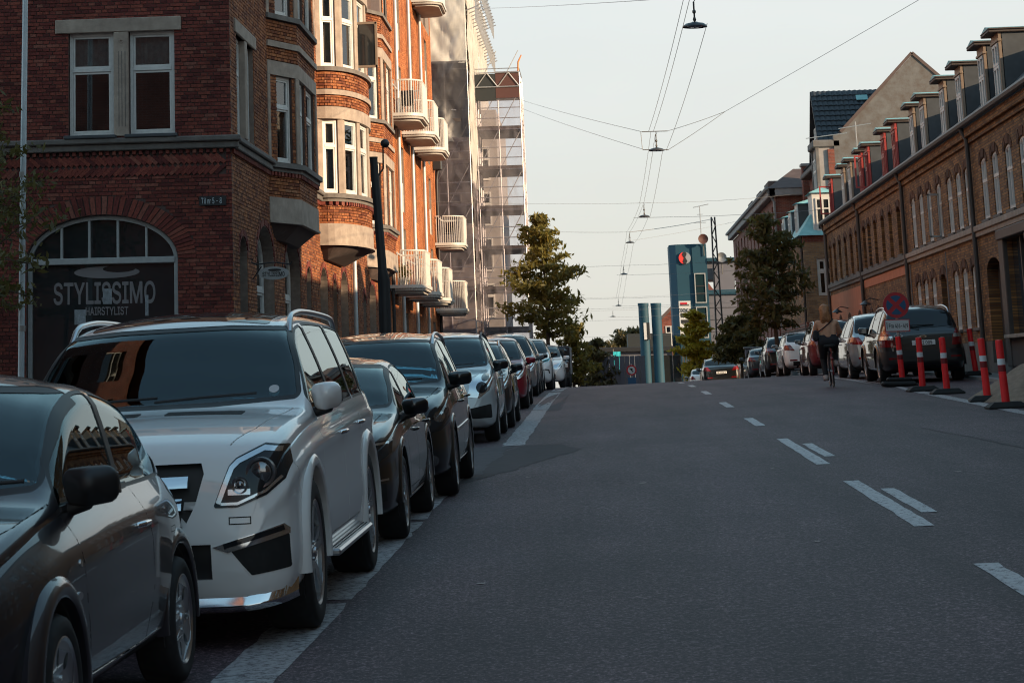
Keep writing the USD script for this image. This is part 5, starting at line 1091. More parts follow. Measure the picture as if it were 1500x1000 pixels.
def balcony(yf, z, L=3.1, deep=1.15):
    y0 = yf - L; r = .62
    pl = unary_union([sbox(-6.3, y0, -6.3 + deep - r, yf), sbox(-6.3, y0 + r, -6.3 + deep, yf - r), Point(-6.3 + deep - r, y0 + r).buffer(r, 12), Point(-6.3 + deep - r, yf - r).buffer(r, 12)]).buffer(.01)
    b = obj(MB_, 'balcony', join([extr(pl, .07, z + .15), extr(pl.buffer(-.04), .08, z + .07), extr(pl.buffer(-.14), .07, z)]), 'concrete')
    ring = pl.buffer(-.05).exterior; Lr = ring.length; bars, top = [], []
    for s_ in np.arange(0, Lr, .085):
        p = ring.interpolate(s_)
        if p.x > -6.24: bars.append(mv(cbox(-.011, .011, -.022, .022, 0, 1.14, .003), (p.x, p.y, z + .12)))
    line = [(p.x, p.y, z + 1.28) for p in (ring.interpolate(s_) for s_ in np.linspace(0, Lr, 60)) if p.x > -6.26]
    k = max(range(len(line)), key=lambda i: -line[i][0]); line = sorted(line, key=lambda p: math.atan2(p[0] + 6.3 - .3, p[1] - (y0 + yf) / 2))
    obj(b, 'railing_bars', join(bars), 'balcony_white', kind='stuff'); obj(b, 'handrail', tube(line, .028, 6), 'balcony_white', smooth=50)
    for zz in (.22, .40, .60, .8, 1.0, 1.18): pass
    obj(b, 'edge_strip', extr(pl.buffer(.004).difference(pl.buffer(-.03)), .10, z + .145), 'balcony_white')
for (yf, z) in ((74.5, 9.45), (79.6, 9.4), (84.6, 9.35), (73.5, 4.1), (78.9, 4.08), (84.4, 4.06), (85.7, 14.85), (93.0, 3.95), (93.7, 6.5)): balcony(yf, z, 3.1 if yf < 90 else 2.9, 1.1 if yf < 90 else 1.15)
for yf, z in ((74.5, 9.45), (93.7, 6.5)):
    pp_ = thing('balcony_chair', 'dark folding chair on a ' + ('nearest upper' if yf < 90 else 'far small') + ' white balcony', 'chair', (-5.8, yf - 1.6, z + .22))
    obj(pp_, 'seat', cbox(-.2, .2, -.2, .2, .42, .46, .01), 'dark_steel'); obj(pp_, 'backrest', cbox(-.2, .2, .17, .20, .5, .92, .01), 'dark_steel')
    for x in (-.18, .18):
        for y in (-.17, .17): obj(pp_, 'leg', tube([(x, y, 0), (x, y, .43)], .012, 6), 'dark_steel')
pl_ = thing('potted_plant', 'small leafy potted plant on the nearest lower balcony', 'plant', (-6.0, 72.0, 4.35)); obj(pl_, 'pot', lathe([(0, 0), (.12, 0), (.16, .28), (.13, .28), (.12, .22), (0, .22)], 16), 'concrete', smooth=40)
# ================================================================= right-hand terrace: four houses of yellow brick
FR = Face((9.05, 0), (0, 1), (-1, 0))
SEC = [(37.0, 57.86), (57.86, 70.71), (70.71, 82.8), (82.8, 94.87)]
W1 = [[43.6, 45.4, 47.2, 49.2, 51.0, 52.8, 54.6, 56.2], [58.75, 60.2, 61.75, 63.7, 65.6, 67.2, 68.9], [72.3, 74.4, 76.4, 78.5, 80.3, 81.8], [84.2, 86.1, 88.1, 90.2, 92.2, 93.9]]
WG = [[(44.2, 0), (46.5, 0), (48.4, 0)], [(58.75, 0), (60.3, 0), (61.8, 0), (64.0, 1), (65.9, 0), (67.5, 0), (69.0, 0)], [(72.0, 2), (74.2, 2), (76.6, 1), (79.2, 2), (81.2, 2)], [(84.8, 2), (88.2, 1), (91.5, 2)]]
names = ['yellow brick terrace house with dark timber shop front and cream dormers, nearest on the right', 'yellow brick terrace house with white arched windows above and below, second on the right', 'yellow brick terrace house with an orange band and red dormers, third on the right', 'yellow brick terrace house with orange rendered ground floor, last of the row']
DOR = [(53.4, 0), (55.5, 0), (59.1, 0), (62.0, 0), (65.9, 0), (68.2, 0), (72.5, 1), (75.3, 1), (79.9, 1), (82.0, 1), (85.6, 0), (88.0, 0), (92.9, 1)]
brng = random.Random(6)
for k, (a, b) in enumerate(SEC):
    t = thing('terrace_house', names[k], 'house', group='terrace houses on the right')
    hs = [arch_poly(y - .42, y + .42, 5.0, 6.30, .13, 10) for y in W1[k]]; gs = []
    for y, d in WG[k]:
        zt = 4.05 if k < 2 else 3.45; w_ = .42 if d != 1 else .5; gs.append(arch_poly(y - w_, y + w_, 1.75 if d == 1 else 2.55 if k < 2 else 2.35, zt - .14, .14, 10))
    extra_h = [sbox(51.2, 2.25, 53.9, 4.4), arch_poly(55.0, 56.9, 1.7, 3.8, .3, 12)] if k == 0 else []
    wall_ = sbox(a, .6, b, 7.25).difference(unary_union(hs + gs + extra_h))
    low = 4.5 if k == 3 else 2.2
    wl = obj(t, 'wall', FR.ext(wall_.intersection(sbox(a, low, b, 8)), -.38, 0), 'yellow_brick_wall')
    obj(t, 'base_course', FR.ext(wall_.intersection(sbox(a, .6, b, low)), -.37, .012), 'render_orange' if k == 3 else 'dark_stone')
    obj(t, 'wall', box(9.45, 16, a + .02, a + .3, .5, 7.3) if k == 0 else box(15.7, 16, a + .02, b, .5, 7.3), 'yellow_brick_end')
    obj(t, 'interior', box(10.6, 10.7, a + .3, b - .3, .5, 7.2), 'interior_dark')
    if k == 2: obj(t, 'rendered_band', FR.bx(a + .15, b - .15, 4.36, 4.62, -.02, .02), 'render_orange')
    obj(t, 'string_course', join([FR.cb(a, b, 4.66, 4.78, -.02, .06, .01), FR.cb(a, b, 4.78, 4.92, -.02, .10, .015)]), 'sandstone' if k < 2 else 'dark_stone')
    obj(t, 'eaves_cornice', join([FR.cb(a, b, 6.92, 7.06, -.02, .06, .01), FR.cb(a, b, 7.06, 7.28, -.02, .14, .015)]), 'yellow_brick_wall')
    obj(t, 'gutter', tube([(8.84, a, 7.36), (8.84, b, 7.36)], .085, 8), 'gutter', smooth=40)
    obj(t, 'downpipe', tube([(8.84, b - .06, 7.3), (8.97, b - .06, 7.0), (8.97, b - .06, 1.2)], .06, 8), 'gutter', smooth=40)
    for y, hp in zip(W1[k], hs):
        window(t, FR, y - .41, y + .41, 5.01, 6.42, 'white_wood' if k < 2 else 'dark_wood', .05, .025 if k < 2 else .12, .62, True, head=.13, blind=brng.choice([None, None, .3, .55, .95]))
        obj(t, 'window_sill', FR.cb(y - .5, y + .5, 4.93, 5.0, -.1, .06, .008), 'dark_stone')
        for m in arch_bricks(FR, y, .42, 6.30, .13, .22, 9, -.02, .010): obj(wl, 'arch_brick', m, 'dull_red_brick')
    for (y, d), g in zip(WG[k], gs):
        x0, z0, x1, z1 = g.bounds
        if d == 1:
            dr = obj(t, 'door', FR.ext(g.buffer(-.02), -.26, -.20), 'dark_wood')
            for zz in (z0 + .25, z0 + 1.1): obj(dr, 'door_panel', FR.cb(x0 + .16, x1 - .16, zz, zz + .62, -.21, -.185, .01), 'dark_wood')
            obj(t, 'door_step', FR.cb(x0 - .1, x1 + .1, z0 - .2, z0, -.1, .3, .02), 'dark_stone')
        else:
            window(t, FR, x0 + .01, x1 - .01, z0 + .01, z1 - .005, 'white_wood' if k < 2 else 'dark_wood', .05, .03 if k < 2 else .1, .66, k < 2, head=.14, blind=brng.choice([None, None, .4, .6]))
            obj(t, 'window_sill', FR.cb(x0 - .06, x1 + .06, z0 - .07, z0, -.1, .07, .008), 'dark_stone')
        for m in arch_bricks(FR, (x0 + x1) / 2, (x1 - x0) / 2, z1 - .14, .14, .24, 9, -.02, .012): obj(wl, 'arch_brick', m, 'dull_red_brick')
    if k == 0:
        sf = obj(t, 'shop_front', join([FR.cb(50.6, 51.2, 1.6, 4.62, -.02, .10, .02), FR.cb(53.9, 54.5, 1.6, 4.62, -.02, .10, .02), FR.cb(50.6, 54.5, 4.4, 4.63, -.02, .14, .02), FR.cb(51.2, 53.9, 1.6, 2.25, -.02, .08, .02)]), 'dark_wood')
        obj(sf, 'shop_pane', FR.bx(51.2, 53.9, 2.25, 4.4, -.12, -.11), 'dark_pane'); obj(sf, 'shop_sill', FR.cb(51.0, 54.1, 2.22, 2.30, -.1, .20, .01), 'sandstone'); obj(sf, 'mullion', FR.cb(52.5, 52.6, 2.3, 4.4, -.13, -.05, .008), 'dark_wood')
        obj(t, 'gate', FR.ext(arch_poly(55.02, 56.88, 1.3, 3.8, .28, 12), -.30, -.25), 'dark_wood')
        for y in (49.9, 50.2): obj(t, 'cable', tube([(9.02, y, 4.6), (9.02, y, 2.2)], .012, 5), 'wire')
    if k == 1:
        for y in (63.1, 70.3): obj(t, 'cable', tube([(9.02, y, 4.6), (9.02, y, 2.0)], .015, 5), 'wire')
        obj(t, 'open_casement', join([mv(cbox(0, .30, -.02, .02, z, z + .05, .004), (8.72, 63.5, 5.0)) for z in (0, 1.1)] + [mv(cbox(x, x + .05, -.02, .02, 0, 1.15, .004), (8.72, 63.5, 5.0)) for x in (0, .26)]), 'grey_wood')
    # roof: steep lower slope, dormers standing at the gutter
    prof = [(8.95, 7.38), (10.3, 8.75), (12.6, 9.2), (16, 7.4), (16, 7.25), (8.95, 7.25)]
    rf = extr(Polygon(prof), b - a); v = rf[0]; roof = obj(t, 'roof', (np.stack([v[:, 0], b - v[:, 2], v[:, 1]], 1), rf[1]), 'slate')
    for y, red in DOR:
        if not (a <= y < b): continue
        dw = .95; F = Face((9.16, y), (0, 1), (-1, 0)); wood = 'red_wood' if red else 'cream_wood'
        d = obj(t, 'dormer', join([box(9.24, 12.0, y, y + .06, 7.45, 9.0), box(9.24, 12.0, y + dw - .06, y + dw, 7.45, 9.0)]), 'slate')
        obj(d, 'dormer_front', join([F.bx(0, dw, 8.78, 9.02, -.06, 0), F.bx(0, .12, 7.5, 8.78, -.06, 0), F.bx(dw - .12, dw, 7.5, 8.78, -.06, 0), F.cb(-.03, dw + .03, 8.80, 8.86, -.06, .03, .008)]), wood)
        # the window with its own glazing bars
        fr = []
        for u0, u1 in ((.12, dw / 2), (dw / 2, dw - .12)):
            for z0, z1 in ((7.5, 8.28), (8.28, 8.78)):
                q = sbox(u0 + .005, z0 + .005, u1 - .005, z1 - .005); fr.append(F.ext(q.difference(q.buffer(-.06, join_style=2)), -.05, .022))
        obj(d, 'dormer_window', join(fr), 'red_wood' if red and y not in (85.6,) else 'white_wood'); obj(d, 'dormer_pane', F.bx(.12, dw - .12, 7.5, 8.78, -.03, -.025), 'pane')
        obj(d, 'dormer_inside', box(9.5, 9.55, y + .06, y + dw - .06, 7.45, 9.0), 'interior_dark')
        obj(d, 'dormer_eave', join([cbox(8.94, 12.1, y - .07, y + dw + .07, 9.0, 9.06, .015), cbox(8.94, 12.1, y - .10, y + dw + .10, 9.06, 9.10, .012)]), 'dark_wood')
        tp = Polygon([(y - .09, 9.10), (y + dw + .09, 9.10), (y + dw / 2, 9.19)]); m = extr(tp, 3.1); v = m[0]; obj(d, 'dormer_roof', (np.stack([8.96 + v[:, 2], v[:, 0], v[:, 1]], 1), m[1]), 'verdigris')
        if abs(y - 92.9) < .1 or abs(y - 79.9) < .1:
            fr = sbox(0, 0, .45, 1.1); obj(d, 'open_dormer_casement', ax_xz(extr(fr.difference(fr.buffer(-.055, join_style=2)), .04), 0)[0] * 1.0 if False else mv(ax_xz(extr(fr.difference(fr.buffer(-.055, join_style=2)), .04), 0), (8.70, y + .1, 7.6)), 'red_wood')
for (y, x) in ((79.0, 0), (88.5, 0)):
    zb = 3.75; t = thing('wall_lamp', {79.0: 'bracket wall lamp on yellow brick, the nearer of the two on the terrace', 88.5: 'bracket wall lamp on the orange rendered ground floor'}[y], 'lamp', (9.05, y, zb))
    obj(t, 'bracket', tube([(0, 0, .1), (-.28, 0, .16), (-.42, 0, .08)], .018, 6), 'dark_steel', smooth=50); obj(t, 'shade', lathe([(0, .08), (.05, .07), (.20, -.04), (.19, -.05), (0, .02)], 16), 'lamp_enamel') if False else obj(t, 'shade', mv(lathe([(0.001, .09), (.05, .07), (.20, -.04), (.19, -.05), (.001, .02)], 16), (-.42, 0, 0)), 'lamp_enamel', smooth=40); obj(t, 'bulb', ell((-.42, 0, -.05), (.05, .05, .06), 1), 'bulb_glass', smooth=True)
# ---- tall house on the right behind the viewer's shoulder: it keeps the corner opposite in shade
t = thing('tall_house', 'tall brick house with rows of windows on the right, before the terrace', 'house')
F2 = Face((9.05, 0), (0, 1), (-1, 0)); hs = [(y - .55, z, y + .55, z + 1.8) for y in np.arange(-8, 35, 2.4) for z in (2.6, 5.6, 8.6, 11.6)]
w2 = obj(t, 'wall', F2.ext(sbox(-12, -.5, 36.6, 14.6).difference(unary_union([sbox(*h) for h in hs])), -.4, 0), 'yellow_brick_wall')
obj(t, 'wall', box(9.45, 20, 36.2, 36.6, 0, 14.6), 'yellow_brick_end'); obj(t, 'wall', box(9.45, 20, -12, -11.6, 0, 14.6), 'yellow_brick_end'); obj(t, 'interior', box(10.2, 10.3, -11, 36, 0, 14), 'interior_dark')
m = extr(Polygon([(8.8, 14.6), (11, 17), (18, 17), (20.2, 14.6)]), 48.6); v = m[0]; obj(t, 'roof', (np.stack([v[:, 0], 36.6 - v[:, 2], v[:, 1]], 1), m[1]), 'slate')
for h in hs: f_ = sbox(*h); w_ = obj(t, 'window', F2.ext(unary_union([f_.difference(f_.buffer(-.07, join_style=2)), sbox(h[0], h[1] + 1.15, h[2], h[1] + 1.22), sbox((h[0] + h[2]) / 2 - .04, h[1], (h[0] + h[2]) / 2 + .04, h[3])]), -.2, -.14), 'white_wood'); obj(w_, 'pane', F2.bx(h[0], h[2], h[1], h[3], -.18, -.175), 'dark_pane')
# ---- red house over the side street on the left, seen in the reflections
t = thing('red_house', 'red brick house with white windows across the side street on the left', 'house')
F3 = Face((-6.6, 0), (0, 1), (1, 0)); hs = [(y - .5, z, y + .5, z + 1.8) for y in np.arange(-13, 19, 2.3) for z in (1.8, 5.0, 8.2, 11.4)]
obj(t, 'wall', F3.ext(sbox(-15, -.8, 20, 14.5).difference(unary_union([sbox(*h) for h in hs])), -.4, 0), 'far_red_wall'); obj(t, 'wall', box(-24, -7.02, 19.6, 20, -.5, 14.5), 'far_red_end'); obj(t, 'wall', box(-24, -7.02, -15, -14.6, -.5, 14.5), 'far_red_end'); obj(t, 'interior', box(-8.0, -7.9, -14, 19, -.5, 14), 'interior_dark')
m = extr(Polygon([(-24.3, 14.5), (-20, 17.5), (-13, 17.5), (-6.3, 14.5)]), 35); v = m[0]; obj(t, 'roof', (np.stack([v[:, 0], 20 - v[:, 2], v[:, 1]], 1), m[1]), 'brown_roof')
for h in hs: f_ = sbox(*h); w_ = obj(t, 'window', F3.ext(unary_union([f_.difference(f_.buffer(-.08, join_style=2)), sbox(h[0], h[1] + 1.15, h[2], h[1] + 1.22)]), -.2, -.14), 'white_wood'); obj(w_, 'pane', F3.bx(h[0], h[2], h[1], h[3], -.18, -.175), 'dark_pane')
# ================================================================= houses beyond the terrace on the right
t = thing('mansard_house', 'yellow brick house with verdigris mansard and white dormers beyond the terrace', 'house')
FE = Face((8.28, 97.0), (1, 0), (0, -1)); FS = Face((8.28, 0), (0, 1), (-1, 0))
we = (.50, 4.6, 1.22, 6.08); obj(t, 'wall', FE.ext(sbox(0, 0, 6, 7.0).difference(sbox(*we)).intersection(sbox(0, 3.4, 6, 6.75)), -.3, 0), 'yellow_brick_end')
obj(t, 'base_course', join([FE.bx(0, 6, 0, 3.4, -.3, .01), FS.bx(97.31, 111, 0, 3.4, -.3, .01)]), 'render_grey'); obj(t, 'eaves_band', join([FE.bx(0, 6, 6.75, 7.02, -.3, .03), FS.bx(97.31, 111, 6.75, 7.02, -.3, .03)]), 'far_red_end')
obj(t, 'stone_band', join([FE.cb(-.06, 6, 3.3, 3.55, -.1, .06, .01), FS.cb(97.11, 111, 3.3, 3.55, -.1, .06, .01)]), 'far_red_end')
hs = [(y, 4.6, y + .9, 6.1) for y in (98.6, 101.5, 104.4, 107.3)]; obj(t, 'wall', FS.ext(sbox(97.31, 3.4, 111, 6.75).difference(unary_union([sbox(*h) for h in hs])), -.3, 0), 'yellow_brick_wall')
for h in hs: window(t, FS, h[0], h[2], h[1], h[3], rec=.08, mull=True)
window(t, FE, we[0], we[2], we[1], we[3], 'white_wood', .07, .05, .66, True); obj(t, 'wall', box(8.6, 14, 110.7, 111, 0, 7), 'yellow_brick_end'); obj(t, 'interior', box(9.6, 13.5, 98.2, 110, 0, 7), 'interior_dark')
hip = m3.Manifold.hull_points(np.array([[8.1, 96.8, 7.02], [14.2, 96.8, 7.02], [14.2, 111.2, 7.02], [8.1, 111.2, 7.02], [9.3, 98.6, 8.7], [13, 98.6, 8.7], [13, 110, 8.7], [9.3, 110, 8.7]]))
obj(t, 'roof', marr(hip), 'verdigris')
def white_dormer(x0, x1, y0, y1, z0, z1, face, wood='white_wood'):
    d = obj(t, 'dormer', box(x0 + .02, x1 - .02, y0 + .02, y1 - .02, z0, z1), wood if face == 'y' else 'slate'); F = Face((x0, y0), (1, 0), (0, -1)) if face == 'y' else Face((x0, y0), (0, 1), (-1, 0)); L = (x1 - x0) if face == 'y' else (y1 - y0)
    obj(d, 'dormer_front', F.cb(0, L, z0, z1, -.05, .01, .01), wood); q = sbox(.14, z0 + .16, L - .14, z1 - .22); c = L / 2; zt = z0 + (z1 - z0) * .62
    obj(d, 'dormer_window', F.ext(unary_union([q.difference(q.buffer(-.06, join_style=2)), sbox(c - .035, z0 + .16, c + .035, z1 - .22), sbox(.14, zt - .03, L - .14, zt + .03)]), .012, .05), wood); obj(d, 'dormer_pane', F.bx(.18, L - .18, z0 + .2, z1 - .26, .012, .02), 'dark_pane')
    mm = m3.Manifold.hull_points(np.array([[x0 - .12, y0 - .12, z1], [x1 + .12, y0 - .12, z1], [x1 + .12, y1, z1], [x0 - .12, y1, z1], [(x0 + x1) / 2, y0 + .3, z1 + .25], [(x0 + x1) / 2, y1, z1 + .25]])); obj(d, 'dormer_roof', marr(mm), 'verdigris')
white_dormer(8.75, 9.6, 97.05, 99, 7.05, 8.75, 'y'); white_dormer(8.35, 9.8, 99.6, 100.6, 7.05, 8.5, 'x'); white_dormer(8.35, 9.8, 103.2, 104.2, 7.05, 8.4, 'x'); white_dormer(8.35, 9.8, 106.8, 107.8, 7.05, 8.4, 'x')
obj(t, 'downpipe', tube([(8.24, 97.3, 7), (8.24, 97.3, 1)], .06, 8), 'dark_steel')
# tall gabled house with pale party wall and black tiles
t = thing('gabled_house', 'tall house with black tiled roof and bare pale party wall rising behind the terrace', 'house')
pw = Polygon([(11.3, 5), (11.3, 12.55), (11.75, 12.7), (15.25, 16.3), (18.9, 12.6), (18.9, 5)]); obj(t, 'party_wall', ax_xz(extr(pw, .4), 112.0), 'render_pale')
for a, b in (((11.65, 12.70), (15.2, 16.36)), ((15.2, 16.36), (18.95, 12.66))):
    q = LineString([a, b]).buffer(.07, cap_style=2); obj(t, 'verge_coping', ax_xz(extr(q, .5), 111.95), 'brown_roof')
obj(t, 'wall', join([box(11.0, 11.3, 112.0, 122.5, 4, 11.9), box(11.3, 18.9, 122.2, 122.5, 4, 12.5)]), 'far_red_wall')
m = extr(Polygon([(10.7, 11.8), (15.2, 16.2), (18.9, 12.5), (18.9, 12.2), (11, 11.6)]), 10.0); v = m[0]; obj(t, 'roof', (np.stack([v[:, 0], 122.5 - v[:, 2], v[:, 1]], 1), m[1]), 'black_tile')
# cross gable with its ridge towards the street: near slope shows tiles
gy0, gy1, zr, ze = 113.2, 119.4, 15.15, 11.6; yc = (gy0 + gy1) / 2
obj(t, 'gable_wall', FS.map(extr(Polygon([(gy0 + .3, 11.5), (gy1 - .3, 11.5), (yc, zr - .25)]), .3, -3.15)) if False else Face((11.0, 0), (0, 1), (-1, 0)).ext(Polygon([(gy0 + .3, 8), (gy1 - .3, 8), (gy1 - .3, 11.5), (yc, zr - .25), (gy0 + .3, 11.5)]), -.3, 0), 'far_red_wall')
for sgn, ye in ((1, gy0), (-1, gy1)):
    m = m3.Manifold.hull_points(np.array([[10.75, ye, ze], [10.75, yc, zr], [15, yc, zr], [15, ye, ze], [10.75, ye, ze - .12], [10.75, yc, zr - .12], [15, yc, zr - .12], [15, ye, ze - .12]], float)); cr = obj(t, 'cross_gable_roof', marr(m), 'black_tile')
    if sgn == 1:
        tl = []; sl = np.array([0, yc - ye, zr - ze]); Ls = np.linalg.norm(sl); sl = sl / Ls; nn = np.cross([1, 0, 0], sl); nn = nn if nn[2] > 0 else -nn
        for i in range(17):
            for j in range(13):
                p = np.array([10.78 + i * .25, ye, ze]) + sl * (j * .36 + .02); q = p + sl * .37
                V = np.array([p + nn * .06, p + [.13, 0, 0] + nn * .10, p + [.24, 0, 0] + nn * .06, q + nn * .015, q + np.array([.13, 0, 0]) + nn * .055, q + np.array([.24, 0, 0]) + nn * .015])
                obj(cr, 'roof_tile', (V, np.array([[0, 1, 4], [0, 4, 3], [1, 2, 5], [1, 5, 4], [0, 2, 1]])), 'black_tile')
        c0 = np.array([12.9, ye, ze]) + sl * 3.9 + nn * .12; V = np.array([c0, c0 + [.55, 0, 0], c0 + np.array([.55, 0, 0]) + sl * .35, c0 + sl * .35]); obj(cr, 'skylight', (V, np.array([[0, 1, 2], [0, 2, 3]])), 'verdigris')
obj(t, 'cornice', join([cbox(10.55, 11.3, 112.4, 122.5, 11.3, 11.55, .04), cbox(10.3, 11.6, 112.0, 114.6, 12.0, 12.35, .05)]), 'render_pale'); obj(t, 'bay', join([box(10.5, 11.5, 112.1, 114.4, 9.2, 12.0)]), 'render_grey'); [obj(t, 'bay_pilaster', cbox(10.42, 10.6, y_, y_ + .27, 9.2, 12.0, .02), 'render_pale') for y_ in (112.05, 114.2)]
FG = Face((10.5, 0), (0, 1), (-1, 0)); window(t, FG, 112.6, 113.9, 9.9, 11.5, rec=-.06, mull=True)
FG2 = Face((11.0, 0), (0, 1), (-1, 0))
for y in (115.0, 116.7): window(t, FG2, y, y + .9, 12.0, 13.4, rec=-.07, mull=True)
obj(t, 'television_aerial', join([tube([(12.2, 110.5, 9), (12.2, 110.5, 13.0)], .03, 5), tube([(11.4, 110.5, 12.7), (12.9, 110.5, 12.9)], .02, 5), tube([(9.9, 110.6, 12.3), (11.8, 110.6, 12.5)], .02, 5)]), 'galvanised')
# brick house with brown hipped mansard
t = thing('brown_roofed_house', 'dark red brick house with brown mansard roof and gutters, behind the tree on the right', 'house')
FT = Face((9.4, 125.0), (1, 0), (0, -1)); FT2 = Face((9.4, 0), (0, 1), (-1, 0)); hs = [(y, z, y + 1.0, z + 1.7) for y in np.arange(127, 164, 3.2) for z in (3.0, 5.9, 8.6)]
obj(t, 'wall', FT.bx(0, 9, -3, 10.7, -.3, 0), 'far_red_end'); obj(t, 'wall', FT2.ext(sbox(125.31, -3, 166, 10.7).difference(unary_union([sbox(*h) for h in hs])), -.3, 0), 'far_red_wall'); obj(t, 'interior', box(10.4, 18, 126, 165, -3, 10.5), 'interior_dark')
for h in hs[:24]: window(t, FT2, h[0], h[2], h[1], h[3], rec=.08, mull=True)
obj(t, 'eaves', join([cbox(9.05, 18.5, 124.65, 125.02, 10.7, 11.1, .04), cbox(9.05, 9.42, 124.65, 166, 10.7, 11.1, .04)]), 'render_grey'); obj(t, 'roof', marr(m3.Manifold.hull_points(np.array([[9.0, 124.6, 11.1], [18.6, 124.6, 11.1], [18.6, 166, 11.1], [9, 166, 11.1], [10.6, 127.2, 12.3], [17, 127.2, 12.3], [17, 164, 12.3], [10.6, 164, 12.3]]))), 'brown_roof')
obj(t, 'gutter', tube([(8.98, 124.7, 11.12), (8.98, 166, 11.12)], .1, 6), 'zinc'); obj(t, 'downpipe', tube([(9.0, 124.9, 11.0), (9.32, 124.9, 10.4), (9.32, 124.9, 2)], .07, 6), 'zinc')
for y in (131, 138, 146): obj(t, 'roof_box', cbox(9.5, 11.5, y, y + 3, 11.3, 12.0, .05), 'brown_roof')
t = thing('chimney_stack', 'square red brick chimney stack between the brown roof and black roof', 'chimney', (10.75, 123.4, 0)); obj(t, 'stack', cbox(0, .95, 0, .8, 8, 12.1, .02), 'far_red_end'); obj(t, 'cap', cbox(-.06, 1.01, -.06, .86, 12.1, 12.25, .02), 'render_grey')
# ================================================================= scaffolding on the left
def scaffold(label, x0, x1, y0, y1, zt, z0, step, nx, ny):
    s = thing('scaffold', label, 'scaffold'); xs = np.linspace(x0, x1, nx + 1); ys = np.linspace(y0, y1, ny + 1); zs = np.arange(z0, zt, step)
    for x in xs:
        for y in ys:
            if x in (xs[0], xs[-1]) or y in (ys[0],): obj(s, 'standard', tube([(x, y, -1), (x, y, zt)], .035, 6), 'galvanised')
    for z in zs:
        obj(s, 'deck', cbox(x0, x1, y0 + .04, y1 - .04, z - .07, z, .01), 'gutter'); obj(s, 'toe_board', join([box(x0, x1, y0 - .03, y0, z, z + .16)]), 'dark_wood')
        for h in (.55, 1.05): obj(s, 'guard_rail', join([tube([(x0, y0, z + h), (x1, y0, z + h)], .024, 5), tube([(x1, y0, z + h), (x1, y1, z + h)], .024, 5)]), 'galvanised')
        for i in range(nx): obj(s, 'brace', tube([(xs[i], y0 + .02, z), (xs[i + 1], y0 + .02, z + step)], .02, 5), 'galvanised')
    return s, xs, ys, zs
def cloth(p00, p10, z0, z1, bulge, seed, nu=26, nz=40):
    """a sheet hung between two uprights, billowing in folds"""
    p, q = np.array(p00, float), np.array(p10, float); u = np.linspace(0, 1, nu); z = np.linspace(z0, z1, nz); U, Z = np.meshgrid(u, z); L = np.linalg.norm(q - p); d = (q - p) / L; n = np.array([d[1], -d[0]])
    f = meshkit.fbm(np.stack([U * 2.3 + seed, Z * .7, np.full_like(U, seed * 1.7)], -1), 4, seed) - .5; f = f + .30 * (meshkit.fbm(np.stack([U * 7 + Z * 1.6, Z * .8, U * 0 + seed], -1), 2, seed + 9) - .5)
    off = bulge * (2 * f) * np.minimum(1, 6 * U * (1 - U) + .25); V = np.stack([p[0] + d[0] * U * L + n[0] * off, p[1] + d[1] * U * L + n[1] * off, Z], -1).reshape(-1, 3)
    i, j = np.meshgrid(np.arange(nz - 1), np.arange(nu - 1), indexing='ij'); a = (i * nu + j).ravel(); return V, np.r_[np.c_[a, a + 1, a + nu + 1], np.c_[a, a + nu + 1, a + nu]]
s1, xs_, ys_, zs_ = scaffold('tall scaffold wrapped in sheeting against the facade, white sheet above and dusty clear sheet below', -7.9, -5.72, 108, 128, 21.5, 3.6, 1.95, 2, 4)
for k, (z0, z1) in enumerate(((1.6, 5.6), (5.5, 9.5), (9.4, 12.6))): obj(s1, 'clear_sheet', cloth((-7.9, 107.85), (-5.70, 107.85), z0, z1, .16, 3 + k), 'sheet_dusty', smooth=True)
obj(s1, 'dark_sheet', cloth((-7.9, 107.80), (-5.70, 107.80), 12.4, 16.2, .30, 17), 'sheet_dark', smooth=True)
obj(s1, 'white_sheet', cloth((-7.9, 107.8), (-5.68, 107.8), 16.1, 20.6, .30, 8), 'sheet_white', smooth=True)
for k, y in enumerate((108, 113, 118, 123)): obj(s1, 'white_sheet', cloth((-5.62, y), (-5.62, y + 5), 10.5, 20.4, .22, 20 + k), 'sheet_white', smooth=True); obj(s1, 'clear_sheet', cloth((-5.64, y), (-5.64, y + 5), 1.6, 10.6, .18, 30 + k), 'sheet_clear', smooth=True)
obj(s1, 'roof_sheet', (np.array([[-9, 107.6, 21.6], [-5.5, 107.6, 20.7], [-5.5, 128, 20.7], [-9, 128, 21.6]], float), np.array([[0, 1, 2], [0, 2, 3]])), 'sheet_white')
for y in np.arange(108, 128, 1.1):
    for z in (20.6, 18.6): obj(s1, 'bracket_tube', join([tube([(-5.7, y, z), (-5.05, y, z + .25)], .03, 5), tube([(-5.2, y, z - .5), (-5.2, y, z + .6)], .03, 5)]), 'galvanised')
s2, xs_, ys_, zs_ = scaffold('scaffold hoist tower in front, decks visible through thin sheeting and a dark banner on top', -5.55, -3.40, 112, 116, 16.1, 3.75, 1.92, 2, 2)
for k, (z0, z1) in enumerate(((1.4, 5.6), (5.5, 9.5), (9.4, 13.4), (13.3, 15.0))): obj(s2, 'clear_sheet', cloth((-5.55, 111.88), (-3.40, 111.88), z0, z1, .05, 50 + k), 'sheet_clear', smooth=True); obj(s2, 'clear_sheet', cloth((-3.36, 112), (-3.36, 116), z0, z1, .06, 60 + k), 'sheet_clear', smooth=True)
obj(s2, 'banner', box(-5.55, -4.55, 111.84, 111.86, 14.75, 16.05), 'banner_dark'); obj(s2, 'banner', box(-4.55, -3.42, 111.83, 111.85, 14.85, 16.15), 'banner_maroon')
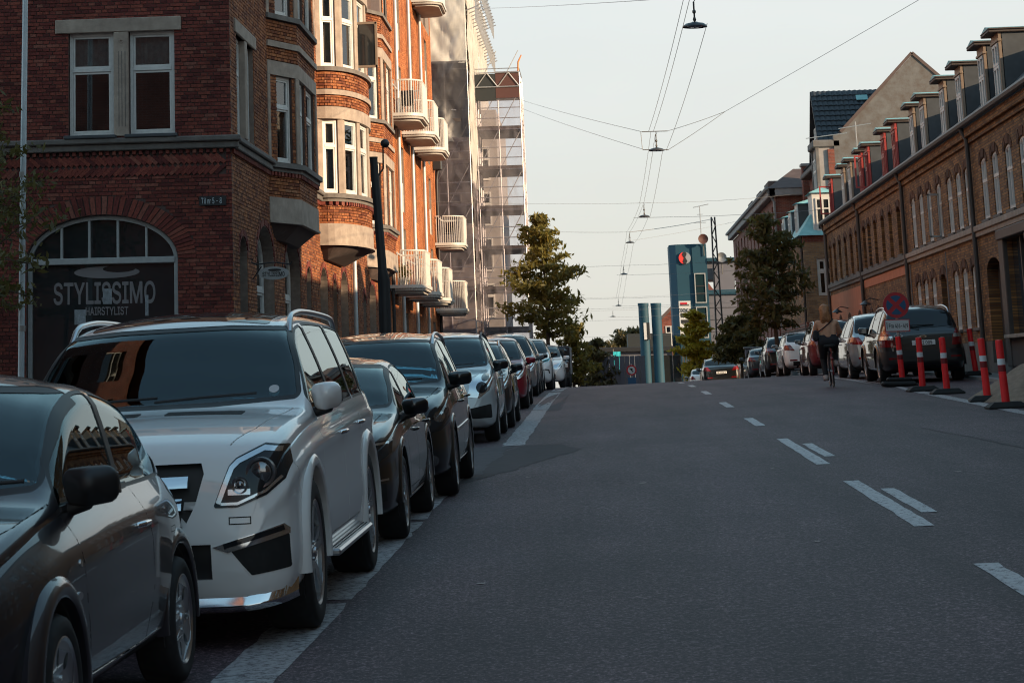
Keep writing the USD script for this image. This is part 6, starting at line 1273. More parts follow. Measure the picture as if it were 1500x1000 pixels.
obj(s2, 'banner_lettering', mv((lambda q: (np.stack([q[0][:, 0], -q[0][:, 2], q[0][:, 1]], 1), q[1]))(fit_text('STILLADS', .5, .12, True)), (-5.0, 111.835, 15.3)), 'grey_vinyl') if False else None
obj(s2, 'truss', join([tube([(-5.55, 111.8, z), (-3.4, 111.8, z)], .03, 5) for z in (15.4, 16.1)] + [tube([(-5.5 + i * .525, 111.8, 15.4 if i % 2 == 0 else 16.1), (-5.5 + (i + 1) * .525, 111.8, 16.1 if i % 2 == 0 else 15.4)], .026, 5) for i in range(4)]), 'galvanised')
obj(s2, 'flag', tube([(-3.45, 112, 16.1), (-3.42, 112, 16.6), (-3.25, 112, 16.95)], [.04, .05, .03], 6), 'flag_orange')
t = thing('pale_house', 'pale rendered house with tall windows hidden behind the scaffold sheeting', 'house')
FP = Face((-8.0, 0), (0, 1), (1, 0)); obj(t, 'wall', box(-14, -8.02, 106, 140, -1, 20), 'far_red_wall'); FQ = Face((-8.0, 118.0), (1, 0), (0, -1)); obj(t, 'wall', box(-8.0, -4.85, 118.0, 130, -2, 15), 'render_grey')
for z in (2.2, 4.5, 6.8, 9.1, 11.4):
    for u in (.5, 2.0): window(t, FQ, u, u + .75, z, z + 1.7, rec=-.07, mull=False)
# ================================================================= the crossing beyond the crest
t = thing('teal_tower', 'teal clad tower with round red and white emblem and a poster, beyond the crest', 'building'); Y = 200.0
K = lambda px, py=0, y=Y: (at_depth(px, py, y)[0], at_depth(px, py, y)[2])
tw = Polygon([(5.98, 200.9), (6.5, 200.0), (7.85, 200.0), (7.85, 199.9), (9.05, 199.9), (9.05, 205), (5.98, 205)]); obj(t, 'shaft', extr(tw, 18.45, -6.1), 'teal_panel')
obj(t, 'wing', join([box(9.0, 11.6, 201, 207, 9.4, 10.9), box(9.0, 11.4, 200.5, 207, -6, 8.2)]), 'grey_panel'); obj(t, 'wing_fascia', join([cbox(8.9, 11.7, 200.3, 201, 8.1, 8.5, .03), cbox(9.0, 11.8, 200.6, 207, 10.9, 11.2, .03)]), 'teal_panel'); obj(t, 'terrace_glass', box(9.6, 11.3, 200.5, 200.55, 8.5, 10.6), 'grey_panel')
for z in np.arange(-4, 8, 1.0): obj(t, 'panel_joint', box(9.0, 11.4, 200.47, 200.51, z, z + .04), 'dark_steel')
x0, z0 = K(1019, 444); x1, z1 = K(1033, 400)
for a, b in ((z0, z1), (z0 - 2.9, z0 - .3)):
    w_ = obj(t, 'stair_window', mv(ax_xz(extr(sbox(x0, a, x1, b).difference(sbox(x0 + .08, a + .08, x1 - .08, b - .08)), .1), 199.8), (0, 0, 0)), 'grey_wood'); obj(w_, 'pane', box(x0 + .08, x1 - .08, 199.86, 199.89, a + .08, b - .08), 'car_glass_teal')
    for f in (.3, .55): obj(w_, 'landing', box(x0 + .08, x1 - .08, 199.83, 199.86, a + (b - a) * f, a + (b - a) * f + .1), 'dark_steel')
cx_, cz_ = K(1003, 378); c = Point(0, 0).buffer(.50, 32); hal = sbox(-1, -1, -.02, 1); swirl = Polygon([(-.05, .62), (.14, .35), (.0, .05), (.16, -.25), (-.02, -.62), (-.22, -.3), (-.10, .0), (-.26, .3)])
em_ = obj(t, 'emblem', ax_xz(extr(affinity.translate(c, cx_, cz_), .1), 199.86), 'galvanised'); obj(em_, 'emblem_red', ax_xz(extr(affinity.translate(c.intersection(hal), cx_, cz_), .03), 199.83), 'logo_red'); obj(em_, 'emblem_figure', ax_xz(extr(affinity.translate(swirl.intersection(c), cx_ + .04, cz_), .03), 199.80), 'dark_steel')
x0, z1 = K(994, 441); x1, z0 = K(1014, 490); po = obj(t, 'poster_board', box(x0, x1, 199.9, 199.98, z0, z1), 'sign_white')
ft = lambda s, wd, h: (lambda q: (np.stack([q[0][:, 0], -q[0][:, 2], q[0][:, 1]], 1), q[1]))(fit_text(s, wd, h, True))
obj(po, 'poster_lettering', mv(ft('DINING &', 1.0, .32), ((x0 + x1) / 2, 199.89, z1 - .95)), 'ink'); obj(po, 'poster_stripe', join([box(x0 + .12, x1 - .12, 199.88, 199.9, z1 - a_, z1 - a_ + h_) for a_, h_ in ((.40, .09), (1.35, .34), (1.85, .3))]), 'ink'); obj(po, 'poster_heading', box(x0 + .12, x0 + .7, 199.88, 199.9, z1 - .28, z1 - .12), 'sign_red')
mst = obj(t, 'roof_aerial', join([tube([(8.75, 201, 13), (8.75, 201, 15.6)], .04, 5), tube([(8.2, 201, 15.5), (9.5, 201, 15.75)], .03, 5), tube([(8.1, 201, 14.2), (9.2, 201, 14.2)], .02, 5), tube([(8.5, 201, 14.9), (9.0, 201, 14.9)], .02, 5)]), 'galvanised')
for (px, py, lab, m_) in ((1030, 350, 'brown', 'banner_maroon'), (1057, 377, 'pale', 'zinc')):
    x, z = K(px, py, 199.5); d = thing('satellite_dish', lab + ' round satellite dish ' + ('on the teal tower roof' if lab == 'brown' else 'right of the lattice mast'), 'dish', (x, 199.5, z)); obj(d, 'dish', lathe([(.001, .10), (.25, .06), (.42, -.04), (.42, -.06), (.24, .03), (.001, .07)], 20, 'y'), m_, smooth=50); obj(d, 'dish_arm', tube([(0, .1, 0), (0, .3, -.6), (0, .3, -1.4)], .04, 5), 'dark_steel')
for k, px in enumerate((942, 960.5)):
    x, z = K(px, 444, 190); lo = float(zg(x, 190)) - .2; t = thing('teal_column', ('left' if k == 0 else 'right') + ' one of two round teal columns beside the teal tower', 'column', (x, 190, lo), group=None)
    h = z - lo; obj(t, 'shaft', lathe([(.001, h - .1), (.40, h - .1), (.40, 0), (.001, 0)][::-1], 28), 'teal_panel', smooth=40); obj(t, 'cap', lathe([(.001, h), (.43, h), (.43, h - .22), (.40, h - .22)][::-1], 28), 'teal_panel', smooth=40)
    if k == 0: bxp = obj(t, 'notice_box', cbox(-.05, .42, -.55, -.38, h - 2.9, h - 1.55, .03), 'dark_steel'); obj(bxp, 'notice', box(-.06, .16, -.565, -.55, h - 2.88, h - 1.57), 'sign_white')
t = thing('gabled_red_house', 'red brick gabled house with white windows behind the teal columns', 'house'); Yh = 232
x0, z0 = K(966, 470, Yh); x1, z1 = K(986, 430, Yh); g = Polygon([(x0, -8), (x1 + 6, -8), (x1 + 6, z0), (x1 + 3, z0 + 4.2), (x0, z0)]); obj(t, 'wall', ax_xz(extr(g, 8), Yh), 'far_red_end')
rf_ = LineString([(x0 - .3, z0 - .2), (x1 + 3, z0 + 4.3)]).buffer(.14, cap_style=2); obj(t, 'roof', ax_xz(extr(rf_, 8.4), Yh - .2), 'brown_roof'); FH = Face((x0, Yh), (1, 0), (0, -1))
for zz in (z0 - 2.4, z0 - 5.2): window(t, FH, .55, 1.55, zz, zz + 1.9, rec=-.06, mull=True)
obj(t, 'balcony_front', FH.cb(-1.2, 2.2, z0 - 5.6, z0 - 4.5, .02, .12, .02), 'cream_wood'); obj(t, 'balcony_slab', FH.cb(-1.3, 2.4, z0 - 6.0, z0 - 5.62, .02, .2, .02), 'cyan_sheet')
t = thing('low_shop_building', 'low dark flat-roofed building with a canopy left of the teal columns', 'building'); xa, za = K(878, 518, 196); xb, zb_ = K(985, 518, 196)
obj(t, 'wall', box(xa, xb, 196, 206, -8, za + .1), 'grey_panel'); obj(t, 'roof_edge', cbox(xa - .2, xb + .2, 195.6, 206, za + .1, za + .5, .05), 'dark_steel'); 
for i in range(9): obj(t, 'wall_panel', cbox(xa + .2 + i * .72, xa + .85 + i * .72, 195.9, 196.02, za - 2.6, za - .2, .02), 'dark_pane' if i % 3 else 'galvanised')
obj(t, 'upper_storey', box(xa + 2.4, xb, 197, 206, za + .5, za + 1.6), 'banner_dark')
for i in range(10): obj(t, 'gate_bar', box(K(968)[0] + i * .2, K(968)[0] + i * .2 + .1, 195.4, 195.45, za - 3, za + .4), 'dark_wood')
x0, z1 = K(898, 515, 180); x1, z0 = K(910, 541, 180); t = thing('cyan_banner', 'bright cyan hanging cloth sign on the low dark building', 'banner'); obj(t, 'cloth', cloth((x0, 180), (x1, 180), z0, z1, .06, 77, 10, 16), 'cyan_sheet', smooth=True); obj(t, 'pole', tube([(x0, 180.05, -4), (x0, 180.05, z1 + .2)], .05, 6), 'dark_steel')
x0, z0 = K(871, 549, 150); t = thing('grey_hoarding', 'low grey corrugated hoarding at the end of the street, left of centre', 'hoarding'); 
for i in range(10): obj(t, 'panel', cbox(x0 + i * .16 * 2, x0 + i * .32 + .30, 150, 150.06, -3, 2.75, .012), 'grey_panel')
# lattice mast and small signs
xm, zm = K(1045.5, 318, 140); xb = K(1055, 500, 140)[0]; t = thing('lattice_mast', 'dark steel lattice mast tapering upward beside the teal tower', 'mast', (xb, 140, 0)); zl = -1.5
for sx in (-1, 1):
    for sy in (-1, 1): obj(t, 'leg', tube([(sx * .27, sy * .27, zl), (sx * .10, sy * .10, zm)], .045, 5), 'dark_steel')
zz = np.linspace(zl, zm, 24)
for i in range(23):
    wa_, wb_ = .27 - .17 * i / 23, .27 - .17 * (i + 1) / 23; s_ = 1 if i % 2 else -1
    obj(t, 'lattice_bar', join([tube([(-s_ * wa_, -wa_, zz[i]), (s_ * wb_, -wb_, zz[i + 1])], .028, 4), tube([(-wa_, -s_ * wa_, zz[i]), (-wb_, s_ * wb_, zz[i + 1])], .028, 4), tube([(wa_, -s_ * wa_, zz[i]), (wb_, s_ * wb_, zz[i + 1])], .028, 4)]), 'dark_steel')
x, z = K(925, 542, 120); t = thing('small_road_sign', 'small round red-ringed sign over a blue plate at the crest', 'sign', (x, 120, 0)); obj(t, 'pole', tube([(0, 0, -.5), (0, 0, z + .3)], .035, 6), 'galvanised')
obj(t, 'disc', ax_xz(extr(Point(0, z).buffer(.26), .02), -.06), 'sign_red'); obj(t, 'disc_face', ax_xz(extr(Point(0, z).buffer(.18), .01), -.072), 'sign_white'); obj(t, 'symbol', ax_xz(extr(unary_union([stroke([(-.09, z + .09), (.09, z - .09)], .05), Point(.02, z + .05).buffer(.05)]), .006), -.079), 'ink'); obj(t, 'blue_plate', ax_xz(extr(sbox(-.2, z - .75, .2, z - .36), .02), -.06), 'sign_blue')
# ================================================================= trees
def tree(name, label, x, y, h, crown0, rad, leafmat, seed, n_leaf, leaf_=.16, group=None, lean=0.0, trunk_r=.09, conic=.55, bare=False):
    r = np.random.default_rng(seed); z0 = float(zg(x, y)); t = thing(name, label, 'tree', (x, y, z0), group=group)
    k = 14; zs = np.linspace(-.2, h * .97, k); wob = np.cumsum(r.normal(0, .035, (k, 2)), 0); tp = np.c_[wob[:, 0] + lean * zs / h, wob[:, 1], zs]; tr = trunk_r * (1 - .92 * zs.clip(0) / h) + .008
    tk = obj(t, 'trunk', tube(tp, tr, 8), 'bark', smooth=50); limbs = []; tips = []
    nb = int(20 + h * 2.4)
    for i in range(nb):
        f = (i + r.uniform(0, .9)) / nb; z = crown0 + (h - crown0) * f; base = np.array([np.interp(z, zs, tp[:, 0]), np.interp(z, zs, tp[:, 1]), z])
        prof = (1 - f) ** conic * min(1, .45 + 2.6 * f); L = rad * prof * r.uniform(.6, 1.12) + .12; a = i * 2.399 + r.uniform(-.5, .5); up = r.uniform(.10, .42) + .5 * f
        p = [base]; d = np.array([math.cos(a), math.sin(a), up])
        for s_ in range(5): d = d + np.array([r.normal(0, .12), r.normal(0, .12), r.normal(-.04, .10)]); p.append(p[-1] + unit(d) * L / 5)
        p = np.array(p); limbs.append(tube(p, np.linspace(max(.012, .30 * tr[0] * (1 - f * .7)), .006, 6), 5))
        for q in np.linspace(.25, 1, max(3, int(L * 5))):
            c = np.array([np.interp(q * 5, range(6), p[:, m_]) for m_ in range(3)]); tips.append((c, L * .11 + .09)); 
            e = c + np.array([r.normal(0, .30), r.normal(0, .30), r.normal(.05, .16)]) * L * .45; tips.append((e, L * .09 + .08)); limbs.append(tube([c, e], [.007, .004], 4, False))
    obj(t, 'limbs', join(limbs), 'bark', smooth=50)
    per = max(2, n_leaf // len(tips)); C, R_ = np.array([a for a, _ in tips]), np.array([b for _, b in tips]); idx = np.repeat(np.arange(len(tips)), per); n = len(idx)
    ctr = C[idx] + r.normal(0, 1, (n, 3)) * R_[idx][:, None] * [.8, .8, .36]; ax = unit_rows(r.normal(0, 1, (n, 3)) + [0, 0, -.3]); bx_ = unit_rows(np.cross(ax, r.normal(0, 1, (n, 3)))); s_ = leaf_ * r.uniform(.55, 1.25, n)[:, None]
    V = np.stack([ctr - ax * s_, ctr + bx_ * s_ * .36, ctr + ax * s_, ctr - bx_ * s_ * .36], 1).reshape(-1, 3); F = (np.array([[0, 1, 2], [0, 2, 3]])[None] + (np.arange(n) * 4)[:, None, None]).reshape(-1, 3)
    obj(t, 'crown', (V, F), leafmat); return t
def unit_rows(a): return a / np.maximum(np.linalg.norm(a, axis=1, keepdims=True), 1e-9)
x, z = K(795, 320, 92); tree('street_tree', 'young olive-green oak standing over the parked cars on the left', x, 92, z - float(zg(x, 92)), 1.9, 2.0, 'leaf_olive', 11, 5600, .15, lean=-.3)
x, z = K(1126, 322, 88); tree('street_tree', 'dark bushy oak in front of the houses on the right', x, 88, z - float(zg(x, 88)), 1.7, 1.75, 'leaf_dark', 12, 3900, .16, lean=-.2, conic=.45)
x, z = K(1014, 458, 150); tree('street_tree', 'small yellow-green tree in front of the teal tower', x, 150, z - float(zg(x, 150)), 1.2, 1.5, 'leaf_yellow', 13, 3600, .22, conic=.5, lean=-.3)
x, z = K(838, 478, 118); tree('street_tree', 'olive tree at the crest just right of the young oak', x, 118, z - float(zg(x, 118)), .6, 1.15, 'leaf_olive', 14, 2400, .17, conic=.4)
x, z = K(872, 500, 150); tree('street_tree', 'thin pale tree beside the walker at the crest', x, 150, z - float(zg(x, 150)), .8, 1.3, 'leaf_far', 15, 2600, .22, conic=.4)
x, z = K(920, 487, 235); tree('street_tree', 'distant rounded tree left of the teal columns', x, 235, z - float(zg(x, 235)), 1.0, 3.6, 'leaf_far', 16, 5200, .38, conic=.35)
x, z = K(893, 508, 215); tree('street_tree', 'low distant tree between the pale tree and rounded tree', x, 215, z - float(zg(x, 215)), .6, 2.6, 'leaf_far', 17, 3600, .34, conic=.35)
x, z = K(1080, 470, 112); tree('street_tree', 'smaller dark tree half hidden left of the bushy oak on the right', x, 112, z - float(zg(x, 112)), 1.0, 1.3, 'leaf_dark', 18, 5000, .2, conic=.4)
tree('street_tree', 'near street tree at the left edge beside the pale lamp pole', -10.1, 36.0, 5.9, 2.4, 1.75, 'leaf_dark', 19, 3600, .085, lean=.2, trunk_r=.06)
tree('street_tree', 'tree high at the right edge, only a leafy tip showing over the dormers', 15.6, 74.5, 9.6, 4, 2.4, 'leaf_dark', 20, 3000, .18)
pr = np.random.default_rng(8); ctr = pr.normal(0, .10, (160, 3)) + [0, 0, .42]; ax = unit_rows(pr.normal(0, 1, (160, 3))); bb = unit_rows(np.cross(ax, pr.normal(0, 1, (160, 3)))); V = np.stack([ctr - ax * .07, ctr + bb * .025, ctr + ax * .07, ctr - bb * .025], 1).reshape(-1, 3)
obj(pl_, 'leaves', (V, (np.array([[0, 1, 2], [0, 2, 3]])[None] + (np.arange(160) * 4)[:, None, None]).reshape(-1, 3)), 'leaf_olive')
# ================================================================= hanging street lamps and wires
LP = [(1018, 40, 38), (962, 221, 60), (944, 318, 84), (923, 356, 108), (914, 402, 132), (906, 448, 156), (898, 464, 182)]
lamps = []
for k, (px, py, y) in enumerate(LP):
    x, z = K(px, py, y); lab = ['largest hanging street lamp at the top of the picture', 'second hanging street lamp, over the middle of the road', 'third hanging street lamp, above the teal columns', 'fourth hanging street lamp on a wire to the lattice mast', 'fifth hanging street lamp down the street', 'sixth hanging street lamp, second smallest', 'smallest and farthest hanging street lamp'][k]
    if k == 0:
        t = l0 = thing('street_lamp', lab, 'lamp', (x, y, z), group='lamps hung on wires over the street')
        obj(t, 'shade', lathe([(.001, .085), (.045, .085), (.06, .075), (.15, .055), (.195, .02), (.20, 0), (.193, 0), (.14, .035), (.001, .05)][::-1], 32), 'lamp_enamel', smooth=45)
        obj(t, 'bulb', lathe([(.001, -.012), (.08, -.006), (.13, .012), (.14, .03)], 24), 'bulb_glass', smooth=True)
        obj(t, 'stem', join([tube([(0, 0, .08), (0, 0, .42)], .014, 8), lathe([(.02, .10), (.028, .12), (.02, .16)], 12), lathe([(.014, .22), (.030, .24), (.030, .27), (.014, .29)], 12)]), 'lamp_enamel', smooth=40); obj(t, 'hook', tube([(0, 0, .42), (.03, 0, .46), (0, 0, .50), (-.02, 0, .46)], .008, 6), 'dark_steel')
    else: copy_of(l0, lab, (x, y, z))
    lamps.append((x, y, z))
def wire(a, b, sag=.12, r=.009, n=9):
    a, b = np.array(a, float), np.array(b, float); f = np.linspace(0, 1, n)[:, None]; p = a + (b - a) * f; p[:, 2] -= sag * 4 * (f[:, 0] * (1 - f[:, 0])); return tube(p, r, 4, False)
def wires(label, ms, name='overhead_wire'): o = obj(W, name, join(ms), 'wire', label=label, cat='wire', group='wires strung across the street')
for k, (x, y, z) in enumerate(lamps):
    zl, zr = z + 1.0, z + 1.0; zt = z + .50; place = ['the largest lamp', 'the second lamp', 'the third lamp', 'the fourth lamp', 'the fifth lamp', 'the sixth lamp', 'the farthest lamp'][k]; L_ = -6.3 if y < 91 else -4.5; R_ = 9.05
    sc = 1 + .35 * (k > 2)
    if k == 0: ms = [wire((-5.7, 107.9, 18.7), (x - .06, y, zt), .05, .005), wire((x + .06, y, zt), (9.4, 45, 10.6), .05, .005)]
    elif k == 1: ms = [wire((-3.4, 111.9, 14.75), (x - .35, y, zt), .05, .006), wire((-3.4, 111.9, 14.35), (x - .35, y, z + .05), .05, .006), wire((x - .35, y, zt), (x + .3, y, zt), 0, .012), wire((x - .35, y, z + .04), (x + .3, y, z + .02), 0, .012), wire((x + .3, y, zt), (x + 1.78, y, z + .95), .02, .006), wire((x + .3, y, z + .02), (x + 1.78, y, z + .95), .02, .006), wire((x + 1.78, y, z + .95), (9.05, 36, 9.3), .02, .0055), wire((x - .38, y, zt), (x - .36, y, z + .04), 0, .007)]
    elif k == 3: ms = [wire((L_, y, z + .75), (x, y, zt), .05, .006), wire((x, y, zt), (xb, 140, zm - .1), .06, .014), wire((x, y, z + .1), (7.5, y + 8, z + 1.5), .05, .005)]
    else: ms = [wire((L_, y, z + .8 - .2 * (k > 3)), (x - .25, y, zt), .06, .0045 * sc), wire((x - .25, y, zt), (x + .25, y, zt), 0, .006), wire((x + .25, y, zt), (R_ if y > 95 else 7.0, y + 2, z + .8), .06, .0045 * sc), wire((x - .4, y, z - .02), (x + .3, y, z - .02), 0, .006), wire((x + .3, y, z - .02), (R_ - 1, y, z + .1), .05, .006)]
    wires('span wires that carry ' + place + ' between the two rows of houses', ms)
for k in range(5):
    a, b = lamps[k], lamps[k + 1]; wires('thin lines running down the street from ' + ['the largest lamp to the second', 'the second lamp to the third', 'the third lamp to the fourth', 'the fourth lamp to the fifth', 'the fifth lamp to the sixth'][k], [wire((a[0] + d, a[1], a[2] + .5 - .45 * (d > 0)), (b[0] + d * 1.2, b[1], b[2] + .5 - .5 * (d > 0)), .10, .005) for d in ((-.12, 0, .16) if k else (-.15, -.05, .2))])
for k, (y, z) in enumerate(((150, 5.6), (165, 5.2), (172, 4.2), (178, 7.2))): wires(['highest', 'second', 'lowest', 'upper faint'][k] + ' of the thin cross wires in front of the teal tower', [wire((-4.2, y, z + .2), (11, y, z + .5), .2, .005)])
# ================================================================= street furniture
x, z = K(36, 300, 37); g = float(zg(x, 37)) + .12; t = thing('lamp_pole', 'pale blue-grey steel pole in front of the hairdresser at the left edge', 'pole', (x - .06, 37, g)); obj(t, 'shaft', tube([(0, 0, 0), (.03, 0, 4), (.11, 0, 12)], [.055, .052, .042], 12), 'pale_steel', smooth=50); obj(t, 'collar', tube([(.005, 0, .9), (.005, 0, 1.0)], .065, 12), 'pale_steel', smooth=50)
for z_, tw_ in ((1.9, .0), (3.2, .3), (4.4, .6)): obj(t, 'tape_band', tube([(.02, 0, z_), (.025, 0, z_ + .09)], .058, 12), 'concrete', smooth=50)
x, z = K(562, 400, 44); g = float(zg(x, 44)) + .12; zt = K(556, 232, 44)[1] - g; t = thing('black_post', 'black traffic post with thick base and a small round camera on top', 'post', (x, 44, g)); obj(t, 'shaft', tube([(0, 0, 0), (0, 0, 2.55), (-.02, 0, 2.75), (-.13, 0, zt)], [.115, .115, .085, .075], 16), 'dark_steel', smooth=40); obj(t, 'cap', tube([(-.13, 0, zt), (-.13, 0, zt + .03)], .082, 16), 'dark_steel'); obj(t, 'bracket', tube([(-.06, 0, zt - .35), (.05, 0, zt - .2), (.06, 0, zt + .28)], .018, 6), 'dark_steel'); obj(t, 'camera', ell((.10, -.02, zt + .28), (.085, .10, .085), 2), 'dark_steel', smooth=True)
# hanging shop sign on a bracket
x, z = K(401, 400, 41); t = thing('hanging_sign', 'oval grey hairdresser sign hanging from an iron bracket on the brick corner', 'sign', (x, 41, z)); ov = affinity.scale(Point(0, 0).buffer(1, 32), .275, .115)
ob = obj(t, 'board', ax_xz(extr(ov, .04), -.02), 'grey_wood'); obj(ob, 'lettering', mv(ft('STYLISSIMO', .40, .075), (0, -.022, -.055)), 'ink'); obj(ob, 'emblem', ax_xz(extr(affinity.scale(Point(.02, .055).buffer(1, 24), .12, .022), .004), -.024), 'ink')
obj(t, 'bracket', join([tube([(-.40, 0, .20), (-.30, 0, .16), (0, 0, .19), (.30, 0, .15), (.33, 0, .20)], .013, 6), tube([(-.40, 0, .20), (-.37, 0, .27), (-.42, 0, .26)], .010, 6), tube([(-.38, 0, -.10), (-.22, 0, .12)], .011, 6)]), 'dark_steel', smooth=50)
for sx in (-.16, .16): obj(t, 'chain', tube([(sx, 0, .09), (sx, 0, .17)], .008, 5), 'dark_steel')
# red marker posts
PST = [(6.14, 37.83, 'nearest red marker post, leaning left at the right edge by the sand'), (6.35, 40.93, 'second red marker post from the right edge, in front of the sand'), (6.34, 45.5, 'red marker post with grey band standing alone between the sand and the black car'), (6.19, 47.73, 'red marker post in front of the black car with a small dark sticker'), (6.29, 51.6, 'farthest red marker post beside the foot of the no stopping sign'), (8.36, 55.2, 'red marker post standing on the pavement beyond the kerb')]
for k, (x, y, lab) in enumerate(PST):
    if k == 0:
        t = p0 = thing('marker_post', lab, 'bollard', mat4=car_place(x, y, yaw=4), group='red marker posts along the right kerb'); base = m3.Manifold.hull_points(np.array([[sx * a_, sy * b_, z_] for a_, b_, z_ in ((.30, .17, 0), (.30, .17, .03), (.20, .11, .10)) for sx in (-1, 1) for sy in (-1, 1)], float)); obj(t, 'foot', marr(base), 'rubber')
        obj(t, 'post', lathe([(.001, .08), (.062, .08), (.058, .62), (.057, 1.02), (.050, 1.04), (.001, 1.045)], 24), 'post_red', smooth=40); obj(t, 'reflector_band', lathe([(.059, .66), (.0595, .66), (.0592, .755), (.0585, .755)], 24), 'reflector', smooth=40); obj(t, 'dark_band', lathe([(.0597, .56), (.060, .56), (.0594, .655), (.059, .655)], 24), 'post_dark_red', smooth=40)
    else:
        M = car_place(x, y, yaw=(0, -3, 2, 5, -2, 8)[k], sink=-.06 if x > 8 else 0.0); M[:3, 2] = unit(M[:3, 2] + np.array([(-.03, .0, .01, .025, .0, -.045)[k], 0, 0])); copy_of(p0, lab, mat4=M)
# no stopping sign
x, z = K(1312, 447, 51.6); g = float(zg(x, 51.6)); t = thing('no_stopping_sign', 'round blue no stopping sign with red cross over a white dated plate', 'sign', (x, 51.6, g)); zc = z - g; obj(t, 'pole', tube([(0.03, 0, 0), (0, 0, zc + .2)], .03, 10), 'galvanised', smooth=40); obj(t, 'foot', join([cbox(-.42, .30, -.2, .2, 0, .11, .04), cbox(-.30, .22, -.14, .14, .11, .19, .03)]), 'rubber')
cc = Point(0, zc).buffer(.27, 32); obj(t, 'disc', ax_xz(extr(cc, .015), -.06), 'sign_red'); bl = Point(0, zc).buffer(.205, 32).difference(unary_union([stroke([(-.3, zc - .3), (.3, zc + .3)], .085), stroke([(-.3, zc + .3), (.3, zc - .3)], .085)])); obj(t, 'blue_field', ax_xz(extr(bl, .004), -.064), 'sign_blue')
pl2 = sbox(-.265, zc - .56, .255, zc - .30).buffer(.0); bb_ = obj(t, 'plate', ax_xz(extr(pl2, .012), -.06), 'sign_red'); obj(bb_, 'plate_face', ax_xz(extr(pl2.buffer(-.018), .003), -.063), 'sign_white'); obj(bb_, 'lettering', mv(ft('Fra 4/6-4/9', .40, .082), (.02, -.0635, zc - .475)), 'ink'); obj(bb_, 'arrow_line', box(-.225, -.212, -.068, -.0635, zc - .50, zc - .36), 'ink')
# sand heap, drum, kerb blocks
n = 40; U, Vv = np.meshgrid(np.linspace(0, 1, n), np.linspace(0, 2 * np.pi, 2 * n)); R_ = U * 2.0; cx0, cy0 = 8.05, 41.6; X = cx0 + R_ * np.cos(Vv) * .95; Yy = cy0 + R_ * np.sin(Vv) * 1.25; hh = 1.02 * (1 - U) ** .95 * (1 + .35 * (meshkit.fbm(np.stack([X * 1.5, Yy * 1.5, X * 0], -1), 4, 3) - .5)) + .02 * (meshkit.fbm(np.stack([X * 8, Yy * 8, X * 0], -1), 2, 4) - .5)
Vs = np.stack([X, Yy, zg(X, Yy) + np.maximum(hh, 0) * np.where(U > .98, 0, 1) + .002], -1).reshape(-1, 3); i, j = np.meshgrid(np.arange(2 * n - 1), np.arange(n - 1), indexing='ij'); a = (i * n + j).ravel(); obj(W, 'sand_heap', (Vs, np.r_[np.c_[a, a + n + 1, a + n], np.c_[a, a + 1, a + n + 1]][:, ::-1]), 'sand', smooth=True, label='heap of brown sand on the kerb behind the red posts', cat='sand heap')
x, z = K(1500, 534, 50); t = thing('metal_drum', 'short shiny metal drum on the pavement above the sand heap', 'drum', (8.95 + .0, 49.0, float(zg(8.95, 49)) + .125)); obj(t, 'drum', lathe([(.001, 0), (.2, 0), (.2, .30), (.19, .30), (.19, .05), (.001, .05)], 24), 'satin_chrome', smooth=40)
t = thing('power_cabinet', 'small grey street cabinet beside the parked cars under the bushy oak', 'cabinet', (K(1102, 500, 108)[0], 108, float(zg(7.5, 108)))); obj(t, 'cabinet', cbox(-.35, .35, -.2, .2, 0, 1.5, .02), 'grey_panel'); obj(t, 'cabinet_top', cbox(-.42, .42, -.26, .26, 1.5, 1.58, .02), 'zinc')
# ================================================================= people
def fig(J, B):
    """one body: hulls of joint spheres, smoothed together. J: name -> (x, y, z, r); B: chains of names"""
    s = m3.Manifold.sphere(1.0, 20); parts = []
    for ch in B:
        for a, b in zip(ch[:-1], ch[1:]): parts.append(m3.Manifold.batch_hull([s.scale([J[q][3]] * 3).translate(list(J[q][:3])) for q in (a, b)]))
    m = m3.Manifold.batch_boolean(parts, m3.OpType.Add).refine_to_length(.03); v, f = marr(m); tm = trimesh.Trimesh(v, f, process=True); trimesh.smoothing.filter_taubin(tm, iterations=10); return np.asarray(tm.vertices), np.asarray(tm.faces)
M = car_place(5.02, 53.4, yaw=-2)
bk = thing('bicycle', 'upright bicycle ridden by the woman up the right side of the road', 'bicycle', mat4=M)
def bwheel(y):
    w_ = obj(bk, 'wheel', mv(lathe([(.335 + .017 * math.cos(a), .017 * math.sin(a)) for a in np.linspace(0, 2 * np.pi, 9)[:-1]], 36, 'x', close=True), (0, y, .352)), 'rubber', smooth=True)
    obj(w_, 'rim', mv(lathe([(.318, -.010), (.318, .010), (.305, .006), (.305, -.006)], 36, 'x', close=True), (0, y, .352)), 'satin_chrome', smooth=40)
    obj(w_, 'spokes', join([tube([(.02 * (-1) ** i, y, .352), (0, y + .31 * math.cos(a), .352 + .31 * math.sin(a))], .0018, 4) for i, a in enumerate(np.linspace(0, 2 * np.pi, 29)[:-1])]), 'galvanised', kind='stuff'); obj(w_, 'hub', mv(lathe([(.001, -.05), (.03, -.04), (.02, 0), (.03, .04), (.001, .05)], 12, 'x'), (0, y, .352)), 'satin_chrome', smooth=40)
bwheel(0); bwheel(1.08)
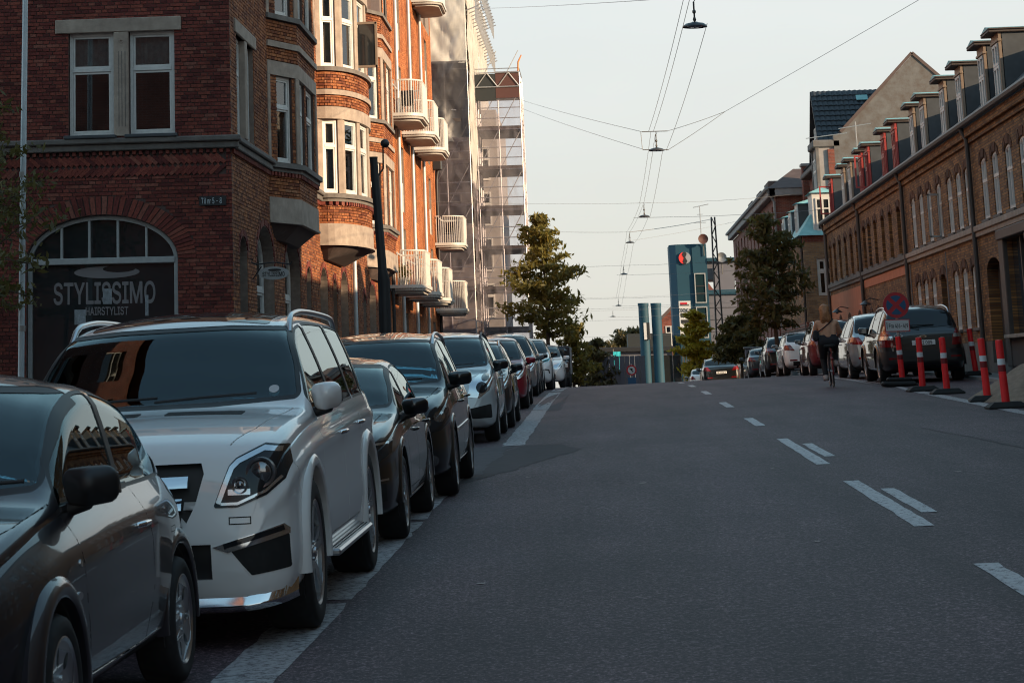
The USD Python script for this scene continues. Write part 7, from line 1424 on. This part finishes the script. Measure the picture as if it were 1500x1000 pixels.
obj(bk, 'frame', join([tube([(0, .44, .30), (0, .27, .84)], .018, 8), tube([(0, .44, .30), (0, .90, .78)], .019, 8), tube([(0, .32, .60), (0, .88, .86)], .017, 8), tube([(0, .90, .74), (0, .84, .98)], .02, 8)] + [tube([(sx * .05, 0, .352), (sx * .03, .44, .30)], .011, 6) for sx in (-1, 1)] + [tube([(sx * .05, 0, .352), (sx * .02, .29, .76)], .010, 6) for sx in (-1, 1)] + [tube([(sx * .05, 1.08, .352), (sx * .04, .94, .70), (0, .90, .76)], .013, 6) for sx in (-1, 1)]), 'dark_steel', smooth=50)
obj(bk, 'mudguard', mv(lathe([(.372, -.03), (.385, 0), (.372, .03), (.368, .03), (.380, 0), (.368, -.03)], 36, 'x', close=True), (0, 0, .352))if False else tube([(0, .37 * math.cos(a), .352 + .37 * math.sin(a)) for a in np.linspace(.3, 3.3, 16)], .020, 6), 'paint_maroon', smooth=50)
obj(bk, 'saddle', marr(blob([(-.08, .14, .90), (.08, .14, .90), (0, .36, .91)], [.045, .045, .025])), 'rubber', smooth=50); obj(bk, 'saddle_post', tube([(0, .27, .80), (0, .24, .88)], .014, 8), 'satin_chrome'); obj(bk, 'handlebar', tube([(-.27, .66, 1.10), (-.20, .84, 1.10), (0, .86, 1.06), (.20, .84, 1.10), (.27, .66, 1.10)], .013, 8), 'satin_chrome', smooth=50)
obj(bk, 'rear_light', ell((0, -.33, .62), (.035, .02, .03), 2), 'lamp_red', smooth=True); obj(bk, 'carrier', join([tube([(sx * .05, -.22, .75), (sx * .05, .22, .77)], .008, 6) for sx in (-1, 1)] + [tube([(sx * .06, 0, .36), (sx * .05, -.08, .75)], .007, 5) for sx in (-1, 1)]), 'dark_steel'); obj(bk, 'chain_case', mv(cbox(.03, .05, .0, .5, .26, .38, .01)), 'dark_steel')
for sx, (dy, dz) in ((-1, (-.06, -.15)), (1, (.06, .16))): obj(bk, 'pedal', join([cbox(sx * .14 - .045, sx * .14 + .045, .44 + dy - .035, .44 + dy + .035, .30 + dz - .012, .30 + dz + .012, .004), tube([(sx * .07, .44, .30), (sx * .08, .44 + dy, .30 + dz)], .012, 6)]), 'rubber')
wm_ = thing('person', 'woman with loose auburn hair cycling away, tan top, black trousers and shoulder bag', 'person', mat4=M)
J = dict(head=(-.02, .36, 1.70, .095), chin=(-.02, .41, 1.62, .06), neck=(-.01, .35, 1.52, .052), neck2=(-.01, .34, 1.46, .06), chest=(0, .32, 1.32, .125), chl=(-.11, .32, 1.36, .085), chr=(.11, .32, 1.36, .085), waist=(0, .28, 1.12, .105), wl=(-.08, .28, 1.12, .085), wr=(.08, .28, 1.12, .085), hipl=(-.10, .25, .99, .125), hipr=(.10, .25, .99, .125),
         kl=(-.13, .60, .64, .062), al=(-.125, .40, .24, .040), tl=(-.13, .50, .18, .030), hl=(-.125, .36, .19, .034), kr=(.14, .68, .86, .062), ar=(.125, .50, .55, .040), tr=(.13, .60, .49, .030), hr=(.125, .46, .50, .034), sl=(-.185, .33, 1.40, .062), el=(-.27, .48, 1.20, .046), hl2=(-.25, .66, 1.13, .034), sr=(.185, .33, 1.40, .062), er=(.27, .48, 1.20, .046), hr2=(.25, .66, 1.13, .034))
skin_ = fig(J, [('head', 'chin'), ('head', 'neck'), ('neck', 'neck2', 'chest'), ('chest', 'waist'), ('chl', 'chr'), ('chl', 'wl'), ('chr', 'wr'), ('wl', 'wr'), ('wl', 'hipl'), ('wr', 'hipr'), ('hipl', 'hipr'), ('hipl', 'kl', 'al'), ('al', 'hl'), ('hl', 'tl'), ('al', 'tl'), ('hipr', 'kr', 'ar'), ('ar', 'hr'), ('hr', 'tr'), ('ar', 'tr'), ('chl', 'sl', 'el', 'hl2'), ('chr', 'sr', 'er', 'hr2')])
bd = obj(wm_, 'body', skin_, 'skin', smooth=True)
grow = lambda names, d: {k: (v[0], v[1], v[2], v[3] + (d if k in names else 0)) for k, v in J.items()}
G_ = grow(J, .016); obj(wm_, 'top', fig(G_, [('chest', 'neck2'), ('chest', 'waist'), ('chl', 'chr'), ('chl', 'wl'), ('chr', 'wr'), ('wl', 'wr'), ('chl', 'sl', 'el'), ('chr', 'sr', 'er')]), 'jacket_tan', smooth=True)
G2 = grow(J, .014); obj(wm_, 'trousers', fig(G2, [('hipl', 'hipr'), ('wl', 'hipl'), ('wr', 'hipr'), ('hipl', 'kl', 'al'), ('hipr', 'kr', 'ar')]), 'cloth_black', smooth=True)
G3 = grow(J, .016); obj(wm_, 'shoe', fig(G3, [('hl', 'tl'), ('hl', 'al')]), 'shoe_pale', smooth=True); obj(wm_, 'shoe', fig(G3, [('hr', 'tr'), ('hr', 'ar')]), 'shoe_pale', smooth=True)
hr_ = np.random.default_rng(4); Hh = dict(a=(-.02, .345, 1.715, .112), b=(-.02, .29, 1.62, .105), c=(-.05, .27, 1.50, .085), d=(.03, .27, 1.49, .08), e=(-.07, .26, 1.42, .045), f=(.05, .26, 1.42, .045))
hair = fig(Hh, [('a', 'b'), ('b', 'c', 'e'), ('b', 'd', 'f'), ('c', 'd')]); hv = hair[0] + (meshkit.fbm(np.stack([hair[0][:, 0] * 60, hair[0][:, 1] * 60, hair[0][:, 2] * 7], -1), 3, 2)[:, None] - .5) * .035; obj(wm_, 'hair', (hv, hair[1]), 'hair_auburn', smooth=True)
for sx, s_ in ((-1, 'hl2'), (1, 'hr2')):       # hands closed on the grips
    hx, hy, hz, _ = J[s_]; pr_ = [blob([(hx, hy - .01, hz), (hx + .0, hy + .05, hz - .012), (hx - sx * .03, hy + .04, hz - .01)], [.026, .022, .02])]
    for q in range(4): pr_.append(blob([(hx + sx * (.03 - .02 * q), hy + .05, hz - .005), (hx + sx * (.03 - .02 * q), hy + .078, hz - .03 - .003 * (q % 2)), (hx + sx * (.03 - .02 * q), hy + .05, hz - .055)], [.010, .0095, .0085]))
    pr_.append(blob([(hx - sx * .03, hy + .02, hz - .01), (hx - sx * .045, hy + .045, hz - .035)], [.011, .009])); obj(wm_, 'hand', marr(m3.Manifold.batch_boolean(pr_, m3.OpType.Add)), 'skin', smooth=50)
bg_ = thing('shoulder_bag', 'round black bag hanging at the cycling woman left hip', 'bag', mat4=M); obj(bg_, 'bag', marr(blob([(-.27, .20, 1.08), (-.27, .32, 1.10), (-.26, .22, 1.20), (-.26, .30, 1.20)], [.07, .07, .06, .06])), 'cloth_black', smooth=50)
obj(bg_, 'strap', tube([(-.24, .20, 1.20), (-.10, .175, 1.29), (.05, .19, 1.40), (.135, .25, 1.478), (.14, .34, 1.49), (.10, .44, 1.42), (-.15, .44, 1.2), (-.25, .33, 1.18)], .014, 6), 'cloth_black', smooth=50)
x, z = K(852.5, 545, 128); gz = float(zg(x, 128)); hgt = z - gz; k_ = hgt / 1.78; t = thing('person', 'distant walker in a dark coat and hat at the crest beside the left-hand trees', 'person', (x, 128, gz))
J2 = {k: tuple(np.array(v) * k_) for k, v in dict(head=(0, 0, 1.62, .09), neck=(0, 0, 1.48, .06), chest=(0, 0, 1.30, .15), cl=(-.13, 0, 1.34, .09), cr=(.13, 0, 1.34, .09), hip=(0, 0, .95, .15), hl=(-.09, 0, .9, .10), hr=(.09, 0, .9, .10), kl=(-.10, .05, .5, .065), kr=(.10, -.03, .5, .065), fl=(-.10, 0, .06, .05), fr=(.10, .05, .06, .05), sl=(-.2, 0, 1.36, .07), sr=(.2, 0, 1.36, .07), el=(-.26, .02, 1.08, .05), er=(.26, .02, 1.08, .05), wl=(-.24, .1, .86, .04), wr=(.24, .1, .86, .04)).items()}
obj(t, 'body', fig(J2, [('head', 'neck', 'chest', 'hip'), ('cl', 'cr'), ('cl', 'hl'), ('cr', 'hr'), ('hl', 'hr'), ('hl', 'kl', 'fl'), ('hr', 'kr', 'fr'), ('cl', 'sl', 'el', 'wl'), ('cr', 'sr', 'er', 'wr')]), 'cloth_black', smooth=True); obj(t, 'hat', mv(lathe([(.001, .16), (.09, .15), (.10, .05), (.19, .03), (.19, .02), (.001, .02)], 18), (0, 0, 1.60 * k_)), 'banner_dark', smooth=40); obj(t, 'face', ell((0, .05, 1.60 * k_), (.075, .07, .10), 2), 'skin', smooth=True)
